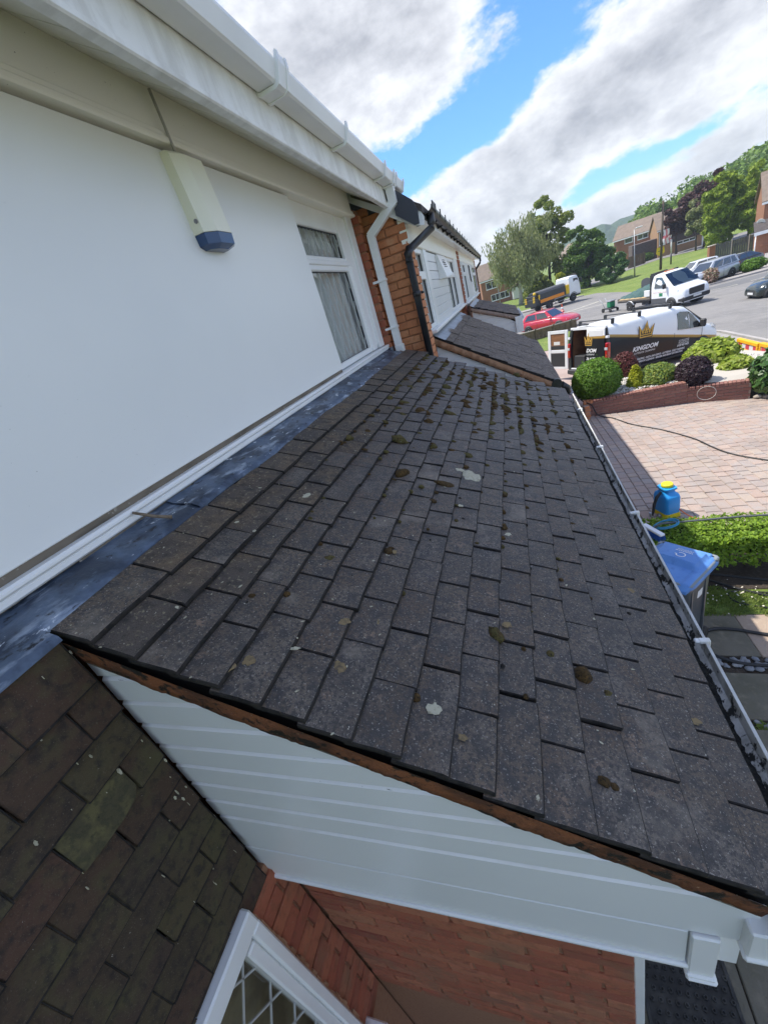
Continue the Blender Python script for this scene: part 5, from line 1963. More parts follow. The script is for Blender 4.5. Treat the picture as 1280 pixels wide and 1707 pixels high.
def slab(x0, x1, y0, y1, m, tilt=0.0):
    b = MB()
    b.bbox((x0 + 0.004, y0 + 0.004, -0.04), (x1 - 0.004, y1 - 0.004, 0.004), 0.006)
    o = b.build("paving_slab", m, path_bed)
    cx, cy = (x0 + x1) / 2, (y0 + y1) / 2
    o.rotation_euler = (0, 0.05 if cx > 1.3 else 0.0, 0)
    o.location = (0, 0, (T(cx, cy) if cx > 1.3 else 0) + (0.05 * cx if cx > 1.3 else 0) + random.uniform(-.003, .003))
    return o


for (x0, x1, y0, y1, m) in ((0.55, 1.22, 3.36, 3.94, 'slab'), (1.22, 1.87, 3.36, 3.94, 'slab'), (1.87, 2.6, 3.36, 3.94, 'slab_sunlit'), (2.6, 3.3, 3.36, 3.94, 'slab_sunlit'),
                            (0.55, 1.3, 2.68, 3.17, 'slab'), (1.3, 2.1, 2.68, 3.17, 'slab'), (2.1, 2.9, 2.68, 3.17, 'slab'),
                            (0.3, 0.95, 2.02, 2.58, 'slab'), (0.95, 1.6, 2.02, 2.58, 'slab'), (1.6, 2.3, 2.02, 2.58, 'slab'),
                            (0.1, 0.75, 1.40, 1.98, 'slab'), (0.75, 1.4, 1.40, 1.98, 'slab'), (0.1, 0.75, 0.78, 1.37, 'slab'), (0.75, 1.4, 0.78, 1.37, 'slab'),
                            (0.1, 0.75, 0.1, 0.75, 'slab'), (0.75, 1.4, 0.1, 0.75, 'slab'), (0.1, 0.75, -0.6, 0.07, 'slab'), (0.75, 1.4, -0.6, 0.07, 'slab')):
    slab(x0, x1, y0, y1, M[m])


def pebble_mesh(seed):
    bm = bmesh.new()
    bmesh.ops.create_icosphere(bm, subdivisions=1, radius=1)
    r_ = random.Random(seed)
    for v in bm.verts:
        v.co = Vector((v.co.x * r_.uniform(.9, 1.1), v.co.y * r_.uniform(.85, 1.1), v.co.z * 0.45 * r_.uniform(.9, 1.1)))
    me = bpy.data.meshes.new("pebble")
    bm.to_mesh(me)
    bm.free()
    for p in me.polygons:
        p.use_smooth = True
    me.materials.append(M['pebble'])
    return me


PB = [pebble_mesh(i) for i in range(4)]
rb = random.Random(8)
for (y0, y1, xa, xb, n) in ((3.19, 3.34, 0.9, 2.9, 110), (2.59, 2.67, 0.9, 2.6, 30)):
    for k in range(n):
        px, py = rb.uniform(xa, xb), rb.uniform(y0, y1)
        s = rb.uniform(0.016, 0.032)
        o = link("pebble", rb.choice(PB), path_bed)
        o.location = (px, py, T(px, py) + s * 0.22)
        o.rotation_euler = (rb.uniform(-.2, .2), rb.uniform(-.2, .2), rb.uniform(0, 6.28))
        o.scale = (s * 1.4, s, s)
for (x0, x1, y0, y1, n) in ((1.0, 2.4, 2.585, 2.66, 500), (1.0, 2.0, 1.98, 2.02, 260), (0.2, 1.4, 1.375, 1.40, 260)):
    c = np.stack([NR.uniform(x0, x1, n), NR.uniform(y0, y1, n), np.full(n, 0.008)], 1)
    c[:, 2] += [T(p[0], p[1]) for p in c]
    v, f = leaves(c, 0.022, np.tile([0, 0, 0.4], (n, 1)), 0.2, 0.8, 2.6)
    o = link("moss_line", np_mesh("moss_line", v, f, M['grass_blade']), path_bed)
    o['kind'] = 'stuff'

lawn = sheet("lawn", [(0.9, 3.945), (6.0, 3.945), (6.0, 4.34), (0.9, 4.34)], -0.004, M['grass_base'])
soil = sheet("soil", [(0.9, 4.341), (6.0, 4.341), (6.0, 5.079), (0.9, 5.079)], 0.004, M['soil'])
n = 9000
c = np.stack([NR.uniform(1.2, 3.6, n), NR.uniform(3.90, 4.42, n), np.zeros(n)], 1)
keep = hash_noise(c, 5, 7.0) > -0.35 + 1.2 * np.clip((c[:, 1] - 4.22) / 0.2, 0, 1)
c = c[keep]
c[:, 2] = [T(p[0], p[1]) + 0.012 for p in c]
v, f = leaves(c, 0.014, None, 0.0, 0.5, 3.0, droop=(0.3, 0.1, 0.8))
o = link("grass", np_mesh("grass", v, f, M['grass_blade']))
tag(o, kind='stuff')
n = 70          # pale blossom fallen on the lawn
c = np.stack([NR.uniform(1.5, 2.6, n), NR.normal(4.25, 0.12, n), np.zeros(n)], 1)
c[:, 2] = [T(p[0], p[1]) + 0.03 for p in c]
v, f = leaves(c, 0.017, np.tile([0, 0, 1.0], (n, 1)), 0.3, 0.4, 1.3)
o = link("fallen_petals", np_mesh("fallen_petals", v, f, mat('petal', (0.6, 0.55, 0.45), 0.8)))
tag(o, kind='stuff')

# ------------------------------------------------------------------ garden wall and gravel bed
gwall = empty("garden_wall", "low reddish brown brick wall between the paved drive and the gravel shrub bed", "garden wall", (3.3, 11.45, -0.2))
WORLD_PARENTS.add(gwall.name)
W0, W1, W2 = Vector((1.64, 11.43, 0)), Vector((3.92, 11.37, 0)), Vector((5.02, 11.02, 0))
for (a, c, top) in ((W0, W1, 0.277), (W1, W2, 0.13)):
    d = (c - a)
    L = d.length
    d.normalize()
    nn = Vector((d.y, -d.x, 0))
    b = MB()
    vs = []
    for q in (a - nn * 0.012, c - nn * 0.012, c - nn * 0.2, a - nn * 0.2):
        vs.append((q.x, q.y, -0.5))
    for q in (a - nn * 0.012, c - nn * 0.012, c - nn * 0.2, a - nn * 0.2):
        vs.append((q.x, q.y, top - 0.065))
    b.add(vs, [(0, 3, 2, 1), (4, 5, 6, 7), (0, 1, 5, 4), (1, 2, 6, 5), (2, 3, 7, 6), (3, 0, 4, 7)])
    core = b.build("wall_core", M['mortar_grey'], gwall)
    brickwork(core, a, d, nn, L, top - 0.07 - 0.075 * 7, top - 0.075, 'brick_dull', keep=lambda s, z: z > -0.36)
    # coping: bricks on edge
    s = 0.035
    while s < L - 0.02:
        q = a + d * s - nn * 0.09
        o = link("coping_brick", BM_['brick_dull'][int(s * 50) % 5] if s > 0.2 or top < 0.2 else BM_['brick_light'][0], core)
        o.location = (q.x, q.y, top - 0.033)
        o.rotation_euler = (0, 0, math.atan2(d.y, d.x) + math.pi / 2 + random.uniform(-.02, .02))
        o.scale = (0.93, 2.1, 1.0)
        s += 0.075
ret = MB().box((1.62, 11.15, -0.4), (1.74, 11.43, 0.20)).build("wall_return", M['mortar_grey'], gwall)
brickwork(ret, (1.62, 11.142, 0), (1, 0, 0), (0, -1, 0), 0.125, -0.2, 0.25, 'brick_light')
hoop = MB().tube([(4.24 + 0.17 * math.cos(t), 11.20 - 0.055 * math.cos(t), -0.03 + 0.16 * math.sin(t)) for t in [math.pi * 2 * i / 28 for i in range(29)]], 0.0035, n=6, caps=False).build("wire_hoop", M['soffit'])
tag(hoop, "thin white wire hoop hanging on the low garden wall below the purple shrub", "hoop")

bed = sheet("gravel_bed", [(1.66, 11.58), (3.95, 11.52), (5.0, 11.22), (6.5, 11.22), (6.5, 15.2), (4.9, 15.2), (4.2, 13.6), (1.66, 13.6)], 0.0, M['gravel_bed'])


def bed_z(x, y):
    t = clip01((x - 3.8) / 0.5)
    return (0.235 * (1 - t) + 0.085 * t) - 0.12 * max(0, y - 12.6)


for q in bed.data.vertices:
    q.co.z = bed_z(q.co.x, q.co.y)
n = 5200
c = np.stack([NR.uniform(1.7, 6.2, n), NR.uniform(11.3, 14.6, n), np.zeros(n)], 1)
ok = (c[:, 1] > 11.58 - np.clip(c[:, 0] - 3.9, 0, 2) * 0.3) & ((c[:, 1] < 13.5) | (c[:, 0] > 4.8))
c = c[ok]
c[:, 2] = [bed_z(p[0], p[1]) + 0.010 for p in c]
oct_ = np.array([(1, 0, 0), (0, 1, 0), (-1, 0, 0), (0, -1, 0), (0, 0, .7), (0, 0, -.7)], float)
s = NR.uniform(0.016, 0.042, len(c))[:, None, None]
rot = NR.uniform(0, 6.28, len(c))
ca, sa = np.cos(rot)[:, None], np.sin(rot)[:, None]
o3 = np.repeat(oct_[None], len(c), 0) * (1 + NR.normal(0, 0.15, (len(c), 6, 1)))
ox = o3[:, :, 0] * ca - o3[:, :, 1] * sa
oy = o3[:, :, 0] * sa + o3[:, :, 1] * ca
o3 = np.stack([ox * 1.2, oy, o3[:, :, 2]], 2) * s + c[:, None, :]
tri = np.array([(0, 1, 4), (1, 2, 4), (2, 3, 4), (3, 0, 4), (1, 0, 5), (2, 1, 5), (3, 2, 5), (0, 3, 5)])
f = (tri[None] + (np.arange(len(c)) * 6)[:, None, None]).reshape(-1, 3)
o = link("gravel", np_mesh("gravel", o3.reshape(-1, 3), f, M['gravel']))
tag(o, kind='stuff')
edge = empty("stone_edging", "row of rough pale edging stones along the drive under the glossy shrub", "edging stones", (5.5, 10.9, -0.3))
WORLD_PARENTS.add(edge.name)
for k in range(9):
    q = (5.14 + k * 0.14, 10.98 - k * 0.06)
    o = link("stone", blob_mesh("stone", k, M['stone_edge'], 0.7, 2, 0.12), edge)
    o.location = (q[0], q[1], T(*q) + 0.04)
    o.scale = (0.08, 0.065, 0.075)

# ------------------------------------------------------------------ shrubs
def foliage(name, v, f, m, parent):
    return link(name, np_mesh(name, v, f, m), parent)


def ell_points(n, r, seed, lump=0.10, freq=3.0, shell=0.30, flat_bottom=None):
    rg = np.random.default_rng(seed)
    d = rg.normal(size=(n, 3))
    d /= np.linalg.norm(d, axis=1)[:, None]
    k = 1 + hash_noise(d, seed, freq) * lump - shell * rg.random(n) ** 2.2
    p = d * k[:, None] * np.array(r)
    nrm = d / np.array(r)
    nrm /= np.linalg.norm(nrm, axis=1)[:, None]
    return p, nrm, rg


def shrub(name, label, cat, c, r, n, size, m, seed, lump=0.08, freq=3.0, jitter=0.6, up=0.15, group=None, aspect=1.5, cone=0.0, core=True, shell=0.25):
    z0 = T(c[0], c[1]) + 0.25
    e = empty(name, label, cat, (c[0], c[1], z0), group=group)
    p, nrm, rg = ell_points(n, r, seed, lump, freq, shell)
    if cone:
        t = (p[:, 2] / r[2] + 1) / 2
        w = 1 - cone * t
        p[:, 0] *= w
        p[:, 1] *= w
    k_ = rg.random(n) < 0.02          # stray shoots outside the clipped outline
    p[k_] *= rg.uniform(1.04, 1.16, (int(k_.sum()), 1))
    p[:, 2] += c[2] - z0
    p = p[p[:, 2] > 0.0]
    nrm = nrm[:len(p)] if len(nrm) != len(p) else nrm
    pc = p - np.array([0, 0, c[2] - z0])
    nn = pc / (np.array(r) ** 2)
    nn /= np.linalg.norm(nn, axis=1)[:, None] + 1e-9
    v, f = leaves(p, size, nn, up, jitter, aspect, rg)
    foliage("foliage", v, f, m, e)
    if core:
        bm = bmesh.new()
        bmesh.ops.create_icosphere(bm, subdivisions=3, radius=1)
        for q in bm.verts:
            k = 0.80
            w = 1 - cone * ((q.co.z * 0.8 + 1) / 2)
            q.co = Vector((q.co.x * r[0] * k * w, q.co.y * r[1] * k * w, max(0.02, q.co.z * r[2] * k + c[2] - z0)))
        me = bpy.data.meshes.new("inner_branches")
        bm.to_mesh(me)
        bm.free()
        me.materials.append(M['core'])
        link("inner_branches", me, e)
    return e


shrub("clipped_shrub", "large bright green clipped ball shrub at the near end of the gravel bed", "shrub", (2.06, 12.05, 0.62), (0.60, 0.60, 0.55), 15000, 0.045, M['lf_green'], 1, 0.075)
shrub("barberry_bush", "dark red rounded bush between the green ball shrub and the van", "shrub", (3.10, 13.75, 0.30), (0.36, 0.36, 0.52), 5000, 0.045, M['lf_red'], 2, 0.08)
shrub("golden_conifer", "small pointed golden yellow conifer beside the clipped variegated shrub", "shrub", (3.0, 12.12, 0.34), (0.27, 0.27, 0.42), 4500, 0.05, M['lf_yellow'], 3, 0.16, 5, 0.5, 0.6, cone=0.62, aspect=2.2)
shrub("variegated_shrub", "clipped yellow and green variegated shrub right of the golden conifer", "shrub", (3.48, 12.15, 0.33), (0.44, 0.42, 0.36), 6000, 0.05, M['lf_varieg'], 4, 0.12)
shrub("purple_shrub", "dark purple clipped ball shrub behind the step in the garden wall", "shrub", (4.14, 11.72, 0.36), (0.37, 0.37, 0.40), 7000, 0.045, M['lf_purple'], 5, 0.08)
shrub("laurel_bush", "large lime green loose shrub in front of the van's front wheel", "shrub", (5.30, 13.9, 0.12), (0.62, 0.55, 0.45), 2600, 0.12, M['lf_lime'], 6, 0.16, 3, 0.5, 0.5)
shrub("laurel_bush", "small yellow green shrub between the lime shrub and the glossy dark shrub", "shrub", (5.25, 12.35, 0.12), (0.34, 0.32, 0.26), 1300, 0.09, M['lf_lime'], 7, 0.2, 3, 0.5, 0.5)
shrub("glossy_shrub", "dark green glossy leaved shrub overhanging the right end of the garden wall", "shrub", (5.72, 11.0, 0.20), (0.72, 0.55, 0.60), 2600, 0.13, M['lf_laurel'], 8, 0.18, 3, 0.5, 0.3)
# sprigs that spoil the clipped outlines
# ---- hedge in front of the drive
hd = empty("hedge", "clipped bright green box hedge along the near edge of the paved drive", "hedge", (2.8, 4.75, -0.05))
n = 30000
q = NR.random((n, 3))
HX0, HX1, HY0, HY1 = 1.18, 5.4, 4.50, 5.06
p = np.stack([HX0 + (HX1 - HX0) * q[:, 0], HY0 + (HY1 - HY0) * q[:, 1], q[:, 2]], 1)
side = NR.random(n)
ztop = 0.575 + 0.035 * hash_noise(p * [1, 1, 0], 3, 4.0)
face = np.where(side < 0.5, 0, np.where(side < 0.80, 1, np.where(side < 0.92, 2, 3)))
t_ = NR.random(n) ** 2 * 0.13
p[:, 2] = 0.08 + 0.50 * q[:, 2]
nrm = np.zeros((n, 3))
a = face == 0
p[a, 2] = (ztop - t_)[a]
nrm[a] = (0, 0, 1)
a = face == 1
p[a, 1] = (HY0 + t_)[a] + 0.05 * np.clip(0.35 - p[a, 2], 0, 1)
nrm[a] = (0, -1, 0.2)
a = face == 2
p[a, 1] = (HY1 - t_)[a]
nrm[a] = (0, 1, 0.2)
a = face == 3
p[a, 0] = (HX0 + t_)[a]
nrm[a] = (-1, 0, 0.2)
lowcut = 0.20 + 0.10 * hash_noise(p * [1, 0, 0], 8, 6.0) + 0.10 * hash_noise(p * [1, 0, 0], 4, 15.0)
ok = (p[:, 2] > lowcut) & (p[:, 2] < ztop + 0.02)
p, nrm = p[ok], nrm[ok]
p[:, 2] += [-0.06 * max(0, x - 1) for x in p[:, 0]]
v, f = leaves(p, 0.030, nrm, 0.15, 0.75, 1.5)
foliage("foliage", v, f, M['lf_hedge'], hd)
o = [x for x in hd.children][0]
o.matrix_parent_inverse = Matrix.Translation(-hd.location)
b = MB()
for k in range(10):
    xx = HX0 + 0.25 + k * 0.43 + random.uniform(-.08, .08)
    yy = 4.76 + random.uniform(-.05, .05)
    zt_ = T(xx, yy)
    st = MB()
    for j in range(6):
        dx_, dy_ = random.uniform(-.22, .22), random.uniform(-.2, .2)
        st.tube([(xx, yy, zt_ - 0.02), (xx + dx_ * 0.3, yy + dy_ * 0.3, zt_ + 0.18), (xx + dx_, yy + dy_, zt_ + 0.48)], 0.014, n=5, radii=[0.02, 0.012, 0.005])
    o = st.build("stem", M['bark'], hd)
    o.matrix_parent_inverse = Matrix.Translation(-hd.location)
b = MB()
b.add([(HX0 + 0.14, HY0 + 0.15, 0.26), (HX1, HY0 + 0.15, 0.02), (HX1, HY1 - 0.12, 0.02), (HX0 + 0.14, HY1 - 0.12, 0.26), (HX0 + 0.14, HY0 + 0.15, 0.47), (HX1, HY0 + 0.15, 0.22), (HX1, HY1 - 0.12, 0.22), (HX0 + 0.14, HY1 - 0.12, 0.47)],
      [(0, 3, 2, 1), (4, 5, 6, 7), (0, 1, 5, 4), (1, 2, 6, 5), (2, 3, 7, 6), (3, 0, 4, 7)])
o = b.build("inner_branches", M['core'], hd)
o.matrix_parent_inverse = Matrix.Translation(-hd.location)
# ------------------------------------------------------------------ wheelie bin
def text_mesh(s, size, m, shear=0.0, name="lettering", ex=0.0, bold=0.0, width=None):
    c = bpy.data.curves.new(name, 'FONT')
    c.body = s
    c.size = size
    c.shear = shear
    c.align_x = 'LEFT'
    c.extrude = ex
    c.offset = bold
    c.resolution_u = 3
    ob = bpy.data.objects.new(name, c)
    COL.objects.link(ob)
    dg = bpy.context.evaluated_depsgraph_get()
    me = bpy.data.meshes.new_from_object(ob.evaluated_get(dg))
    bpy.data.objects.remove(ob)
    me.name = name
    me.materials.clear()
    me.materials.append(m)
    if width:
        xs = [v.co.x for v in me.vertices]
        w = max(xs) - min(xs)
        for v in me.vertices:
            v.co.x = (v.co.x - min(xs)) * width / w
    return me


BIN_ANG = math.atan2(-0.74, -0.67)
wb = empty("wheelie_bin", "grey wheelie bin with blue lid and white recycling arrow standing by the hedge", "wheelie bin", (1.165, 3.535, T(1.1, 3.4)), BIN_ANG)
wb.scale = (0.70, 0.84, 1.0)


def ring_rect(cx, hx, hy, z, r, n=5):
    out = []
    for sx, sy, a0 in ((1, 1, 0), (-1, 1, 90), (-1, -1, 180), (1, -1, 270)):
        for i in range(n + 1):
            t = rad(a0 + 90 * i / n)
            out.append((cx + sx * (hx - r) + r * math.cos(t), sy * (hy - r) + r * math.sin(t), z))
    return out


def loft(mbx, rings, cap0=True, cap1=True, mi=0, smooth=True):
    k = len(rings[0])
    vs = [p for r_ in rings for p in r_]
    fs = []
    for i in range(len(rings) - 1):
        for j in range(k):
            fs.append((i * k + j, i * k + (j + 1) % k, (i + 1) * k + (j + 1) % k, (i + 1) * k + j))
    mbx.add(vs, fs, mi, smooth)
    if cap0:
        mbx.add(rings[0], [tuple(range(k - 1, -1, -1))], mi)
    if cap1:
        mbx.add(rings[-1], [tuple(range(k))], mi)
    return mbx


b = MB()
loft(b, [ring_rect(-0.02, 0.265, 0.225, 0.03, 0.05), ring_rect(-0.02, 0.275, 0.235, 0.10, 0.05), ring_rect(0.0, 0.315, 0.265, 0.86, 0.06), ring_rect(0.0, 0.32, 0.268, 0.865, 0.06), ring_rect(0.0, 0.325, 0.272, 0.99, 0.06)])
for sy in (-1, 1):     # moulded ribs down the sides
    for xx in (-0.17, 0.19):
        b.prism([(xx - 0.012, 0.15), (xx + 0.012, 0.15), (xx + 0.016, 0.88), (xx - 0.016, 0.88)], 'y', sy * 0.20, sy * 0.272)
b.build("body", M['bin_grey'], wb)
b = MB()
loft(b, [ring_rect(0.0, 0.340, 0.290, 0.955, 0.06), ring_rect(0.0, 0.350, 0.298, 0.965, 0.06), ring_rect(0.0, 0.352, 0.300, 1.005, 0.06), ring_rect(0.0, 0.33, 0.28, 1.008, 0.06)])
b.tube([(-0.40, -0.285, 1.0), (-0.41, -0.27, 1.005), (-0.41, 0.27, 1.005), (-0.40, 0.285, 1.0)], 0.018, n=8)
b.bbox((-0.41, -0.30, 0.94), (-0.33, -0.255, 1.02), 0.01)
b.bbox((-0.41, 0.255, 0.94), (-0.33, 0.30, 1.02), 0.01)
b.bbox((-0.365, -0.30, 0.98), (-0.34, 0.30, 1.012), 0.006)
b.build("rim", M['bin_rim'], wb)
# lid: raised middle, sunk front band, flared side wings
NX, NY = 48, 30
vs, fs = [], []


def lid_h(x, y):
    s = abs(y) / 0.305
    z = 1.012 + 0.030 * (1 - s ** 2.2) * (1 - 0.5 * ((x + 0.05) / 0.4) ** 2)
    inner = max(0.0, min(1.0, (0.235 - abs(y) - 0.05 * max(0, x)) / 0.035))
    if x < -0.02:
        z += 0.038 * inner * max(0, min(1, (x + 0.35) / 0.03))
    elif x < 0.03:
        t = (x + 0.02) / 0.05
        z += inner * (0.038 * (1 - t) - 0.016 * t)
    else:
        z -= 0.016 * inner
    if x > 0.33:
        z -= 0.035 * (x - 0.33) / 0.06
    if s > 0.9:
        z -= 0.03 * (s - 0.9) / 0.1
    return z


for i in range(NX + 1):
    x = -0.36 + 0.76 * i / NX
    for j in range(NY + 1):
        hw = 0.305 - 0.03 * max(0, (x - 0.2) / 0.2) ** 2
        y = -hw + 2 * hw * j / NY
        vs.append((x, y, lid_h(x, y)))
for i in range(NX):
    for j in range(NY):
        a = i * (NY + 1) + j
        fs.append((a, a + NY + 1, a + NY + 2, a + 1))
nb = len(vs)
per = [j for j in range(NY + 1)] + [i * (NY + 1) + NY for i in range(1, NX + 1)] + [NX * (NY + 1) + j for j in range(NY - 1, -1, -1)] + [i * (NY + 1) for i in range(NX - 1, 0, -1)]
for q in per:
    x, y, z = vs[q]
    vs.append((x * 1.004, y * 1.004, z - 0.03))
for i in range(len(per)):
    j = (i + 1) % len(per)
    fs.append((per[i], per[j], nb + j, nb + i))
lid = MB().add(vs, fs, smooth=True).build("lid", M['bin_blue'], wb)
em = lid.modifiers.new("edge", 'EDGE_SPLIT')
em.split_angle = rad(28)
for y in (-0.17, 0.17):
    MB().bbox((-0.40, y - 0.07, 1.0), (-0.32, y + 0.07, 1.035), 0.01).build("hinge", M['bin_blue'], wb)
# printed arrow ring and lines of print on the raised middle
pr = MB()
cx_, cy_, r_ = -0.115, 0.03, 0.05
n_ = 22
vs, fs = [], []
for i in range(n_ + 1):
    t = rad(-60 + 280 * i / n_)
    for rr_ in (r_, r_ - 0.011):
        x, y = cx_ + rr_ * math.cos(t), cy_ + rr_ * math.sin(t)
        vs.append((x, y, lid_h(x, y) + 0.002))
for i in range(n_):
    fs.append((2 * i, 2 * i + 2, 2 * i + 3, 2 * i + 1))
pr.add(vs, fs)
t = rad(-60)
ax, ay = cx_ + 0.0365 * math.cos(t), cy_ + 0.0365 * math.sin(t)
tri = [(ax + 0.02, ay + 0.012), (ax - 0.02, ay - 0.012 + 0.008), (ax - 0.022, ay - 0.032)]
pr.add([(x, y, lid_h(x, y) + 0.0025) for x, y in tri], [(0, 1, 2)])
for k, (x0, wln, y0) in enumerate(((-0.205, 0.013, -0.05), (-0.225, 0.008, -0.04), (-0.245, 0.008, -0.04))):
    y = y0
    while y < 0.11:
        l = random.uniform(0.012, 0.028)
        pts = [(x0, y), (x0 + wln, y), (x0 + wln, y + l), (x0, y + l)]
        pr.add([(a, c, lid_h(a, c) + 0.002) for a, c in pts], [(0, 1, 2, 3)])
        y += l + 0.006
pr.build("lid_print", M['print_white'], wb, fix=False)
b = MB()
b.add([(-0.11, 0.2425, 0.46), (0.03, 0.2425, 0.48), (0.03, 0.2652, 0.80), (-0.10, 0.2652, 0.80)], [(0, 1, 2, 3)])
b.add([(-0.11, 0.2395, 0.46), (0.03, 0.2395, 0.48), (0.03, 0.2622, 0.80), (-0.10, 0.2622, 0.80)], [(3, 2, 1, 0)])
b.build("sticker", M['print_white'], wb)
for sy in (-1, 1):
    w_ = MB()
    w_.lathe([(0.03, -0.025), (0.095, -0.025), (0.10, -0.015), (0.10, 0.015), (0.095, 0.025), (0.03, 0.025)], (-0.26, sy * 0.25, 0.10), 'y', 18)
    w_.build("wheel", M['rubber'], wb)

# ------------------------------------------------------------------ sprayer and brush
sp = empty("garden_sprayer", "blue tank sprayer with yellow lid and black strap standing behind the hedge", "sprayer", (1.90, 6.10, T(1.9, 6.1)), rad(20))
sp.scale = (0.9, 0.9, 0.94)
b = MB()
loft(b, [ring_rect(0, 0.12, 0.165, 0.075, 0.05), ring_rect(0, 0.125, 0.17, 0.10, 0.05), ring_rect(0, 0.125, 0.17, 0.34, 0.05), ring_rect(0, 0.115, 0.155, 0.385, 0.05), ring_rect(0, 0.085, 0.105, 0.42, 0.05), ring_rect(0, 0.082, 0.10, 0.455, 0.05), ring_rect(0, 0.105, 0.125, 0.475, 0.05), ring_rect(0, 0.10, 0.12, 0.50, 0.05)])
b.build("tank", M['spray_blue'], sp)
b = MB()
b.lathe([(0.075, 0.50), (0.086, 0.505), (0.086, 0.54), (0.078, 0.553)], n=18)
b.build("lid", M['spray_yellow'], sp)
b = MB()
loft(b, [ring_rect(0, 0.13, 0.175, 0.0, 0.05), ring_rect(0, 0.135, 0.18, 0.02, 0.05), ring_rect(0, 0.12, 0.165, 0.078, 0.05)])
b.build("base", M['spray_yellow'], sp)
b = MB()
b.tube([(-0.11, -0.02, 0.44), (-0.19, -0.03, 0.38), (-0.24, -0.04, 0.26), (-0.27, -0.06, 0.14), (-0.31, -0.08, 0.08)], 0.022, n=6, radii=[0.018, 0.026, 0.026, 0.02, 0.016])
b.build("strap", M['trim'], sp)
b = MB()
b.tube([(-0.31, -0.10, 0.08), (-0.36, -0.12, 0.13), (-0.37, -0.13, 0.20)], 0.02, n=8)
b.tube([(-0.18, -0.05, 0.06), (-0.14, -0.06, 0.02)], 0.03, n=8)
b.build("handle", M['steel'], sp)

br = empty("pole_brush", "brush with blue bristles on a long grey pole lying along the hedge top", "brush", (1.32, 4.66, 0.60), rad(-66))
b = MB()
b.bbox((-0.15, -0.032, 0.03), (0.15, 0.032, 0.062), 0.008)
b.build("head", M['pvc'], br)
b = MB()
for i in range(30):
    for j in range(5):
        x = -0.145 + i * 0.01
        y = -0.028 + j * 0.014
        b.tube([(x, y, 0.032), (x + random.uniform(-.008, .008), y * 1.5 + random.uniform(-.008, .008), -0.035)], 0.0035, n=3, caps=False)
o = b.build("bristles", M['bristle'], br)
o['kind'] = 'stuff'
P_ = Matrix.Rotation(rad(66), 4, 'Z')
b = MB()
b.tube([P_ @ Vector(p) for p in ((0.02, 0.02, 0.07), (0.10, 0.05, 0.09), (0.9, 0.08, 0.055), (1.9, 0.06, 0.0), (3.3, 0.0, -0.09))], 0.012, n=8)
b.build("pole", M['pole_grey'], br)
b = MB()
pts = []
for i in range(70):
    t = i / 69 * 2 * math.pi * 3.2
    rr_ = 0.10 + 0.012 * math.sin(t * 0.7)
    pts.append(P_ @ Vector((0.15 + rr_ * math.cos(t) * 1.15, 0.05 + rr_ * math.sin(t) * 0.8, 0.06 + 0.004 * i / 10 + 0.02 * math.cos(t))))
b.tube(pts, 0.007, n=6)
b.build("hose", M['hose_blue'], br)


def hose(name, label, pts, r, m, grp=None, lift=None):
    """smooth curve through ground points"""
    P = []
    q = [Vector((*p[:2], p[2] if len(p) > 2 else T(p[0], p[1]) + r)) for p in pts]
    for i in range(len(q) - 1):
        p0, p1, p2, p3 = q[max(i - 1, 0)], q[i], q[i + 1], q[min(i + 2, len(q) - 1)]
        for k in range(8):
            t = k / 8
            P.append(0.5 * ((2 * p1) + (p2 - p0) * t + (2 * p0 - 5 * p1 + 4 * p2 - p3) * t * t + (3 * p1 - p0 - 3 * p2 + p3) * t ** 3))
    P.append(q[-1])
    o = MB().tube(P, r, n=7).build(name, m)
    tag(o, label, "hose", grp)
    return o


hose("black_hose", "black hose curving across the sunlit block paving from the garden wall", [(1.55, 12.2, 0.30), (1.64, 11.55, 0.27), (1.80, 11.33, 0.20), (1.92, 11.2, -0.06), (2.2, 10.95), (2.45, 10.3), (2.86, 9.69), (3.10, 9.2), (3.24, 8.83), (3.32, 8.4), (3.42, 8.05), (3.62, 7.75), (3.95, 7.45), (4.6, 7.1)], 0.014, M['hose'])
hose("black_hose", "black hose looped on the shaded slab beside the grey bin", [(3.2, 3.40), (2.6, 3.52), (2.05, 3.63), (1.78, 3.70), (1.60, 3.70), (1.46, 3.62), (1.40, 3.50), (1.44, 3.40), (1.56, 3.30), (1.75, 3.25), (2.1, 3.25), (2.8, 3.28)], 0.017, M['hose'])
hose("black_hose", "doubled black hose crossing the narrow lawn strip under the hedge", [(3.0, 4.0), (2.55, 4.12), (2.28, 4.22), (2.05, 4.35), (1.88, 4.48), (1.80, 4.56), (1.86, 4.62), (2.1, 4.56), (2.5, 4.46), (3.0, 4.42)], 0.014, M['hose'])
hose("black_hose", "thin black hose lying along the front edge of the lawn strip", [(3.0, 3.78), (2.5, 3.86), (2.28, 4.0), (2.0, 4.1), (1.94, 4.22), (2.02, 4.30), (2.3, 4.27), (3.0, 4.2)], 0.009, M['hose'])
hose("orange_hose", "thin orange red hose running from the blue sprayer along the back of the hedge", [(2.0, 6.0, 0.10), (2.2, 5.9), (2.6, 5.6), (3.1, 5.45), (4.2, 5.4)], 0.008, M['hose_orange'])
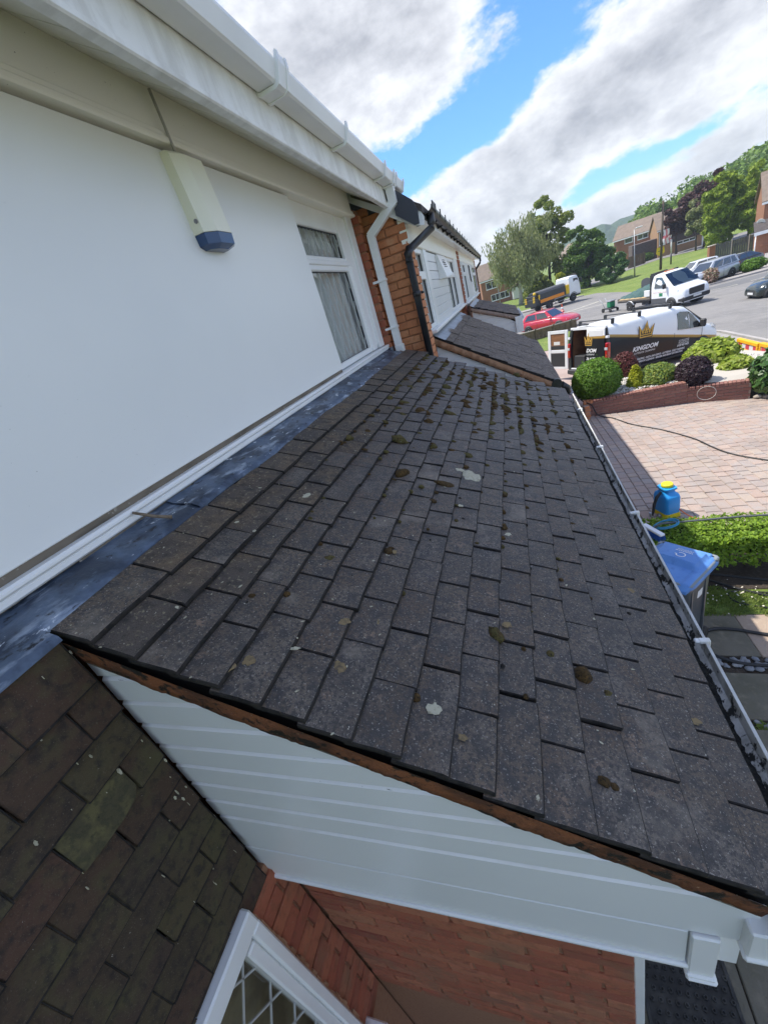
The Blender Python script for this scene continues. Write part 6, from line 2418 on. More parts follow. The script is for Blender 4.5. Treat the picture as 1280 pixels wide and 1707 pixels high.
# ------------------------------------------------------------------ vehicles
def wheel(parent, x, y, r, w, side, rim=None, n=20, spokes=5):
    """wheel with tyre, rim; side = -1 for the right hand side"""
    b = MB()
    b.lathe([(r * 0.62, -w / 2), (r * 0.93, -w / 2), (r, -w * 0.36), (r, w * 0.36), (r * 0.93, w / 2), (r * 0.62, w / 2)], (0, 0, 0), 'y', n)
    t = b.build("wheel", M['tyre'], parent, (x, y, r))
    b = MB()
    s = side
    b.lathe([(r * 0.63, 0.0), (r * 0.63, s * w * 0.50), (r * 0.58, s * w * 0.50), (r * 0.54, s * w * 0.30), (r * 0.54, 0.0)], (0, 0, 0), 'y', n)
    for k in range(spokes):
        a = 2 * math.pi * k / spokes + 0.3
        d = Vector((math.cos(a), 0, math.sin(a)))
        e = Vector((-math.sin(a), 0, math.cos(a)))
        vs = []
        for yy in (s * w * 0.34, s * w * 0.47):
            for q, hw in ((0.0, r * 0.10), (r * 0.60, r * 0.075)):
                for sg in (-1, 1):
                    p = d * q + e * (hw * sg)
                    vs.append((p.x, yy, p.z))
        b.add(vs, [(0, 1, 3, 2), (4, 6, 7, 5), (0, 4, 5, 1), (2, 3, 7, 6), (0, 2, 6, 4), (1, 5, 7, 3)])
    b.lathe([(r * 0.15, s * w * 0.30), (r * 0.15, s * w * 0.49), (r * 0.08, s * w * 0.52)], (0, 0, 0), 'y', 12)
    b.build("rim", rim or M['rim'], t)
    b = MB()
    b.lathe([(r * 0.56, s * w * 0.05), (r * 0.56, s * w * 0.12)], (0, 0, 0), 'y', n)
    b.build("brake_disc", M['trim'], t)
    return t


def body_loft(stations, n_mi=0):
    """stations: (x, z_bottom, z_top, half width bottom, half width shoulder, shoulder fraction, half width top)"""
    rings = []
    for x, zb, zt, wb, ws, sf, wt in stations:
        zs = zb + (zt - zb) * sf
        half = [(wb * 0.90, zb), (wb, zb + 0.05 * (zt - zb)), (ws * 0.995, zb + (zs - zb) * 0.45), (ws, zb + (zs - zb) * 0.8), (ws * 0.985, zs), (ws * 0.5 + wt * 0.5, zs + (zt - zs) * 0.62), (wt, zt - (zt - zs) * 0.12), (wt * 0.9, zt), (0, zt + 0.012)]
        ring = [(x, -w, z) for w, z in half] + [(x, w, z) for w, z in reversed(half[:-1])]
        rings.append(ring)
    return rings


def car(name, label, paint, loc, rz, wb=2.55, ro=0.72, fo=0.80, w=1.74, h=1.46, belt=0.95, kind='hatch', group=None, front_details=True):
    e = empty(name, label, "car", loc, rz, group)
    hw = w / 2
    r = 0.315 if h < 1.6 else 0.345
    zb = 0.22
    hood = belt + (0.10 if kind == 'mini' else 0.02)
    tail_low = {'hatch': belt + 0.02, 'estate': belt + 0.02, 'saloon': belt + 0.04, 'mini': belt + 0.02}[kind]
    st = [(-ro, zb + 0.16, tail_low - 0.12, hw * 0.80, hw * 0.86, 0.62, hw * 0.72),
          (-ro + 0.06, zb + 0.06, tail_low - 0.03, hw * 0.88, hw * 0.93, 0.68, hw * 0.80),
          (-ro + 0.30, zb + 0.02, tail_low, hw * 0.93, hw * 0.98, 0.72, hw * 0.86),
          (0.2, zb, belt, hw * 0.95, hw, 0.74, hw * 0.90),
          (wb * 0.55, zb, belt, hw * 0.95, hw, 0.74, hw * 0.90),
          (wb * 0.80, zb, belt, hw * 0.95, hw * 0.995, 0.74, hw * 0.88),
          (wb + 0.15, zb, hood - 0.09, hw * 0.94, hw * 0.985, 0.74, hw * 0.84),
          (wb + fo - 0.28, zb + 0.02, hood - 0.20, hw * 0.90, hw * 0.93, 0.72, hw * 0.76),
          (wb + fo - 0.07, zb + 0.05, hood - 0.30, hw * 0.80, hw * 0.83, 0.70, hw * 0.66),
          (wb + fo, zb + 0.10, hood - 0.42, hw * 0.66, hw * 0.70, 0.66, hw * 0.56)]
    b = MB()
    loft(b, body_loft(st))
    # wheel arches read as dark rounded recesses
    body = b.build("body", paint, e)
    for x in (0.0, wb):
        for s in (-1, 1):
            a = MB()
            a.lathe([(0.05, hw * 0.70 * s), (r * 1.17, hw * 0.70 * s), (r * 1.17, (hw + 0.004) * s), (0.05, (hw + 0.004) * s)], (x, 0, r), 'y', 22)
            a.build("wheel_arch", M['trim'], body)
            wheel(e, x, (hw - 0.085) * s, r, 0.19, s)
    # cabin
    if kind == 'estate':
        A, B_, C_, D = (wb * 0.80, belt), (wb * 0.55, h), (-ro + 0.30, h - 0.02), (-ro + 0.08, belt + 0.02)
    elif kind == 'mini':
        A, B_, C_, D = (wb * 0.90, belt), (wb * 0.68, h), (-ro + 0.30, h - 0.03), (-ro + 0.06, belt + 0.02)
    elif kind == 'saloon':
        A, B_, C_, D = (wb * 0.78, belt), (wb * 0.50, h), (0.32, h - 0.01), (-ro + 0.30, belt + 0.03)
    else:
        A, B_, C_, D = (wb * 0.80, belt), (wb * 0.55, h), (-ro + 0.52, h - 0.03), (-ro + 0.14, belt + 0.02)
    wl, wr = hw * 0.90, hw * 0.70
    M1 = ((B_[0] + C_[0]) / 2, h + 0.035)

    def P(pt, s, wd):
        return Vector((pt[0], s * wd, pt[1]))
    b = MB()
    rings = []
    for pt_l, pt_r, top in ((D, C_, 0.0), (A, B_, 0.0)):
        pass
    vs = [P(A, -1, wl), P(A, 1, wl), P(B_, 1, wr), P(B_, -1, wr), P(C_, -1, wr), P(C_, 1, wr), P(D, 1, wl), P(D, -1, wl),
          P(M1, -1, wr * 0.97), P(M1, 1, wr * 0.97)]
    fs = [(0, 1, 2, 3), (3, 2, 9, 8), (8, 9, 5, 4), (4, 5, 6, 7), (0, 3, 8, 4, 7), (1, 6, 5, 9, 2)]
    b.add(vs, fs)
    cab = b.build("roof", paint, e)
    bv = cab.modifiers.new("round", 'BEVEL')
    bv.width = 0.05
    bv.segments = 3
    bv.limit_method = 'ANGLE'
    bv.angle_limit = rad(15)
    for p in cab.data.polygons:
        p.use_smooth = True

    def quad(name, pts, off, m=M['glass_car']):
        pts = [Vector(p) for p in pts]
        n = (pts[1] - pts[0]).cross(pts[3] - pts[0]).normalized()
        c = sum(pts, Vector()) / len(pts)
        if n.dot(c - Vector((wb * 0.4, 0, belt))) < 0:
            n = -n
        k = len(pts)
        q = [p + n * off for p in pts] + [p + n * (off - 0.02) for p in pts]
        MB().add(q, [tuple(range(k)), tuple(range(2 * k - 1, k - 1, -1))] + [(i, (i + 1) % k, k + (i + 1) % k, k + i) for i in range(k)]).build(name, m, e)

    def lerp(a, c, t):
        return Vector(a) * (1 - t) + Vector(c) * t
    # windscreen and rear window, inset inside their pillars
    for (lo, hi, nm) in ((A, B_, "windscreen"), (D, C_, "rear_window")):
        l0, l1, h0, h1 = P(lo, -1, wl), P(lo, 1, wl), P(hi, -1, wr), P(hi, 1, wr)
        q = []
        for (t, s) in ((0.08, 0.07), (0.08, 0.93), (0.92, 0.92), (0.92, 0.08)):
            q.append(lerp(lerp(l0, l1, s), lerp(h0, h1, s), t))
        quad(nm, q, 0.010)
    for s in (-1, 1):
        a0, b0, c0, d0 = P(A, s, wl), P(B_, s, wr), P(C_, s, wr), P(D, s, wl)

        def side(t, v):      # t along the car from A/B to D/C, v up
            return lerp(lerp(a0, d0, t), lerp(b0, c0, t), v)
        cuts = [(0.07, 0.42), (0.455, 0.72), (0.755, 0.93)] if kind in ('estate', 'saloon') else [(0.07, 0.48), (0.515, 0.90)]
        for t0, t1 in cuts:
            quad("side_window", [side(t0 + (0.05 if t0 < 0.1 else 0), 0.10), side(t1, 0.10), side(t1 - (0.03 if t1 > 0.88 else 0), 0.88), side(t0, 0.88)], 0.010)
        m_ = MB()
        m_.bbox((wb * 0.70, s * (hw + 0.02) - 0.07, belt + 0.01), (wb * 0.76, s * (hw + 0.02) + 0.07, belt + 0.14), 0.02)
        m_.build("mirror", paint, e)
        hl = MB()
        xf = wb + fo
        hl.add([(xf - 0.30, s * hw * 0.94, hood - 0.36), (xf - 0.03, s * hw * 0.66, hood - 0.46), (xf - 0.07, s * hw * 0.62, hood - 0.335), (xf - 0.32, s * hw * 0.85, hood - 0.23),
                (xf - 0.34, s * hw * 0.80, hood - 0.36), (xf - 0.10, s * hw * 0.55, hood - 0.46), (xf - 0.14, s * hw * 0.5, hood - 0.335), (xf - 0.36, s * hw * 0.75, hood - 0.23)],
               [(0, 1, 2, 3), (7, 6, 5, 4), (0, 4, 5, 1), (1, 5, 6, 2), (2, 6, 7, 3), (3, 7, 4, 0)])
        hl.build("headlight", M['lamp_clear'], e)
        tl = MB()
        tl.bbox((-ro - 0.012, s * hw * 0.78 - 0.09, belt - 0.26), (-ro + 0.16, s * hw * 0.84 + 0.05, belt - 0.06), 0.03)
        tl.build("tail_light", M['lamp_red'], e)
        for xx in (wb * 0.50, wb * 0.12):
            MB().bbox((xx, s * hw * 0.975 - 0.01, belt - 0.15), (xx + 0.15, s * hw * 0.975 + 0.022, belt - 0.125), 0.006).build("door_handle", paint, e)
        for xx in (wb * 0.30, wb * 0.74):
            MB().box((xx, s * (hw + 0.0015) - 0.004, zb + 0.10), (xx + 0.010, s * (hw + 0.0015) + 0.004, belt - 0.12)).build("door_gap", M['trim'], e)
    g = MB()
    g.bbox((wb + fo - 0.10, -hw * 0.42, zb + 0.12), (wb + fo + 0.012, hw * 0.42, hood - 0.44), 0.03)
    g.build("grille", M['trim'], e)
    g = MB()
    g.bbox((wb + fo + 0.006, -0.26, zb + 0.16), (wb + fo + 0.022, 0.26, zb + 0.27), 0.004)
    g.build("number_plate", M['plate_white'], e)
    g = MB()
    g.bbox((-ro - 0.016, -0.26, zb + 0.36), (-ro + 0.02, 0.26, zb + 0.47), 0.004)
    g.build("number_plate", M['plate_yellow'], e)
    return e


M['glass_car'] = mat('tinted_car_glass', (0.03, 0.036, 0.038), 0.05, spec=0.8, coat=1.0)

c_ = car("parked_car", "bright red hatchback parked beyond the porch roofs and low fence", M['red_paint'], (2.16, 36.98, -1.06), rad(-38.2), 2.6, 0.78, 0.85, 1.75, 1.45, 0.93)
c_ = car("parked_car", "silver estate car parked on the drive behind the grass verge", M['silver_paint'], (18.11, 46.65, -2.02), rad(210.8), 3.0, 0.95, 0.95, 1.9, 1.68, 1.05, 'estate')
c_ = car("parked_car", "white car parked behind the silver estate", M['van_white'], (20.0, 54.3, -2.20), rad(193), 2.65, 0.85, 0.9, 1.8, 1.5, 0.95, 'hatch')
c_ = car("parked_car", "low black saloon car parked in front of the white garage", M['black_paint'], (21.0, 49.4, -2.08), rad(208), 2.7, 1.0, 0.9, 1.8, 1.42, 0.93, 'saloon')
c_ = car("parked_car", "small dark green black hatchback at the right edge of the road", M['green_black'], (16.4, 30.6, -1.67), rad(183), 2.47, 0.55, 0.62, 1.70, 1.44, 0.93, 'mini')
c_ = car("parked_car", "pale silver car with amber lamp at the right edge beside the white garage", M['silver_paint'], (24.6, 46.4, -2.1), rad(215), 2.6, 0.8, 0.85, 1.75, 1.5, 0.95, 'hatch')
c_ = car("parked_car", "blue car parked on the far uphill road near the telegraph pole", M['blue_paint'], (30.4, 105.2, -2.3), rad(10), 2.6, 0.8, 0.85, 1.75, 1.45, 0.95, 'hatch')
c_ = car("parked_car", "dark car parked beside the blue one on the far road", M['black_paint'], (35.4, 104.6, -2.3), rad(8), 2.6, 0.8, 0.85, 1.75, 1.45, 0.95, 'hatch')
c_ = car("parked_car", "white car parked in front of the far brick houses", M['van_white'], (33.5, 134, -2.3), rad(20), 2.6, 0.8, 0.85, 1.75, 1.5, 0.95, 'hatch')

# ------------------------------------------------------------------ the sign-written van
van = empty("work_van", "white and black sign written van with gold crown and open rear door", "van", (2.516, 16.51, -0.594))
van.rotation_euler = (0, 0.08, 0.559)


def wrap_mat(name, lo, slope, base):
    """white above, gold band, black below: a printed vinyl wrap laid out in the van's own coordinates"""
    m = bpy.data.materials.new(name)
    m.use_nodes = True
    nt = m.node_tree
    bs = nt.nodes['Principled BSDF']
    tcn = nt.nodes.new('ShaderNodeTexCoord')
    sx = nt.nodes.new('ShaderNodeSeparateXYZ')
    nt.links.new(tcn.outputs['Object'], sx.inputs[0])
    f = nt.nodes.new('ShaderNodeMath')
    f.operation = 'MULTIPLY_ADD'
    f.inputs[1].default_value = slope
    nt.links.new(sx.outputs['X'], f.inputs[0])
    nt.links.new(sx.outputs['Z'], f.inputs[2])

    def step(t):
        n = nt.nodes.new('ShaderNodeMath')
        n.operation = 'GREATER_THAN'
        n.inputs[1].default_value = t
        nt.links.new(f.outputs[0], n.inputs[0])
        return n.outputs[0]
    cur = None
    c0 = nt.nodes.new('ShaderNodeRGB')
    c0.outputs[0].default_value = (0.012, 0.013, 0.019, 1)
    cur = c0.outputs[0]
    for t, c in ((lo, (0.16, 0.095, 0.022, 1)), (lo + 0.03, (0.44, 0.27, 0.07, 1)), (lo + 0.10, base)):
        mx = nt.nodes.new('ShaderNodeMix')
        mx.data_type = 'RGBA'
        nt.links.new(step(t), mx.inputs[0])
        nt.links.new(cur, mx.inputs[6])
        mx.inputs[7].default_value = c
        cur = mx.outputs[2]
    nt.links.new(cur, bs.inputs['Base Color'])
    bs.inputs['Roughness'].default_value = 0.28
    bs.inputs['Coat Weight'].default_value = 0.08
    bs.inputs['Specular IOR Level'].default_value = 0.25
    bs.inputs['Coat Roughness'].default_value = 0.12
    return m


M['wrap'] = wrap_mat('van_wrap', 1.555, 0.21, (0.82, 0.83, 0.83, 1))
M['wrap_door'] = wrap_mat('van_wrap_door', 1.535, 0.0, (0.82, 0.83, 0.83, 1))
FR = [0, .04, .13, .32, .50, .63, .74, .84, .92, .975, 1.0]
GW = [.93, .985, 1, 1, 1, .99, .965, .925, .875, .80, .62]


def van_ring(x, H, w, top_narrow=1.0, zb=0.27):
    half = []
    for f_, g_ in zip(FR, GW):
        g2 = 1 - (1 - g_) * top_narrow
        half.append((w * g2, zb + (H - zb) * f_))
    half.append((0, H + 0.03 * (H > 1.6)))
    return [(x, -a, z) for a, z in half] + [(x, a, z) for a, z in reversed(half[:-1])]


vst = [(0.0, 1.93, .955, 1), (0.12, 1.945, .965, 1), (1.2, 1.96, .97, 1), (2.4, 1.96, .97, 1), (3.05, 1.95, .97, 1), (3.30, 1.91, .97, 1.0), (3.62, 1.70, .965, 1.0), (3.95, 1.44, .96, .95), (4.20, 1.24, .955, .9), (4.45, 1.13, .95, .8), (4.72, 1.02, .92, .7), (4.92, .90, .84, .7), (5.03, .76, .72, .6), (5.06, .62, .62, .5)]
b = MB()
loft(b, [van_ring(x, H, w, t) for x, H, w, t in vst], cap0=False, cap1=True)
body = b.build("body", M['wrap'], van)
# rear frame around the load opening, floor, plywood lined sides
for s in (-1, 1):
    MB().prism([(s * .955, .30), (s * .955, 1.25), (s * .925, 1.55), (s * .84, 1.87), (s * .72, 1.87), (s * .80, 1.5), (s * .82, 1.2), (s * .82, .45)], 'x', 0.0, 0.06).build("rear_pillar", M['black'], van)
MB().bbox((0.001, -0.84, 1.845), (0.07, 0.84, 1.935), 0.01).build("rear_header", M['van_white'], van)
MB().bbox((0.0, -0.83, 0.47), (0.05, 0.83, 0.52), 0.01).build("rear_step", M['van_white'], van)
b = MB()
b.bbox((-0.10, -0.93, 0.30), (0.05, 0.93, 0.47), 0.03)
b.build("rear_bumper", M['trim'], van)
b = MB()
b.add([(0.07, -0.80, 0.5), (2.6, -0.80, 0.5), (2.6, 0.80, 0.5), (0.07, 0.80, 0.5), (0.07, -0.78, 1.85), (2.6, -0.78, 1.85), (2.6, 0.78, 1.85), (0.07, 0.78, 1.85)],
      [(0, 1, 2, 3), (4, 7, 6, 5), (0, 4, 5, 1), (2, 6, 7, 3), (1, 5, 6, 2)])
b.build("load_lining", M['ply'], van, fix=False)
b = MB()
b.bbox((0.08, 0.2, 0.5), (0.45, 0.78, 0.95), 0.02)
b.build("load_box", M['trim'], van)
# right hand door closed: sign written; left hand door swung right round
M['wrap_door2'] = M['wrap_door']
b = MB()
b.bbox((-0.035, -0.825, 0.49), (-0.001, 0.0, 1.87), 0.012)
dr = b.build("rear_door", M['wrap_door'], van)
b = MB()
b.bbox((-0.041, -0.73, 1.62), (-0.034, -0.12, 1.80), 0.003)
b.build("pressing", M['van_white'], dr)
# left door: hinge at y = .84
dl_o = bpy.data.objects.new("rear_door", None)
ldoor = MB()
ldoor.bbox((-0.02, 0.02, 0.49), (0.02, 0.16, 1.90), 0.008)
ldoor.bbox((-0.02, 0.84, 0.49), (0.02, 0.98, 1.90), 0.008)
ldoor.bbox((-0.02, 0.16, 1.78), (0.019, 0.84, 1.899), 0.008)
ldoor.bbox((-0.02, 0.16, 1.09), (0.019, 0.84, 1.20), 0.008)
ldoor.bbox((-0.02, 0.16, 0.491), (0.019, 0.84, 0.57), 0.008)
bpy.data.objects.remove(dl_o)
ld = ldoor.build("rear_door", M['van_white'], van)
ld.location = (-0.02, 0.93, 0)
ld.rotation_euler = (0, 0, rad(8))
MB().bbox((0.0, 0.15, 1.19), (0.012, 0.85, 1.79), 0.003).build("door_window", M['ply'], ld)
MB().bbox((-0.004, 0.40, 1.38), (-0.001, 0.70, 1.50), 0.001).build("notice", M['plate_white'], ld)
MB().bbox((-0.012, 0.17, 1.22), (-0.002, 0.83, 1.35), 0.003).build("window_shade", M['trim'], ld)
MB().bbox((-0.026, 0.15, 0.58), (-0.004, 0.85, 1.085), 0.03).build("door_card", M['trim'], ld)
# lamps
for s in (-1, 1):
    b = MB()
    b.bbox((-0.045, s * 0.90 - 0.075, 0.88), (0.10, s * 0.90 + 0.062, 1.40), 0.03)
    tl = b.build("tail_light", M['lamp_red'], van)
    b = MB()
    b.bbox((-0.052, s * 0.90 - 0.06, 1.16), (0.06, s * 0.90 + 0.066, 1.25), 0.01)
    b.build("reverse_lens", M['lamp_clear'], tl)
    b = MB()
    b.bbox((-0.03, s * 0.90 - 0.06, 1.54), (0.05, s * 0.90 + 0.062, 1.62), 0.01)
    b.build("hinge", M['van_white'], van)
    b = MB()
    b.bbox((3.86, s * 1.06 - 0.10, 1.10), (3.98, s * 1.06 + 0.11, 1.36), 0.04)
    b.build("mirror", M['trim'], van)
    # front side window: two panes split by a bar
    for pts in ([(2.90, 1.20), (3.40, 1.14), (3.40, 1.70), (3.02, 1.76), (2.90, 1.72)], [(3.44, 1.14), (3.98, 1.10), (3.90, 1.24), (3.62, 1.56), (3.44, 1.69)]):
        vs = []
        for k, (x, z) in enumerate(pts):
            H = np.interp(x, [q[0] for q in vst], [q[1] for q in vst])
            tn = np.interp(x, [q[0] for q in vst], [q[3] for q in vst])
            gw = (1 - (1 - np.interp((z - .27) / (H - .27), FR, GW)) * tn) * 0.968
            vs.append(Vector((x, s * (gw + 0.030), z)))
        vs2 = [v - Vector((0, s * 0.06, 0)) for v in vs]
        k = len(vs)
        MB().add([tuple(v) for v in vs + vs2], [tuple(range(k)), tuple(range(2 * k - 1, k - 1, -1))] + [(i, (i + 1) % k, k + (i + 1) % k, k + i) for i in range(k)]).build("side_window", M['glass_car'], van)
    for x in (1.0, 4.08):
        a = MB()
        a.lathe([(0.05, 0.70 * s), (0.40, 0.70 * s), (0.40, 0.974 * s), (0.05, 0.974 * s)], (x, 0, 0.36), 'y', 26)
        a.build("wheel_arch", M['trim'], body)
        wheel(van, x, s * 0.885, 0.335, 0.21, s, M['rim'], 24, 5)
    b = MB()
    b.add([(4.62, s * .93, .98), (4.90, s * .80, .80), (4.88, s * .80, .96), (4.60, s * .88, 1.10), (4.60, s * .80, .98), (4.84, s * .68, .80), (4.82, s * .68, .96), (4.56, s * .76, 1.10)],
          [(0, 1, 2, 3), (7, 6, 5, 4), (0, 4, 5, 1), (1, 5, 6, 2), (2, 6, 7, 3), (3, 7, 4, 0)])
    b.build("headlight", M['lamp_clear'], van)
    b = MB()
    b.bbox((0.9, s * 0.975 - 0.006, 0.30), (4.0, s * 0.975 + 0.006, 0.36), 0.004)
    b.build("sill", M['trim'], van)
    for xx in (2.78, 4.03):
        MB().box((xx, s * 0.9705 - 0.004, 0.38), (xx + 0.008, s * 0.9705 + 0.004, 1.12)).build("door_gap", M['trim'], van)
b = MB()
vs = [(3.34, -0.70, 1.885), (3.34, 0.70, 1.885), (4.17, 0.83, 1.265), (4.17, -0.83, 1.265)]
off = Vector((0.6, 0, 0.8)).normalized() * 0.035
b.add([tuple(Vector(v) + off) for v in vs] + vs, [(0, 1, 2, 3), (7, 6, 5, 4), (0, 4, 5, 1), (1, 5, 6, 2), (2, 6, 7, 3), (3, 7, 4, 0)])
b.build("windscreen", M['glass_car'], van)
b = MB()
b.bbox((4.86, -0.62, 0.30), (5.08, 0.62, 0.56), 0.05)
b.build("front_bumper", M['trim'], van)
for x in (0.35, 1.45, 2.75):
    b = MB()
    b.bbox((x - 0.025, -0.80, 2.06), (x + 0.025, 0.80, 2.095), 0.008)
    for s in (-1, 1):
        b.bbox((x - 0.05, s * 0.74 - 0.04, 1.93), (x + 0.05, s * 0.74 + 0.04, 2.10), 0.012)
    b.build("roof_bar", M['black'], van)
b = MB()
b.bbox((0.10, 0.1, 1.975), (0.16, 0.42, 2.02), 0.01)
b.build("roof_badge", M['trim'], van)


# printing on the side (right hand side is y negative) and on the door
def on_side(me, x, z, rot=0.0):
    ob = link(me.name, me, body)
    ob.matrix_basis = Matrix.Translation((x, -0.9745, z)) @ Matrix.Rotation(rad(90), 4, 'X') @ Matrix.Rotation(rot, 4, 'Z')
    return ob


def on_door(me, y, z):
    ob = link(me.name, me, dr)
    ob.matrix_basis = Matrix.Translation((-0.0385, y, z)) @ Matrix.Rotation(rad(-90), 4, 'Z') @ Matrix.Rotation(rad(90), 4, 'X')
    return ob


on_side(text_mesh("KINGDOM", 0.20, M['print_white'], 0.28, "lettering", bold=0.006, width=1.10), 1.0, 0.875, rad(-1.5))
on_side(text_mesh("EXTERIOR CLEANING", 0.085, M['print_white'], 0.25, "lettering", width=0.90), 1.07, 0.765, rad(-1.5))
on_side(text_mesh("- ROOFING - FASCIA AND SOFFITS - GUTTERING - BODY CLEANING", 0.085, M['print_white'], 0.15, "lettering", bold=0.002, width=2.12), 1.17, 0.555, rad(-1.5))
on_side(text_mesh("- WINDOW CLEANING - RENDER AND BRICK RESTORATION", 0.085, M['print_white'], 0.15, "lettering", bold=0.002, width=2.02), 1.19, 0.465, rad(-1.5))
for k in range(3):
    on_side(text_mesh(("WWW.KINGDOM", "EXTERIOR", "CLEANING")[k], 0.055, M['print_white'], 0.2, "lettering", width=0.46), 3.0, 0.80 - k * 0.05, rad(-1.5))
on_side(text_mesh("0128 405 4625", 0.085, M['print_white'], 0.2, "lettering", bold=0.002, width=0.52), 2.95, 0.63, rad(-1.5))
on_door(text_mesh("DOM", 0.165, M['print_white'], 0.28, "lettering", bold=0.006, width=0.48), 0.0, 1.10)
on_door(text_mesh("CLEANING", 0.075, M['print_white'], 0.2, "lettering", width=0.36), -0.02, 1.0)
on_door(text_mesh("26 4625", 0.12, M['print_white'], 0.2, "lettering", bold=0.003, width=0.42), 0.0, 0.84)
on_door(text_mesh("& GUTTERS - DRIVEWAYS", 0.055, M['print_white'], 0.1, "lettering", width=0.66), -0.01, 0.66)
on_door(text_mesh("& ROOF RESTORATION", 0.055, M['print_white'], 0.1, "lettering", width=0.62), -0.01, 0.57)


def crown(scale, name):
    """gold crown with black linework, flat print"""
    out = [(-.5, .28), (-.40, -.36), (.40, -.36), (.5, .28), (.26, -.02), (.14, .12), (.0, .46), (-.14, .12), (-.26, -.02)]
    b = MB()
    o2 = [(x * 1.1, y * 1.1) for x, y in out]
    b.add([(x * scale, y * scale, 0) for x, y in o2], [tuple(range(len(o2)))], 0)
    b.add([(x * scale, y * scale, 0.002) for x, y in out], [tuple(range(len(out)))], 1)
    inn = [(-.40, .08), (-.33, -.20), (.33, -.20), (.40, .08), (.25, -.13), (.12, .0), (.0, .28), (-.12, .0), (-.25, -.13)]
    b.add([(x * scale, y * scale, 0.004) for x, y in inn], [tuple(range(len(inn)))], 0)
    # scrolls and band
    for pts in ([(-.30, -.10), (-.22, -.02), (-.16, -.10), (-.22, -.17)], [(.30, -.10), (.22, -.02), (.16, -.10), (.22, -.17)], [(-.09, .0), (.0, .20), (.09, .0), (.0, -.06)], [(-.13, -.09), (-.06, -.03), (.0, -.10), (-.06, -.18)], [(.13, -.09), (.06, -.03), (.0, -.10), (.06, -.18)]):
        b.add([(x * scale, y * scale, 0.006) for x, y in pts], [tuple(range(len(pts)))], 1)
    b.add([(x * scale, y * scale, 0.006) for x, y in ((-.37, -.30), (.37, -.30), (.36, -.245), (-.36, -.245))], [(0, 1, 2, 3)], 0)
    return b.mesh(name, [M['print_black'], M['print_gold']])


on_side(crown(0.62, "crown_emblem"), 1.53, 1.47, rad(-3))
ob = on_door(crown(0.50, "crown_emblem"), -0.10, 1.50)
ob.scale = (0.75, 1, 1)

# ramps leaning at the tail of the van
for k, (p, q) in enumerate((((1.72, 15.2), (2.75, 16.35)), ((2.35, 14.75), (3.1, 15.75)))):
    e = empty("loading_ramp", ("long grey metal ramp leaning on the van, the one nearer its open door", "grey metal ramp at the tail of the van, the one nearer the green ball shrub")[k], "ramp", (p[0], p[1], T(*p)), 0, "grey ramps behind the van")
    d = Vector((q[0] - p[0], q[1] - p[1], 0.40))
    L = d.length
    b = MB()
    b.bbox((0, -0.14, -0.012), (L, 0.14, 0.012), 0.004)
    b.bbox((0, -0.16, -0.02), (L, -0.13, 0.045), 0.004)
    b.bbox((0, 0.13, -0.02), (L, 0.16, 0.045), 0.004)
    o = b.build("tread", M['steel'], e)
    o.rotation_euler = (0, -math.asin(d.z / L), math.atan2(d.y, d.x))
    o.location = (0, 0, 0.03)

# ------------------------------------------------------------------ white tipper truck
trk = empty("tipper_truck", "white cab tipper truck with green tarpaulin over sand and amber beacon", "truck", (10.06, 37.50, -1.495), rad(-67.7))
trk.scale = (1, 1, 0.93)


def cab_ring(x, H, w, tn, zb=0.36):
    return van_ring(x, H, w, tn, zb)


b = MB()
loft(b, [cab_ring(x, H, w, t) for x, H, w, t in ((1.72, 2.34, .98, 1), (1.85, 2.37, .99, 1), (2.35, 2.37, .99, 1), (2.60, 2.32, .99, 1.0), (2.95, 2.02, .985, 1.0), (3.35, 1.66, .98, .9), (3.62, 1.44, .975, .8), (3.95, 1.34, .965, .7), (4.25, 1.24, .92, .6), (4.40, 1.08, .86, .5), (4.44, .80, .84, .4))])
b.build("cab", M['van_white'], trk)
b = MB()
b.add([(2.66, -0.76, 2.285), (2.66, 0.76, 2.285), (3.56, 0.88, 1.49), (3.56, -0.88, 1.49)] , [(0, 1, 2, 3)])
off = Vector((0.66, 0, 0.75)).normalized() * 0.04
v0 = list(b.v)
b.v = [tuple(Vector(v) + off) for v in v0]
b.add(v0, [(3, 2, 1, 0)])
b.f += [(0, 4, 5, 1), (1, 5, 6, 2), (2, 6, 7, 3), (3, 7, 4, 0)]
b.mi += [0] * 4
b.sm += [False] * 4
b.build("windscreen", M['glass_dark'], trk)
b = MB()
b.box((2.0, -0.80, 1.2), (3.3, 0.80, 1.25))
b.box((1.9, -0.8, 1.25), (2.0, 0.8, 2.2))
b.build("cab_interior", M['cabin'], trk)
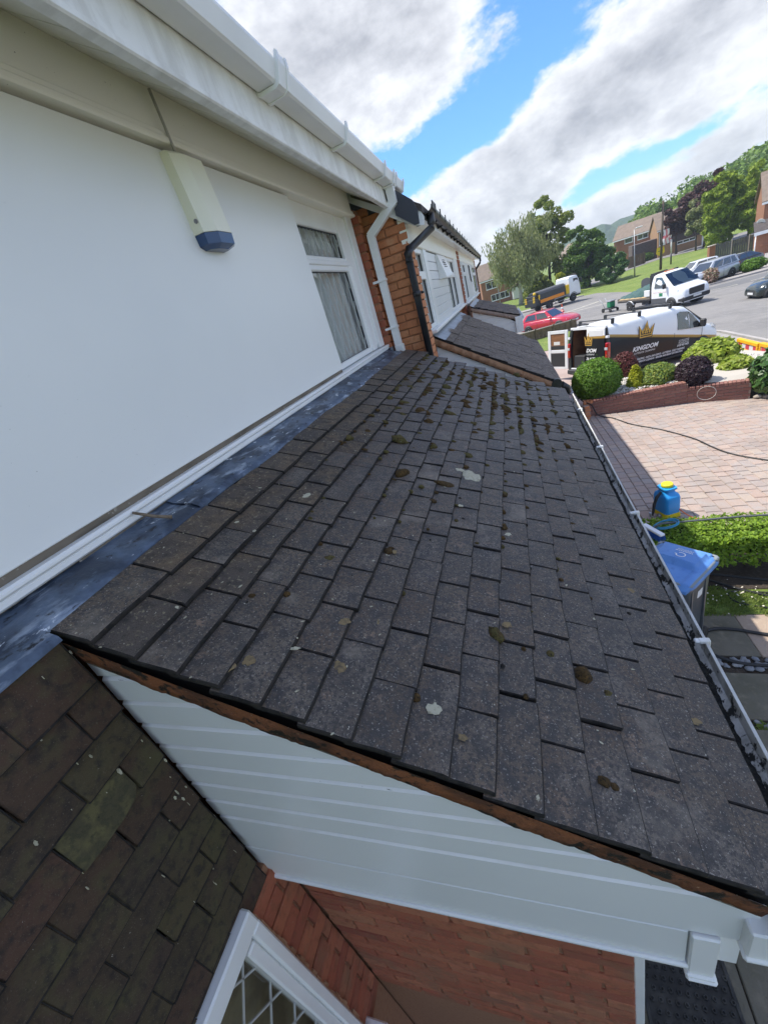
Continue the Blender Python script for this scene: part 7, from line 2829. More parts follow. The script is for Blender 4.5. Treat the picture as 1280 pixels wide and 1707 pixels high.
for s in (-1, 1):
    pts = [(2.02, 1.50), (3.08, 1.44), (2.98, 1.66), (2.56, 2.16), (2.05, 2.20)]
    vs = []
    for x, z in pts:
        H = np.interp(x, [1.72, 2.35, 2.6, 2.95, 3.35], [2.36, 2.37, 2.32, 2.02, 1.66])
        vs.append(Vector((x, s * (np.interp((z - .36) / (H - .36), FR, GW) * 0.99 + 0.030), z)))
    vs2 = [v - Vector((0, s * 0.06, 0)) for v in vs]
    k = len(vs)
    MB().add([tuple(v) for v in vs + vs2], [tuple(range(k)), tuple(range(2 * k - 1, k - 1, -1))] + [(i, (i + 1) % k, k + (i + 1) % k, k + i) for i in range(k)]).build("side_window", M['glass_car'], trk)
    b = MB()
    b.bbox((1.74, s * 0.985 - 0.014, 0.40), (3.05, s * 0.985 + 0.014, 0.80), 0.01)
    b.bbox((1.72, s * 0.994 - 0.010, 0.44), (3.0, s * 0.994 + 0.012, 0.62), 0.01)
    b.build("side_cladding", M['fence_grey'], trk)
    b = MB()
    for k in range(3):
        b.box((1.9 + k * 0.42, s * 0.992 - 0.006, 1.185), (2.24 + k * 0.42, s * 0.992 + 0.006, 1.20))
    b.build("side_stripe", M['lamp_orange'], trk)
    b = MB()
    b.bbox((2.45, s * 0.992 - 0.006, 0.92), (2.75, s * 0.992 + 0.006, 1.14), 0.002)
    b.build("side_logo", M['engine_green'], trk)
    b = MB()
    b.bbox((3.0, s * 1.12 - 0.12, 1.42), (3.12, s * 1.12 + 0.10, 1.74), 0.04)
    b.build("mirror", M['trim'], trk)
    b = MB()
    b.add([(3.98, s * .955, 1.06), (4.36, s * .80, 1.0), (4.30, s * .80, 1.18), (3.92, s * .93, 1.28), (3.95, s * .8, 1.06), (4.30, s * .7, 1.0), (4.24, s * .7, 1.18), (3.86, s * .8, 1.28)],
          [(0, 1, 2, 3), (7, 6, 5, 4), (0, 4, 5, 1), (1, 5, 6, 2), (2, 6, 7, 3), (3, 7, 4, 0)])
    b.build("headlight", M['lamp_clear'], trk)
    for x in (-0.5, 3.5):
        a = MB()
        a.lathe([(0.05, 0.6 * s), (0.42, 0.6 * s), (0.42, 0.998 * s), (0.05, 0.998 * s)], (x, 0, 0.38), 'y', 24)
        if x > 1:
            a.build("wheel_arch", M['trim'], trk)
        wheel(trk, x, s * 0.92, 0.345, 0.22, s, M['rim_steel'], 22, 6)
b = MB()
b.bbox((4.38, -0.52, 0.74), (4.47, 0.52, 1.16), 0.05)
b.build("grille", M['trim'], trk)
b = MB()
b.bbox((3.9, -0.95, 0.36), (4.50, 0.95, 0.70), 0.10)
b.build("bumper", M['trim'], trk)
MB().bbox((4.495, -0.27, 0.54), (4.515, 0.27, 0.66), 0.004).build("number_plate", M['plate_white'], trk)
b = MB()
b.bbox((2.0, -0.32, 2.38), (2.16, 0.32, 2.45), 0.03)
b.build("beacon_bar", M['lamp_orange'], trk)
b = MB()
b.box((-1.7, -0.32, 0.45), (1.7, 0.32, 0.62))
b.box((-1.9, -0.98, 0.70), (1.62, 0.98, 0.82))
for s in (-1, 1):
    b.box((0.6, s * 0.6 - 0.25, 0.40), (1.3, s * 0.6 + 0.25, 0.70))
b.build("chassis", M['trim'], trk)
b = MB()
b.box((1.58, -0.99, 0.82), (1.70, 0.99, 2.42))
b.box((1.585, -0.93, 2.42), (1.69, 0.2, 2.50))
b.build("headboard", M['black'], trk)
for s in (-1, 1):
    b = MB()
    b.lathe([(0.40, s * 0.80), (0.44, s * 0.80), (0.44, s * 1.02), (0.40, s * 1.02)], (-0.5, 0, 0.36), 'y', 22)
    o = b.build("mudguard", M['steel'], trk)
    bmx = bmesh.new()
    bmx.from_mesh(o.data)
    bmesh.ops.delete(bmx, geom=[v for v in bmx.verts if v.co.z < 0.42], context='VERTS')
    bmx.to_mesh(o.data)
    bmx.free()
# far side boards: three dark panels with rounded tops
for k in range(3):
    x0 = -1.80 + k * 1.12
    pts = [(x0, 0.82), (x0 + 1.05, 0.82), (x0 + 1.05, 1.75)] + [(x0 + 0.525 + 0.525 * math.cos(t), 1.75 + 0.28 * math.sin(t)) for t in [math.pi * i / 8 for i in range(1, 8)]] + [(x0, 1.75)]
    b = MB()
    b.prism(pts, 'y', 0.90, 0.96)
    b.build("side_board", M['fence_grey'], trk)
b = MB()
b.bbox((-1.9, -0.985, 0.80), (1.56, -0.955, 0.93), 0.006)
b.bbox((-1.92, -0.98, 0.80), (-1.885, 0.98, 1.0), 0.006)
b.build("low_side", M['timber'], trk)
# tarpaulin heap over sand
NXt, NYt = 26, 16
vs, fs = [], []
for i in range(NXt + 1):
    for j in range(NYt + 1):
        x = -1.75 + 3.25 * i / NXt
        y = -0.93 + 1.8 * j / NYt
        t = (x + 1.75) / 3.25
        hz = 0.93 + (0.22 + 0.85 * t) * (math.sin(math.pi * min(1, (j / NYt) * 0.9 + 0.08)) ** 0.7) + 0.035 * math.sin(x * 9 + y * 3) + 0.03 * math.sin(y * 11 + x * 2)
        if j == 0:
            hz = 0.90 + 0.05 * math.sin(x * 6)
        vs.append((x, y, hz))
for i in range(NXt):
    for j in range(NYt):
        a = i * (NYt + 1) + j
        fs.append((a, a + NYt + 1, a + NYt + 2, a + 1))
MB().add(vs, fs, smooth=True).build("tarpaulin", M['tarp'], trk, fix=False)
for k in range(5):
    o = link("sand_heap", blob_mesh("sand_heap", 30 + k, M['sandbag'], 0.4, 2, 0.1), trk)
    o.location = (-1.45 + k * 0.58, -0.90, 0.93)
    o.scale = (0.36, 0.10, 0.16)
MB().bbox((0.95, -0.96, 0.98), (1.52, -0.86, 1.42), 0.02).build("white_box", M['plate_white'], trk)

# driver in orange
drv = empty("person", "driver in an orange high visibility jacket seated in the white truck cab", "person", (0, 0, 0))
drv.matrix_world = Matrix.Translation((10.06, 37.50, -1.495)) @ Matrix.Rotation(rad(-67.7), 4, 'Z') @ Matrix.Translation((2.50, -0.52, 1.20))
bm = bmesh.new()
lay = None
me = bpy.data.meshes.new("body")
pv_ = [(0, 0, 0), (0, 0, .28), (0.02, 0, .50), (0.03, 0, .58), (0.05, 0, .68), (0.06, 0, .80), (0.0, .20, .46), (0.12, .27, .22), (0.34, .20, .24), (0.0, -.20, .46), (0.12, -.27, .22), (0.34, -.20, .24), (0.42, .12, -.02), (0.42, -.12, -.02)]
pe = [(0, 1), (1, 2), (2, 3), (3, 4), (4, 5), (2, 6), (6, 7), (7, 8), (2, 9), (9, 10), (10, 11), (0, 12), (0, 13)]
pr_ = [(.16, .17), (.15, .18), (.13, .17), (.055, .055), (.095, .08), (.075, .065), (.075, .075), (.05, .05), (.035, .035), (.075, .075), (.05, .05), (.035, .035), (.08, .08), (.08, .08)]
me.from_pydata(pv_, pe, [])
body_o = link("body", me, drv)
sk = body_o.modifiers.new("skin", 'SKIN')
for v, r2 in zip(me.skin_vertices[0].data, pr_):
    v.radius = r2
me.skin_vertices[0].data[0].use_root = True
ss = body_o.modifiers.new("smooth", 'SUBSURF')
ss.levels = ss.render_levels = 2
me.materials.append(M['hiviz'])
o = link("head", blob_mesh("head", 77, M['skin'], 1.15, 3, 0.02), drv)
o.location = (0.065, 0, 0.745)
o.scale = (0.095, 0.078, 0.10)
o = link("hair", blob_mesh("hair", 78, M['trim'], 0.8, 2, 0.03), drv)
o.location = (0.05, 0, 0.80)
o.scale = (0.098, 0.083, 0.07)

# small walk-behind machine standing at the back of the truck
wm = empty("floor_saw", "walk behind machine with green engine cover standing behind the white truck", "machine", (8.15, 39.9, T(8.15, 39.9)), rad(112))
b = MB()
b.bbox((-0.45, -0.25, 0.22), (0.55, 0.25, 0.32), 0.03)
b.build("frame", M['trim'], wm)
b = MB()
b.bbox((-0.30, -0.22, 0.33), (0.20, 0.22, 0.78), 0.06)
b.build("engine_cover", M['engine_green'], wm)
b = MB()
b.bbox((-0.34, -0.24, 0.78), (0.24, 0.24, 0.86), 0.03)
b.build("engine_top", M['steel'], wm)
b = MB()
for s in (-1, 1):
    b.tube([(0.45, s * 0.2, 0.3), (0.75, s * 0.22, 0.75), (1.05, s * 0.22, 1.0), (1.2, s * 0.22, 1.0)], 0.02, n=6)
b.build("handlebar", M['steel'], wm)
for x in (-0.4, 0.55):
    for s in (-1, 1):
        wheel(wm, x, s * 0.30, 0.17 if x > 0 else 0.13, 0.08, s, M['rim_steel'], 14, 4)

# ------------------------------------------------------------------ lorry
lor = empty("tar_lorry", "white cab lorry with dark body, orange side panel and hazard stripes", "lorry", (4.657, 58.5, -1.66), rad(37.2))
lor.scale = (0.93, 0.93, 0.93)
b = MB()
loft(b, [van_ring(x, H, w, t, 0.7) for x, H, w, t in ((3.35, 2.85, 1.15, .3), (3.45, 3.0, 1.18, .35), (4.4, 3.0, 1.2, .35), (4.75, 2.92, 1.2, .35), (5.0, 2.45, 1.2, .3), (5.12, 1.9, 1.2, .25), (5.16, 1.2, 1.2, .2), (5.16, .9, 1.18, .1))])
b.build("cab", M['van_white'], lor)
for s in (-1, 1):
    pts = [(4.05, 1.95), (4.85, 1.80), (4.88, 2.2), (4.75, 2.62), (4.05, 2.66)]
    vs = [(x, s * 1.185, z) for x, z in pts] + [(x, s * 1.14, z) for x, z in pts]
    k = len(pts)
    MB().add(vs, [tuple(range(k)), tuple(range(2 * k - 1, k - 1, -1))] + [(i, (i + 1) % k, k + (i + 1) % k, k + i) for i in range(k)]).build("side_window", M['glass_car'], lor)
    b = MB()
    b.bbox((5.12, s * 1.38 - 0.10, 1.9), (5.2, s * 1.38 + 0.10, 2.5), 0.03)
    b.tube([(5.0, s * 1.2, 2.55), (5.16, s * 1.38, 2.52)], 0.02, n=6)
    b.build("mirror", M['trim'], lor)
    for x in (0.0, 3.95):
        wheel(lor, x, s * 1.05, 0.50, 0.30, s, M['rim_steel'], 24, 8)
        a = MB()
        a.lathe([(0.52, s * 0.9), (0.60, s * 0.9), (0.60, s * 1.21), (0.52, s * 1.21)], (x, 0, 0.5), 'y', 24)
        o = a.build("mudguard", M['trim'], lor)
        bmx = bmesh.new()
        bmx.from_mesh(o.data)
        bmesh.ops.delete(bmx, geom=[v for v in bmx.verts if v.co.z < 0.55], context='VERTS')
        bmx.to_mesh(o.data)
        bmx.free()
    b = MB()
    b.bbox((0.8, s * 1.15 - 0.03, 0.95), (3.2, s * 1.15 + 0.03, 1.05), 0.01)
    b.bbox((0.8, s * 1.15 - 0.03, 0.52), (3.2, s * 1.15 + 0.03, 0.60), 0.01)
    b.bbox((0.8, s * 1.15 - 0.02, 0.55), (0.88, s * 1.15 + 0.02, 1.0), 0.01)
    b.bbox((3.1, s * 1.15 - 0.02, 0.55), (3.18, s * 1.15 + 0.02, 1.0), 0.01)
    b.build("side_guard", M['steel'], lor)
    b = MB()
    b.bbox((-1.45, s * 1.16 - 0.03, 1.10), (2.45, s * 1.16 + 0.05, 1.48), 0.01)
    b.build("side_panel", M['orange'], lor)
    b = MB()
    b.bbox((2.75, s * 1.10 - 0.15, 1.10), (3.28, s * 1.10 + 0.11, 2.15), 0.02)
    b.build("locker", M['yellow'], lor)
b = MB()
b.box((-1.7, -0.45, 0.62), (4.9, 0.45, 0.88))
b.box((4.7, -1.15, 0.5), (5.15, 1.15, 0.9))
b.build("chassis", M['trim'], lor)
b = MB()
b.prism([(-1.15, 0.92), (1.15, 0.92), (1.17, 1.5), (1.12, 2.15), (0.85, 2.35), (-0.85, 2.35), (-1.12, 2.15), (-1.17, 1.5)], 'x', -1.5, 2.9)
b.build("tank_body", M['black'], lor)
b = MB()
b.prism([(-0.95, 2.30), (0.95, 2.30), (0.8, 2.46), (-0.8, 2.46)], 'x', -1.4, 2.8)
b.build("top_cover", M['fence_grey'], lor)
b = MB()
b.bbox((-2.1, -1.1, 0.9), (-1.5, 1.1, 1.75), 0.05)
b.bbox((-2.0, -0.9, 1.75), (-1.55, 0.9, 2.15), 0.05)
b.build("rear_gear", M['black'], lor)
b = MB()
for s in (-1, 1):
    b.bbox((-2.13, s * 0.75 - 0.18, 1.35), (-2.08, s * 0.75 + 0.18, 2.0), 0.01)
    b.bbox((-1.62, s * 1.13 - 0.02, 1.5), (-1.42, s * 1.13 + 0.04, 2.1), 0.01)
b.build("hazard_board", M['yellow'], lor)
b = MB()
for s in (-1, 1):
    for k in range(3):
        z = 1.40 + k * 0.2
        b.add([(-2.135, s * 0.75 - 0.18, z), (-2.135, s * 0.75 + 0.18, z + 0.12), (-2.135, s * 0.75 + 0.18, z + 0.20), (-2.135, s * 0.75 - 0.18, z + 0.08)], [(0, 1, 2, 3)])
b.build("hazard_stripes", M['black'], lor, fix=False)
b = MB()
b.lathe([(0.17, 2.15), (0.19, 2.3), (0.16, 2.45), (0.05, 2.5)], (-1.7, -0.5, 0), n=14)
b.build("beacon", M['yellow'], lor)

# cones
def cone(x, y, label):
    e = empty("traffic_cone", label, "traffic cone", (x, y, T(x, y)), 0, "cones beside the lorry")
    MB().bbox((-0.2, -0.2, 0), (0.2, 0.2, 0.05), 0.01).build("base", M['cone_orange'], e)
    MB().lathe([(0.15, 0.05), (0.115, 0.25)], n=14).build("lower_cone", M['cone_orange'], e)
    MB().lathe([(0.115, 0.25), (0.075, 0.48)], n=14).build("sleeve", M['barrier_white'], e)
    MB().lathe([(0.075, 0.48), (0.03, 0.75), (0.02, 0.76)], n=14).build("tip", M['cone_orange'], e)


cone(5.72, 49.9, "orange and white traffic cone on the road beside the lorry's front wheel")
cone(3.9, 51.3, "orange and white traffic cone just behind the red car's roof")
# ------------------------------------------------------------------ barrier by the road
def barrier(x, y, rz, label):
    e = empty("traffic_barrier", label, "barrier", (x, y, T(x, y)), rz, "plastic barriers at the road edge")
    b = MB()
    b.bbox((0, -0.06, 0.44), (1.25, 0.06, 0.56), 0.02)
    b.bbox((0, -0.06, 0.08), (0.07, 0.06, 0.45), 0.015)
    b.bbox((1.18, -0.06, 0.08), (1.25, 0.06, 0.45), 0.015)
    b.bbox((0.07, -0.05, 0.235), (1.18, 0.05, 0.275), 0.01)
    b.bbox((0.0, -0.055, 0.05), (1.25, 0.055, 0.10), 0.01)
    b.build("frame", M['barrier_yellow'], e)
    for k in range(9):
        MB().bbox((0.10 + k * 0.122, -0.045, 0.10), (0.175 + k * 0.122, 0.045, 0.236), 0.008).build("slat", M['barrier_yellow'], e)
    MB().box((0.07, -0.030, 0.274), (1.18, 0.030, 0.445)).build("board", M['barrier_white'], e)
    for k in range(3):
        b = MB()
        b.box((0.10 + k * 0.44, -0.036, 0.285), (0.10 + k * 0.44 + 0.21, 0.036, 0.435))
        b.build("red_band", M['barrier_red'], e)
    for xx in (0.2, 1.05):
        MB().bbox((xx - 0.05, -0.25, 0.0), (xx + 0.05, 0.25, 0.055), 0.02).build("foot", M['trim'], e)
    return e


barrier(7.24, 17.0, rad(-89), "yellow plastic barrier with red and white band, the far one beside the road")
barrier(7.28, 15.70, rad(-88), "yellow plastic barrier with red and white band, cut by the right edge of the photo")

# ------------------------------------------------------------------ street furniture
def lamp(x, y, h, arm, label):
    e = empty("street_lamp", label, "street lamp", (x, y, T(x, y)))
    MB().tube([(0, 0, 0), (0, 0, h * 0.25), (0, 0, h)], 0.06, n=8, radii=[0.09, 0.075, 0.05]).build("column", M['steel'], e)
    b = MB()
    b.tube([(0, 0, h - 0.03), (arm * 0.5, 0, h + 0.08), (arm, 0, h + 0.10)], 0.035, n=6)
    b.build("arm", M['steel'], e)
    MB().bbox((arm - 0.1, -0.12, h + 0.05), (arm + 0.75, 0.12, h + 0.2), 0.04).build("lantern", M['plate_white'], e)
    return e


lamp(-0.4, 85, 5.5, 0.3, "grey street lamp standing in front of the far left brick house")
lamp(19.3, 78, 6.1, 0.3, "grey street lamp standing on the grass verge behind the truck's bed")
pole = empty("telegraph_pole", "tall brown telegraph pole with flags hung on it above the grass verge", "telegraph pole", (22.1, 76, T(22.1, 76)))
MB().tube([(0, 0, 0), (0.2, 0, 8.4)], 0.13, n=8, radii=[0.17, 0.11]).build("mast", M['pole_wood'], pole)
b = MB()
for z in (7.6, 8.0):
    b.bbox((-0.35, -0.05, z), (0.75, 0.05, z + 0.08), 0.01)
b.build("crossbar", M['pole_wood'], pole)


def flag(x, y, z, w, h, label, seed):
    n, k = 8, 10
    vs, fs, mi = [], [], []
    for i in range(n + 1):
        for j in range(k + 1):
            a, c = i / n, j / k
            vs.append((a * w + 0.06 * math.sin(c * 7 + seed), 0.08 * math.sin(a * 6 + c * 4 + seed), -c * h))
    b = MB()
    for i in range(n):
        for j in range(k):
            q = i * (k + 1) + j
            red = (3 <= i <= 4) or (4 <= j <= 5)
            b.add([vs[q], vs[q + k + 1], vs[q + k + 2], vs[q + 1]], [(0, 1, 2, 3)], 1 if red else 0)
    o = b.build("flag", [M['flag_white'], M['flag_red']], None, (x, y, z), fix=False)
    s_ = o.modifiers.new("thick", 'SOLIDIFY')
    s_.thickness = 0.01
    tag(o, label, "flag")
    return o


flag(22.3, 75.8, 2.6, 0.7, 1.8, "red and white flag hanging from the telegraph pole", 0)
fp = empty("flag_post", "short post, dark below and pale above, standing on the verge", "post", (24.6, 80, T(24.6, 80)))
MB().tube([(0, 0, 0), (0, 0, 1.5)], 0.10, n=8).build("lower_post", M['black'], fp)
MB().tube([(0, 0, 1.5), (0, 0, 3.2)], 0.09, n=8).build("upper_post", M['plate_white'], fp)
flag(24.0, 79.8, 1.6, 0.55, 0.9, "small pale flag with red cross tied to the pale post on the verge", 2)
sg = empty("road_sign", "yellow sign on a dark post with yellow foot standing on the verge", "sign", (22.9, 79, T(22.9, 79)))
MB().tube([(0, 0, 0.5), (0, 0, 1.9)], 0.08, n=8).build("post", M['black'], sg)
MB().tube([(0, 0, 0), (0, 0, 0.5)], 0.09, n=8).build("foot", M['sign_yellow'], sg)
b = MB()
b.prism([(-0.55, 0.0), (0.0, -0.42), (0.55, 0.0), (0.45, 0.75), (-0.45, 0.75)], 'y', -0.10, -0.06)
o = b.build("plate", M['sign_yellow'], sg)
o.location = (0, 0, 2.0)
MB().box((-0.3, -0.11, 2.25), (0.3, -0.105, 2.33)).build("print_line", M['black'], sg)
tri = empty("road_works_sign", "red bordered white triangle sign standing in front of the far brick house", "sign", (26.2, 103, T(26.2, 103)))
b = MB()
b.prism([(-0.75, 0.3), (0.75, 0.3), (0, 1.6)], 'y', -0.02, 0.02)
b.build("border", M['barrier_red'], tri)
b = MB()
b.prism([(-0.48, 0.45), (0.48, 0.45), (0, 1.3)], 'y', -0.03, -0.021)
b.build("face", M['barrier_white'], tri)
MB().tube([(0, 0.05, 0), (0, 0.05, 1.2)], 0.03, n=6).build("stand", M['trim'], tri)

# ------------------------------------------------------------------ fences
def board_fence(name, label, a, c, h, bw, m, post_every, post_m, cat="fence"):
    a, c = Vector(a), Vector(c)
    d = c - a
    L = d.length
    e = empty(name, label, cat, (a.x, a.y, T(a.x, a.y)), math.atan2(d.y, d.x))
    dz = T(c.x, c.y) - T(a.x, a.y)
    b = MB().bbox((0, -0.009, -0.06), (bw * 0.94, 0.009, h), 0.004)
    me = b.mesh("board", m)
    k = 0
    x = 0.0
    while x < L:
        o = link("board", me, e)
        o.location = (x, random.uniform(-.006, .006), dz * x / L + random.uniform(-.02, .02))
        x += bw
    pm = MB().bbox((-0.05, -0.07, -0.1), (0.05, 0.05, h + 0.12), 0.01).mesh("post", post_m)
    x = 0.0
    while x <= L:
        o = link("post", pm, e)
        o.location = (x, 0.0, dz * x / L)
        x += post_every
    for z in (0.3, h - 0.3):
        b = MB()
        b.box((0, 0.012, z), (L, 0.06, z + 0.08))
        o = b.build("rail", m, e)
        o.rotation_euler = (0, -math.atan2(dz, L), 0)
    return e


board_fence("board_fence", "brown vertical board fence behind the birch and the lorry", (-3.2, 97), (7.2, 96.5), 2.0, 0.26, M['fence_wood'], 2.4, M['fence_wood'])
board_fence("board_fence", "grey fence panels between pale concrete posts beside the white garage", (25.0, 66.4), (28.2, 65.2), 1.75, 0.22, M['fence_grey'], 1.55, M['concrete'])
board_fence("board_fence", "dark timber fence at the corner of the far brick house", (23.2, 98.0), (26.3, 99.5), 1.9, 0.3, M['fence_wood'], 1.6, M['fence_wood'])
board_fence("low_fence", "low brown board fence with pale rail just below the red car", (0.6, 31.0), (4.6, 33.2), 0.62, 0.14, M['fence_wood'], 1.4, M['fence_wood'])
rl = MB().tube([(0.6, 30.98, T(.6, 31) + 0.66), (4.6, 33.18, T(4.6, 33.2) + 0.66)], 0.04, n=6).build("rail", M['concrete'], [o for o in bpy.data.objects if o.name == 'low_fence'][0])
rl.matrix_parent_inverse = Matrix.Translation(-Vector((0.6, 31.0, T(0.6, 31)))) if False else [o for o in bpy.data.objects if o.name == 'low_fence'][0].matrix_basis.inverted()
pl = empty("gate_pillar", "small brick pillar at the left end of the grey fence", "pillar", (24.7, 66.6, T(24.7, 66.6)))
MB().bbox((-0.3, -0.3, -0.1), (0.3, 0.3, 1.7), 0.02).build("shaft", M['brick_far'], pl)
MB().bbox((-0.36, -0.36, 1.7), (0.36, 0.36, 1.8), 0.02).build("cap", M['concrete'], pl)

# ------------------------------------------------------------------ far houses
def far_house(label, loc, rz, w, d, eave, ridge, wall, wins, doors=(), extra=None, group="houses across the road", gable_front=False, roofm=None):
    e = empty("brick_house", label, "house", (*loc, T(*loc)), rz, group)
    b = MB()
    if gable_front:
        b.prism([(0, -0.5), (w, -0.5), (w, eave), (w / 2, ridge), (0, eave)], 'y', 0.0, d)
    else:
        b.prism([(0, -0.5), (d, -0.5), (d, eave), (d / 2, ridge - 0.12), (0, eave)], 'x', 0.0, w)
    b.build("wall", wall, e)
    b = MB()
    o_ = 0.35
    if gable_front:
        s = (ridge - eave) / (w / 2)
        pr__ = [(-o_, eave - s * o_), (w / 2, ridge), (w + o_, eave - s * o_), (w + o_, eave - s * o_ + 0.14), (w / 2, ridge + 0.16), (-o_, eave - s * o_ + 0.14)]
        b.prism(pr__, 'y', -0.3, d + 0.3)
    else:
        s = (ridge - eave) / (d / 2)
        pr__ = [(-o_, eave - s * o_), (d / 2, ridge), (d + o_, eave - s * o_), (d + o_, eave - s * o_ + 0.14), (d / 2, ridge + 0.16), (-o_, eave - s * o_ + 0.14)]
        b.prism(pr__, 'x', -0.25, w + 0.25)
    b.build("roof", roofm or M['roof_far'], e)
    if not gable_front:
        b = MB()
        b.box((-0.25, -o_ - 0.03, eave - s * o_ - 0.14), (w + 0.25, -o_ + 0.04, eave - s * o_ + 0.06))
        b.build("fascia", M['pvc'], e)
    for (x0, x1, z0, z1) in wins:
        f = MB()
        t = 0.09
        f.box((x0, -0.06, z0), (x0 + t, 0.05, z1))
        f.box((x1 - t, -0.06, z0), (x1, 0.05, z1))
        f.box((x0 + t, -0.06, z0), (x1 - t, 0.05, z0 + t))
        f.box((x0 + t, -0.06, z1 - t), (x1 - t, 0.05, z1))
        n = max(1, int((x1 - x0) / 0.9))
        for k in range(1, n):
            xx = x0 + (x1 - x0) * k / n
            f.box((xx - 0.04, -0.059, z0 + t), (xx + 0.04, 0.049, z1 - t))
        fr = f.build("window", M['pvc'], e)
        MB().box((x0 + t, -0.035, z0 + t), (x1 - t, -0.02, z1 - t)).build("pane", M['glass_car'], fr)
        MB().box((x0 - 0.05, -0.10, z0 - 0.07), (x1 + 0.05, 0.04, z0 - 0.002)).build("sill", M['pvc'], fr)
    for (x0, x1, z1, mm) in doors:
        dd = MB().bbox((x0, -0.07, -0.3), (x1, 0.04, z1), 0.02).build("door", mm, e)
        if x1 - x0 > 2:
            for k in range(1, 5):
                MB().box((x0 + 0.05, -0.078, z1 * k / 5), (x1 - 0.05, -0.068, z1 * k / 5 + 0.03)).build("panel_groove", M['soffit'], dd)
    return e


h = far_house("far left brick house with pale roof seen beyond the end of the terrace", (-3.6, 95), rad(6), 11, 7.5, 4.9, 7.6, M['brick_far'], [(0.9, 3.2, 3.0, 4.3), (6.6, 8.4, 3.0, 4.2), (1.6, 5.2, 0.7, 1.9)])
MB().box((5.6, -2.2, 0), (9.4, -0.01, 2.0)).build("porch", M['plate_white'], h)
MB().prism([(5.3, 2.0), (7.5, 3.0), (9.7, 2.0), (9.7, 2.12), (7.5, 3.13), (5.3, 2.12)], 'y', -2.4, -0.02).build("porch_roof", M['roof_far'], h)
h = far_house("far brick house half hidden by the dark bushes with small white windows", (25.2, 118), rad(-28), 8.0, 8.0, 5.2, 7.6, M['brick_far'], [(2.1, 3.7, 3.9, 5.0), (4.6, 6.6, 3.9, 5.0), (4.4, 5.6, 1.6, 2.8)], [(6.6, 7.6, 2.1, M['pvc'])])
MB().box((0.0, -0.05, 0.5), (1.9, -0.003, 5.1)).build("side_facing", M['brick_far'], h)
MB().box((5.6, -1.5, 2.5), (8.2, -0.01, 2.7)).build("porch_roof", M['roof_far'], h)
h = far_house("far house faced with dark grey tile hanging over buff brick, white strip windows", (29.6, 103.4), rad(-6), 9.0, 8.0, 4.7, 7.2, mat('buff_brick', (0.36, 0.22, 0.12), 0.9, layers=[(1.2, (0.31, 0.19, 0.1), 0.42, 0.66, 4)]), [(3.0, 5.6, 3.6, 4.3), (3.0, 5.9, 1.3, 1.8), (-0.0 + 0.15, 1.1, 2.0, 4.2)], [(6.9, 8.0, 2.2, M['pvc'])])
b = MB()
b.box((1.2, -0.045, 1.9), (6.6, -0.003, 3.55))
b.box((1.2, -0.045, 3.55), (2.92, -0.003, 4.4))
b.box((5.72, -0.045, 3.55), (6.6, -0.003, 4.4))
b.build("tile_hanging", M['tilehang_far'], h)
MB().bbox((6.6, -1.2, 2.9), (8.8, -0.01, 3.15), 0.03).build("door_canopy", M['pvc'], h)
MB().bbox((-4.2, 1.0, -0.3), (-0.01, 6.0, 3.4), 0.05).build("side_extension", M['tilehang_far'], h)
h = far_house("far house with plain pale gable seen between the tall tree and the dark bushes", (14.6, 122), rad(4), 7.0, 8.0, 4.6, 7.4, M['roof_far'], [(2.2, 3.6, 3.2, 4.4)], gable_front=True)
h = far_house("brick house with white garage door and porch roof at the right edge", (26.9, 60.5), rad(-19), 9.5, 8.0, 4.9, 7.4, M['brick_far'], [(0.75, 2.4, 3.45, 4.75), (3.4, 6.0, 3.45, 4.75)], [], roofm=M['roof_far'])
gp2 = MB()
gp2.prism([(-1.9, 2.15), (0.0, 3.05), (0.0, 3.16), (-1.9, 2.27)], 'x', -0.75, 9.5)
gp2.build("garage_roof", M['roof_dark'], h)
MB().box((-0.75, -1.93, 1.93), (9.5, -1.85, 2.24)).build("garage_fascia", M['pvc'], h)
MB().box((-0.5, -1.5, -0.4), (9.3, -0.01, 2.1)).build("garage_wall", M['brick_far'], h)
dd = MB().bbox((0.95, -1.56, -0.3), (4.2, -1.501, 1.90), 0.02).build("garage_door", M['pvc'], h)
for k in range(6):
    MB().box((1.0, -1.572, 0.05 + k * 0.3), (4.15, -1.561, 0.085 + k * 0.3)).build("panel_groove", M['soffit'], dd)
MB().tube([(-0.6, -1.86, -0.4), (-0.6, -1.86, 1.95)], 0.05, n=8).build("downpipe", M['pvc'], h)
MB().bbox((-0.1, -1.62, 0.75), (0.7, -1.505, 0.92), 0.02).build("shelf", M['brick_far'], h)
ds = MB()
ds.lathe([(0.02, 0.0), (0.24, 0.03), (0.40, 0.10), (0.40, 0.115), (0.23, 0.045), (0.02, 0.015)], (0, 0, 0), 'y', 18)
ds = ds.build("satellite_dish", M['soffit'], h)
ds.location = (-0.15, -0.35, 3.0)
ds.rotation_euler = (rad(-20), 0, rad(150))

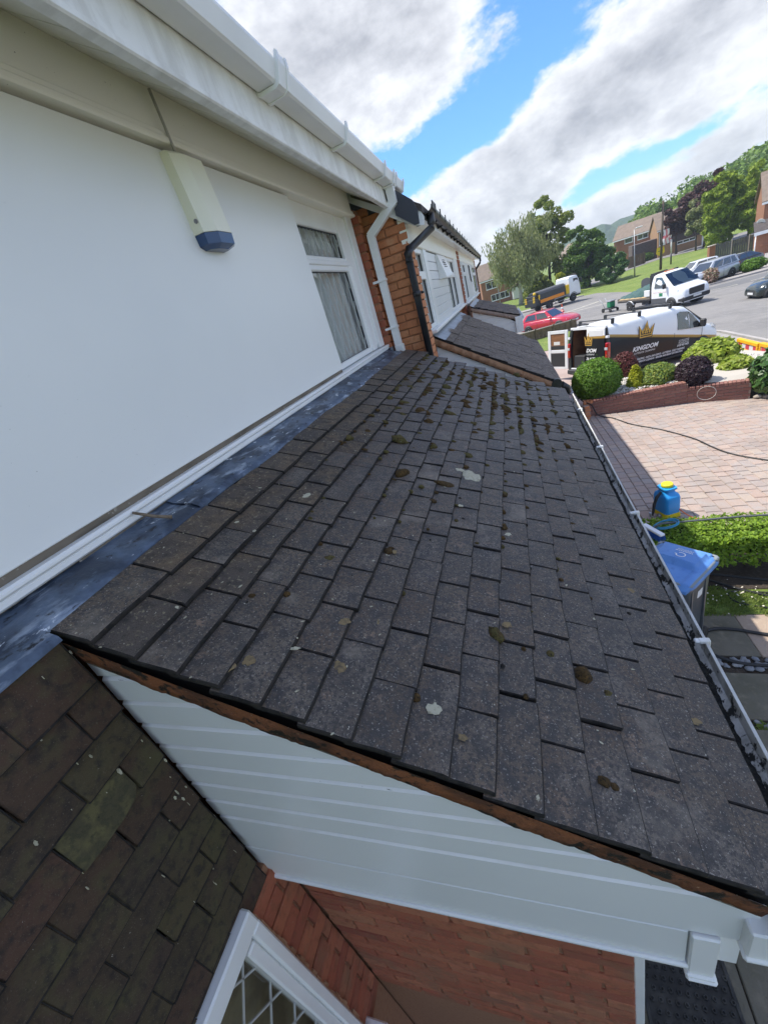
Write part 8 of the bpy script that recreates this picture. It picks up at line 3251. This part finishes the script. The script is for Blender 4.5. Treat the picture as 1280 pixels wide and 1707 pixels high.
# ------------------------------------------------------------------ trees
def stems_mesh(h, r, seed, lean, forks=7, spread=2.0, start=0.3):
    rr = random.Random(seed)
    b = MB()
    n = 7
    P = [Vector((lean[0] * (i / n) + 0.08 * h * 0.05 * math.sin(i * 1.7 + seed), lean[1] * (i / n), h * i / n)) for i in range(n + 1)]
    b.tube(P, r, n=8, radii=[r * (1.25 if i == 0 else 1 - 0.82 * i / n) for i in range(n + 1)])
    for k in range(forks):
        t = start + (0.92 - start) * k / forks
        i = int(t * n)
        p = P[i].lerp(P[min(i + 1, n)], t * n - i)
        a = rr.uniform(0, 6.28)
        ln = spread * (1 - 0.55 * t) * rr.uniform(0.7, 1.2)
        q1 = p + Vector((math.cos(a) * ln * 0.45, math.sin(a) * ln * 0.45, ln * 0.35))
        q2 = p + Vector((math.cos(a) * ln, math.sin(a) * ln, ln * 0.62))
        rb_ = r * (1 - 0.8 * t) * 0.5
        b.tube([p, q1, q2], rb_, n=5, radii=[rb_, rb_ * 0.65, rb_ * 0.2])
    return b


def tree(name, label, x, y, h, crown, n, size, m, seed, clumps=40, clump_r=0.7, tr=0.2, bark='bark', lean=(0, 0), group=None, base=None, forks=8, aspect=1.5, hollow=0.45, droop=None, cat="tree"):
    """crown: (centre height, radius x, radius y, radius z)"""
    z0 = T(x, y) if base is None else base
    e = empty(name, label, cat, (x, y, z0), 0, group)
    stems_mesh(h * 0.86, tr, seed, lean, forks, crown[1] * 0.8, max(0.15, (crown[0] - crown[3]) / h)).build("trunk", M[bark], e)
    rg = np.random.default_rng(seed)
    d = rg.normal(size=(clumps, 3))
    d /= np.linalg.norm(d, axis=1)[:, None]
    rr = (hollow + (1 - hollow) * rg.random(clumps) ** 0.6)[:, None]
    c = d * rr * np.array(crown[1:4]) * (1 + 0.22 * rg.normal(size=(clumps, 1))) + np.array([lean[0] * crown[0] / h, lean[1] * crown[0] / h, crown[0]])
    k = n // clumps
    cs = clump_r * rg.uniform(0.55, 1.3, clumps)
    if droop:
        L = rg.random((clumps, k, 1)) ** 0.8
        sp = rg.normal(size=(clumps, k, 3)) * np.array([0.6, 0.6, 0.35]) * cs[:, None, None]
        sp[:, :, 2:3] -= L * droop * rg.uniform(0.6, 1.2, (clumps, 1, 1))
        p = (c[:, None, :] + sp).reshape(-1, 3)
        nr = None
        v, f = leaves(p, size, None, 0.0, 0.8, aspect, rg, droop=(0, 0, -1))
    else:
        q = rg.normal(size=(clumps, k, 3))
        q /= np.linalg.norm(q, axis=2)[:, :, None]
        rad_ = (0.55 + 0.45 * rg.random((clumps, k, 1)) ** 0.5)
        p = (c[:, None, :] + q * rad_ * cs[:, None, None] * np.array([1, 1, 0.75])).reshape(-1, 3)
        v, f = leaves(p, size, q.reshape(-1, 3), 0.25, 0.7, aspect, rg)
    keep = p[:, 2] > 0.1
    f = f[keep]
    foliage("crown", v, f, m, e)
    return e


TG = "trees beyond the road"
tree("birch_tree", "pale green weeping birch with white trunk on the grass behind the terrace end", 2.75, 76.3, 12.6, (8.2, 4.2, 3.8, 3.6), 15000, 0.22, M['lf_birch'], 1, 110, 0.75, 0.30, 'birch_bark', (0.9, 0), TG, droop=2.6, aspect=2.2)
tree("sycamore_tree", "tall open crowned tree behind the lorry with sky showing through its branches", 8.3, 86, 13.8, (8.6, 3.5, 3.2, 5.2), 12000, 0.34, M['lf_maple'], 2, 60, 0.95, 0.30, 'bark', (0.2, 0), TG, hollow=0.5)
tree("hawthorn_tree", "dark green spreading tree behind the lorry cab", 13.6, 81, 7.6, (4.3, 3.2, 2.6, 3.3), 15000, 0.32, M['lf_dark'], 3, 60, 0.95, 0.22, 'bark', (0, 0), TG)
tree("hawthorn_tree", "round grey green bush right of the dark tree on the verge", 16.1, 77.5, 3.9, (2.0, 1.9, 1.7, 1.8), 9000, 0.26, M['lf_laurel'], 4, 36, 0.62, 0.12, 'bark', (0, 0), TG)
tree("hawthorn_tree", "low green bush below the tall tree behind the lorry body", 6.3, 84, 4.6, (2.3, 2.9, 2.0, 2.1), 10000, 0.30, M['lf_maple'], 5, 40, 0.8, 0.15, 'bark', (0, 0), TG)
tree("rowan_tree", "small yellow leaved bush seen over the lorry's cab", 9.4, 80, 3.6, (2.7, 0.7, 0.6, 0.6), 1500, 0.22, M['lf_yellow'], 7, 12, 0.35, 0.08, 'bark', (0, 0), TG)
for k, (x, y, h, r) in enumerate(((30.6, 82, 8.6, 2.2), (32.6, 83.5, 9.6, 2.4), (34.9, 82, 8.8, 2.2), (36.8, 84, 8.0, 2.1), (38.8, 80, 7.4, 2.0))):
    tree("conifer_tree", ("tall yellow green conifer, leftmost of the row behind the grey fence", "tallest yellow green conifer of the row, second from the left", "yellow green conifer in the middle of the row behind the grey fence", "yellow green conifer half hidden by the garage house roof", "yellow green conifer rising right behind the garage house")[k], x, y, h, (h * 0.56, r * 0.62, r * 0.6, h * 0.43), 12000, 0.26, M['lf_conifer'], 20 + k, 90, 0.55, 0.20, 'bark', (0.25, 0), "conifers behind the grey fence", aspect=2.6, hollow=0.35)
tree("copper_beech", "dark copper leaved tree above the conifer row", 34.2, 95, 9.8, (6.6, 2.9, 2.5, 3.2), 11000, 0.34, M['lf_copper'], 31, 46, 0.9, 0.25, 'bark', (0, 0), TG)
tree("copper_beech", "smaller dark copper tree to the left of the other copper tree", 31.2, 99, 7.6, (5.2, 1.8, 1.6, 2.0), 5000, 0.34, M['lf_copper'], 32, 26, 0.8, 0.2, 'bark', (0, 0), TG)
tree("garden_tree", "light green loose tree in front of the grey tiled far house", 32.2, 93, 6.6, (4.6, 1.6, 1.5, 2.3), 6000, 0.30, M['lf_birch'], 33, 34, 0.75, 0.14, 'bark', (0, 0), TG)
for k, (x, y, h, rx, rz, mm) in enumerate(((41, 148, 8.5, 4.2, 3.4, 'lf_wood'), (46, 150, 10, 4.8, 4.0, 'lf_dark'), (51, 149, 9.6, 4.4, 3.8, 'lf_wood'), (36.5, 140, 5.8, 2.6, 2.4, 'lf_green'), (56, 146, 11, 5, 4.4, 'lf_wood'))):
    tree("oak_tree", ("dark round tree behind the roof of the brick house", "broad dark tree behind the telegraph pole", "green tree behind the grey tiled house roof", "small green tree beside the far brick house", "tall green tree above the copper beeches")[k], x, y, h, (h * 0.58, rx, rx, rz), 9000, 0.55, M[mm], 41 + k, 44, 1.5, 0.3, 'bark', (0, 0), "trees behind the far houses")
bush = empty("flowering_bush", "rose bush with pale pink flowers beside the silver estate car", "bush", (16.5, 44.6, T(16.5, 44.6)))
p, nrm, rg = ell_points(1600, (0.65, 0.6, 0.62), 61, 0.2, 3, 0.5)
p[:, 2] += 0.62
v, f = leaves(p, 0.13, nrm, 0.1, 0.8, 1.4, rg)
foliage("foliage", v, f, M['flower'], bush)
bush = empty("garden_bush", "bright green rounded bush on the verge in front of the black saloon", "bush", (20.1, 46.0, T(20.1, 46)))
p, nrm, rg = ell_points(2200, (0.85, 0.7, 0.5), 62, 0.2, 3, 0.5)
p[:, 2] += 0.48
v, f = leaves(p, 0.13, nrm, 0.2, 0.7, 1.4, rg)
foliage("foliage", v, f, M['lf_green'], bush)
bush = empty("garden_bush", "green clipped bush on the drive of the far brick house", "bush", (27.5, 104, T(27.5, 104)))
p, nrm, rg = ell_points(2200, (1.5, 0.9, 0.8), 63, 0.2, 3, 0.5)
p[:, 2] += 0.7
v, f = leaves(p, 0.22, nrm, 0.2, 0.7, 1.4, rg)
foliage("foliage", v, f, M['lf_dark'], bush)

# wooded hillside to the right and the far ridge
n = 60000
cl = 240
rg = np.random.default_rng(71)
cx_ = rg.uniform(44, 175, cl)
cy_ = 128 + rg.uniform(0, 70, cl) + (cx_ - 50) * 0.15
hill_z = np.clip((cx_ - 44) * 0.16, 0, 14) + np.clip((cy_ - 128) * 0.02, 0, 3)
ccz = hill_z + rg.uniform(1.5, 6.0, cl)
c = np.stack([cx_, cy_, ccz], 1)
q = rg.normal(size=(cl, n // cl, 3))
q /= np.linalg.norm(q, axis=2)[:, :, None]
cs = rg.uniform(2.2, 4.6, cl)
p = (c[:, None, :] + q * (0.6 + 0.4 * rg.random((cl, n // cl, 1))) * cs[:, None, None]).reshape(-1, 3)
v, f = leaves(p, 0.8, q.reshape(-1, 3), 0.25, 0.6, 1.4, rg)
o = link("woodland", np_mesh("woodland", v, f, M['lf_wood']))
tag(o, kind='stuff')


def hill(name, pts, depth, m, seed, bump):
    bm = bmesh.new()
    r_ = random.Random(seed)
    prev = None
    for (x, y, z) in pts:
        col = []
        for t, zz in ((0.0, -12), (0.35, z * 0.65 - 2), (0.6, z * 0.92), (0.75, z), (1.3, z * 0.9), (2.2, -12)):
            col.append(bm.verts.new((x + r_.uniform(-3, 3), y + depth * t, zz + (r_.uniform(-bump, bump) if zz > 0 else 0))))
        if prev:
            for i in range(len(col) - 1):
                bm.faces.new((prev[i], col[i], col[i + 1], prev[i + 1]))
        prev = col
    me = bpy.data.meshes.new(name)
    bm.to_mesh(me)
    bm.free()
    me.materials.append(m)
    o = link(name, me)
    o['kind'] = 'structure'
    return o


hill("hill", [(40 + 3.5 * i, 128 + 0.5 * i, max(0.5, min(14, 0.16 * 3.5 * i))) for i in range(60)], 60, M['hill'], 3, 0.6)
hill("hill", [(-500 + 12 * i, 640, 8 + 10 * math.exp(-((i * 12 - 640) / 140) ** 2) + 7 * math.exp(-((i * 12 - 900) / 300) ** 2) + 2.0 * math.sin(i * 0.9) + 1.3 * math.sin(i * 2.3)) for i in range(160)], 90, M['hill'], 4, 1.6)

# air: distant things go slightly pale
hz = MB().box((-600, -60, -16), (1500, 900, 40)).build("haze", M['joint'])
hm_ = bpy.data.materials.new("haze")
hm_.use_nodes = True
nt = hm_.node_tree
nt.nodes.clear()
ou = nt.nodes.new('ShaderNodeOutputMaterial')
pvn = nt.nodes.new('ShaderNodeVolumePrincipled')
pvn.inputs['Color'].default_value = (0.75, 0.85, 1.0, 1)
pvn.inputs['Density'].default_value = 0.00045
nt.links.new(pvn.outputs[0], ou.inputs['Volume'])
hz.data.materials.clear()
hz.data.materials.append(hm_)
hz['kind'] = 'stuff'
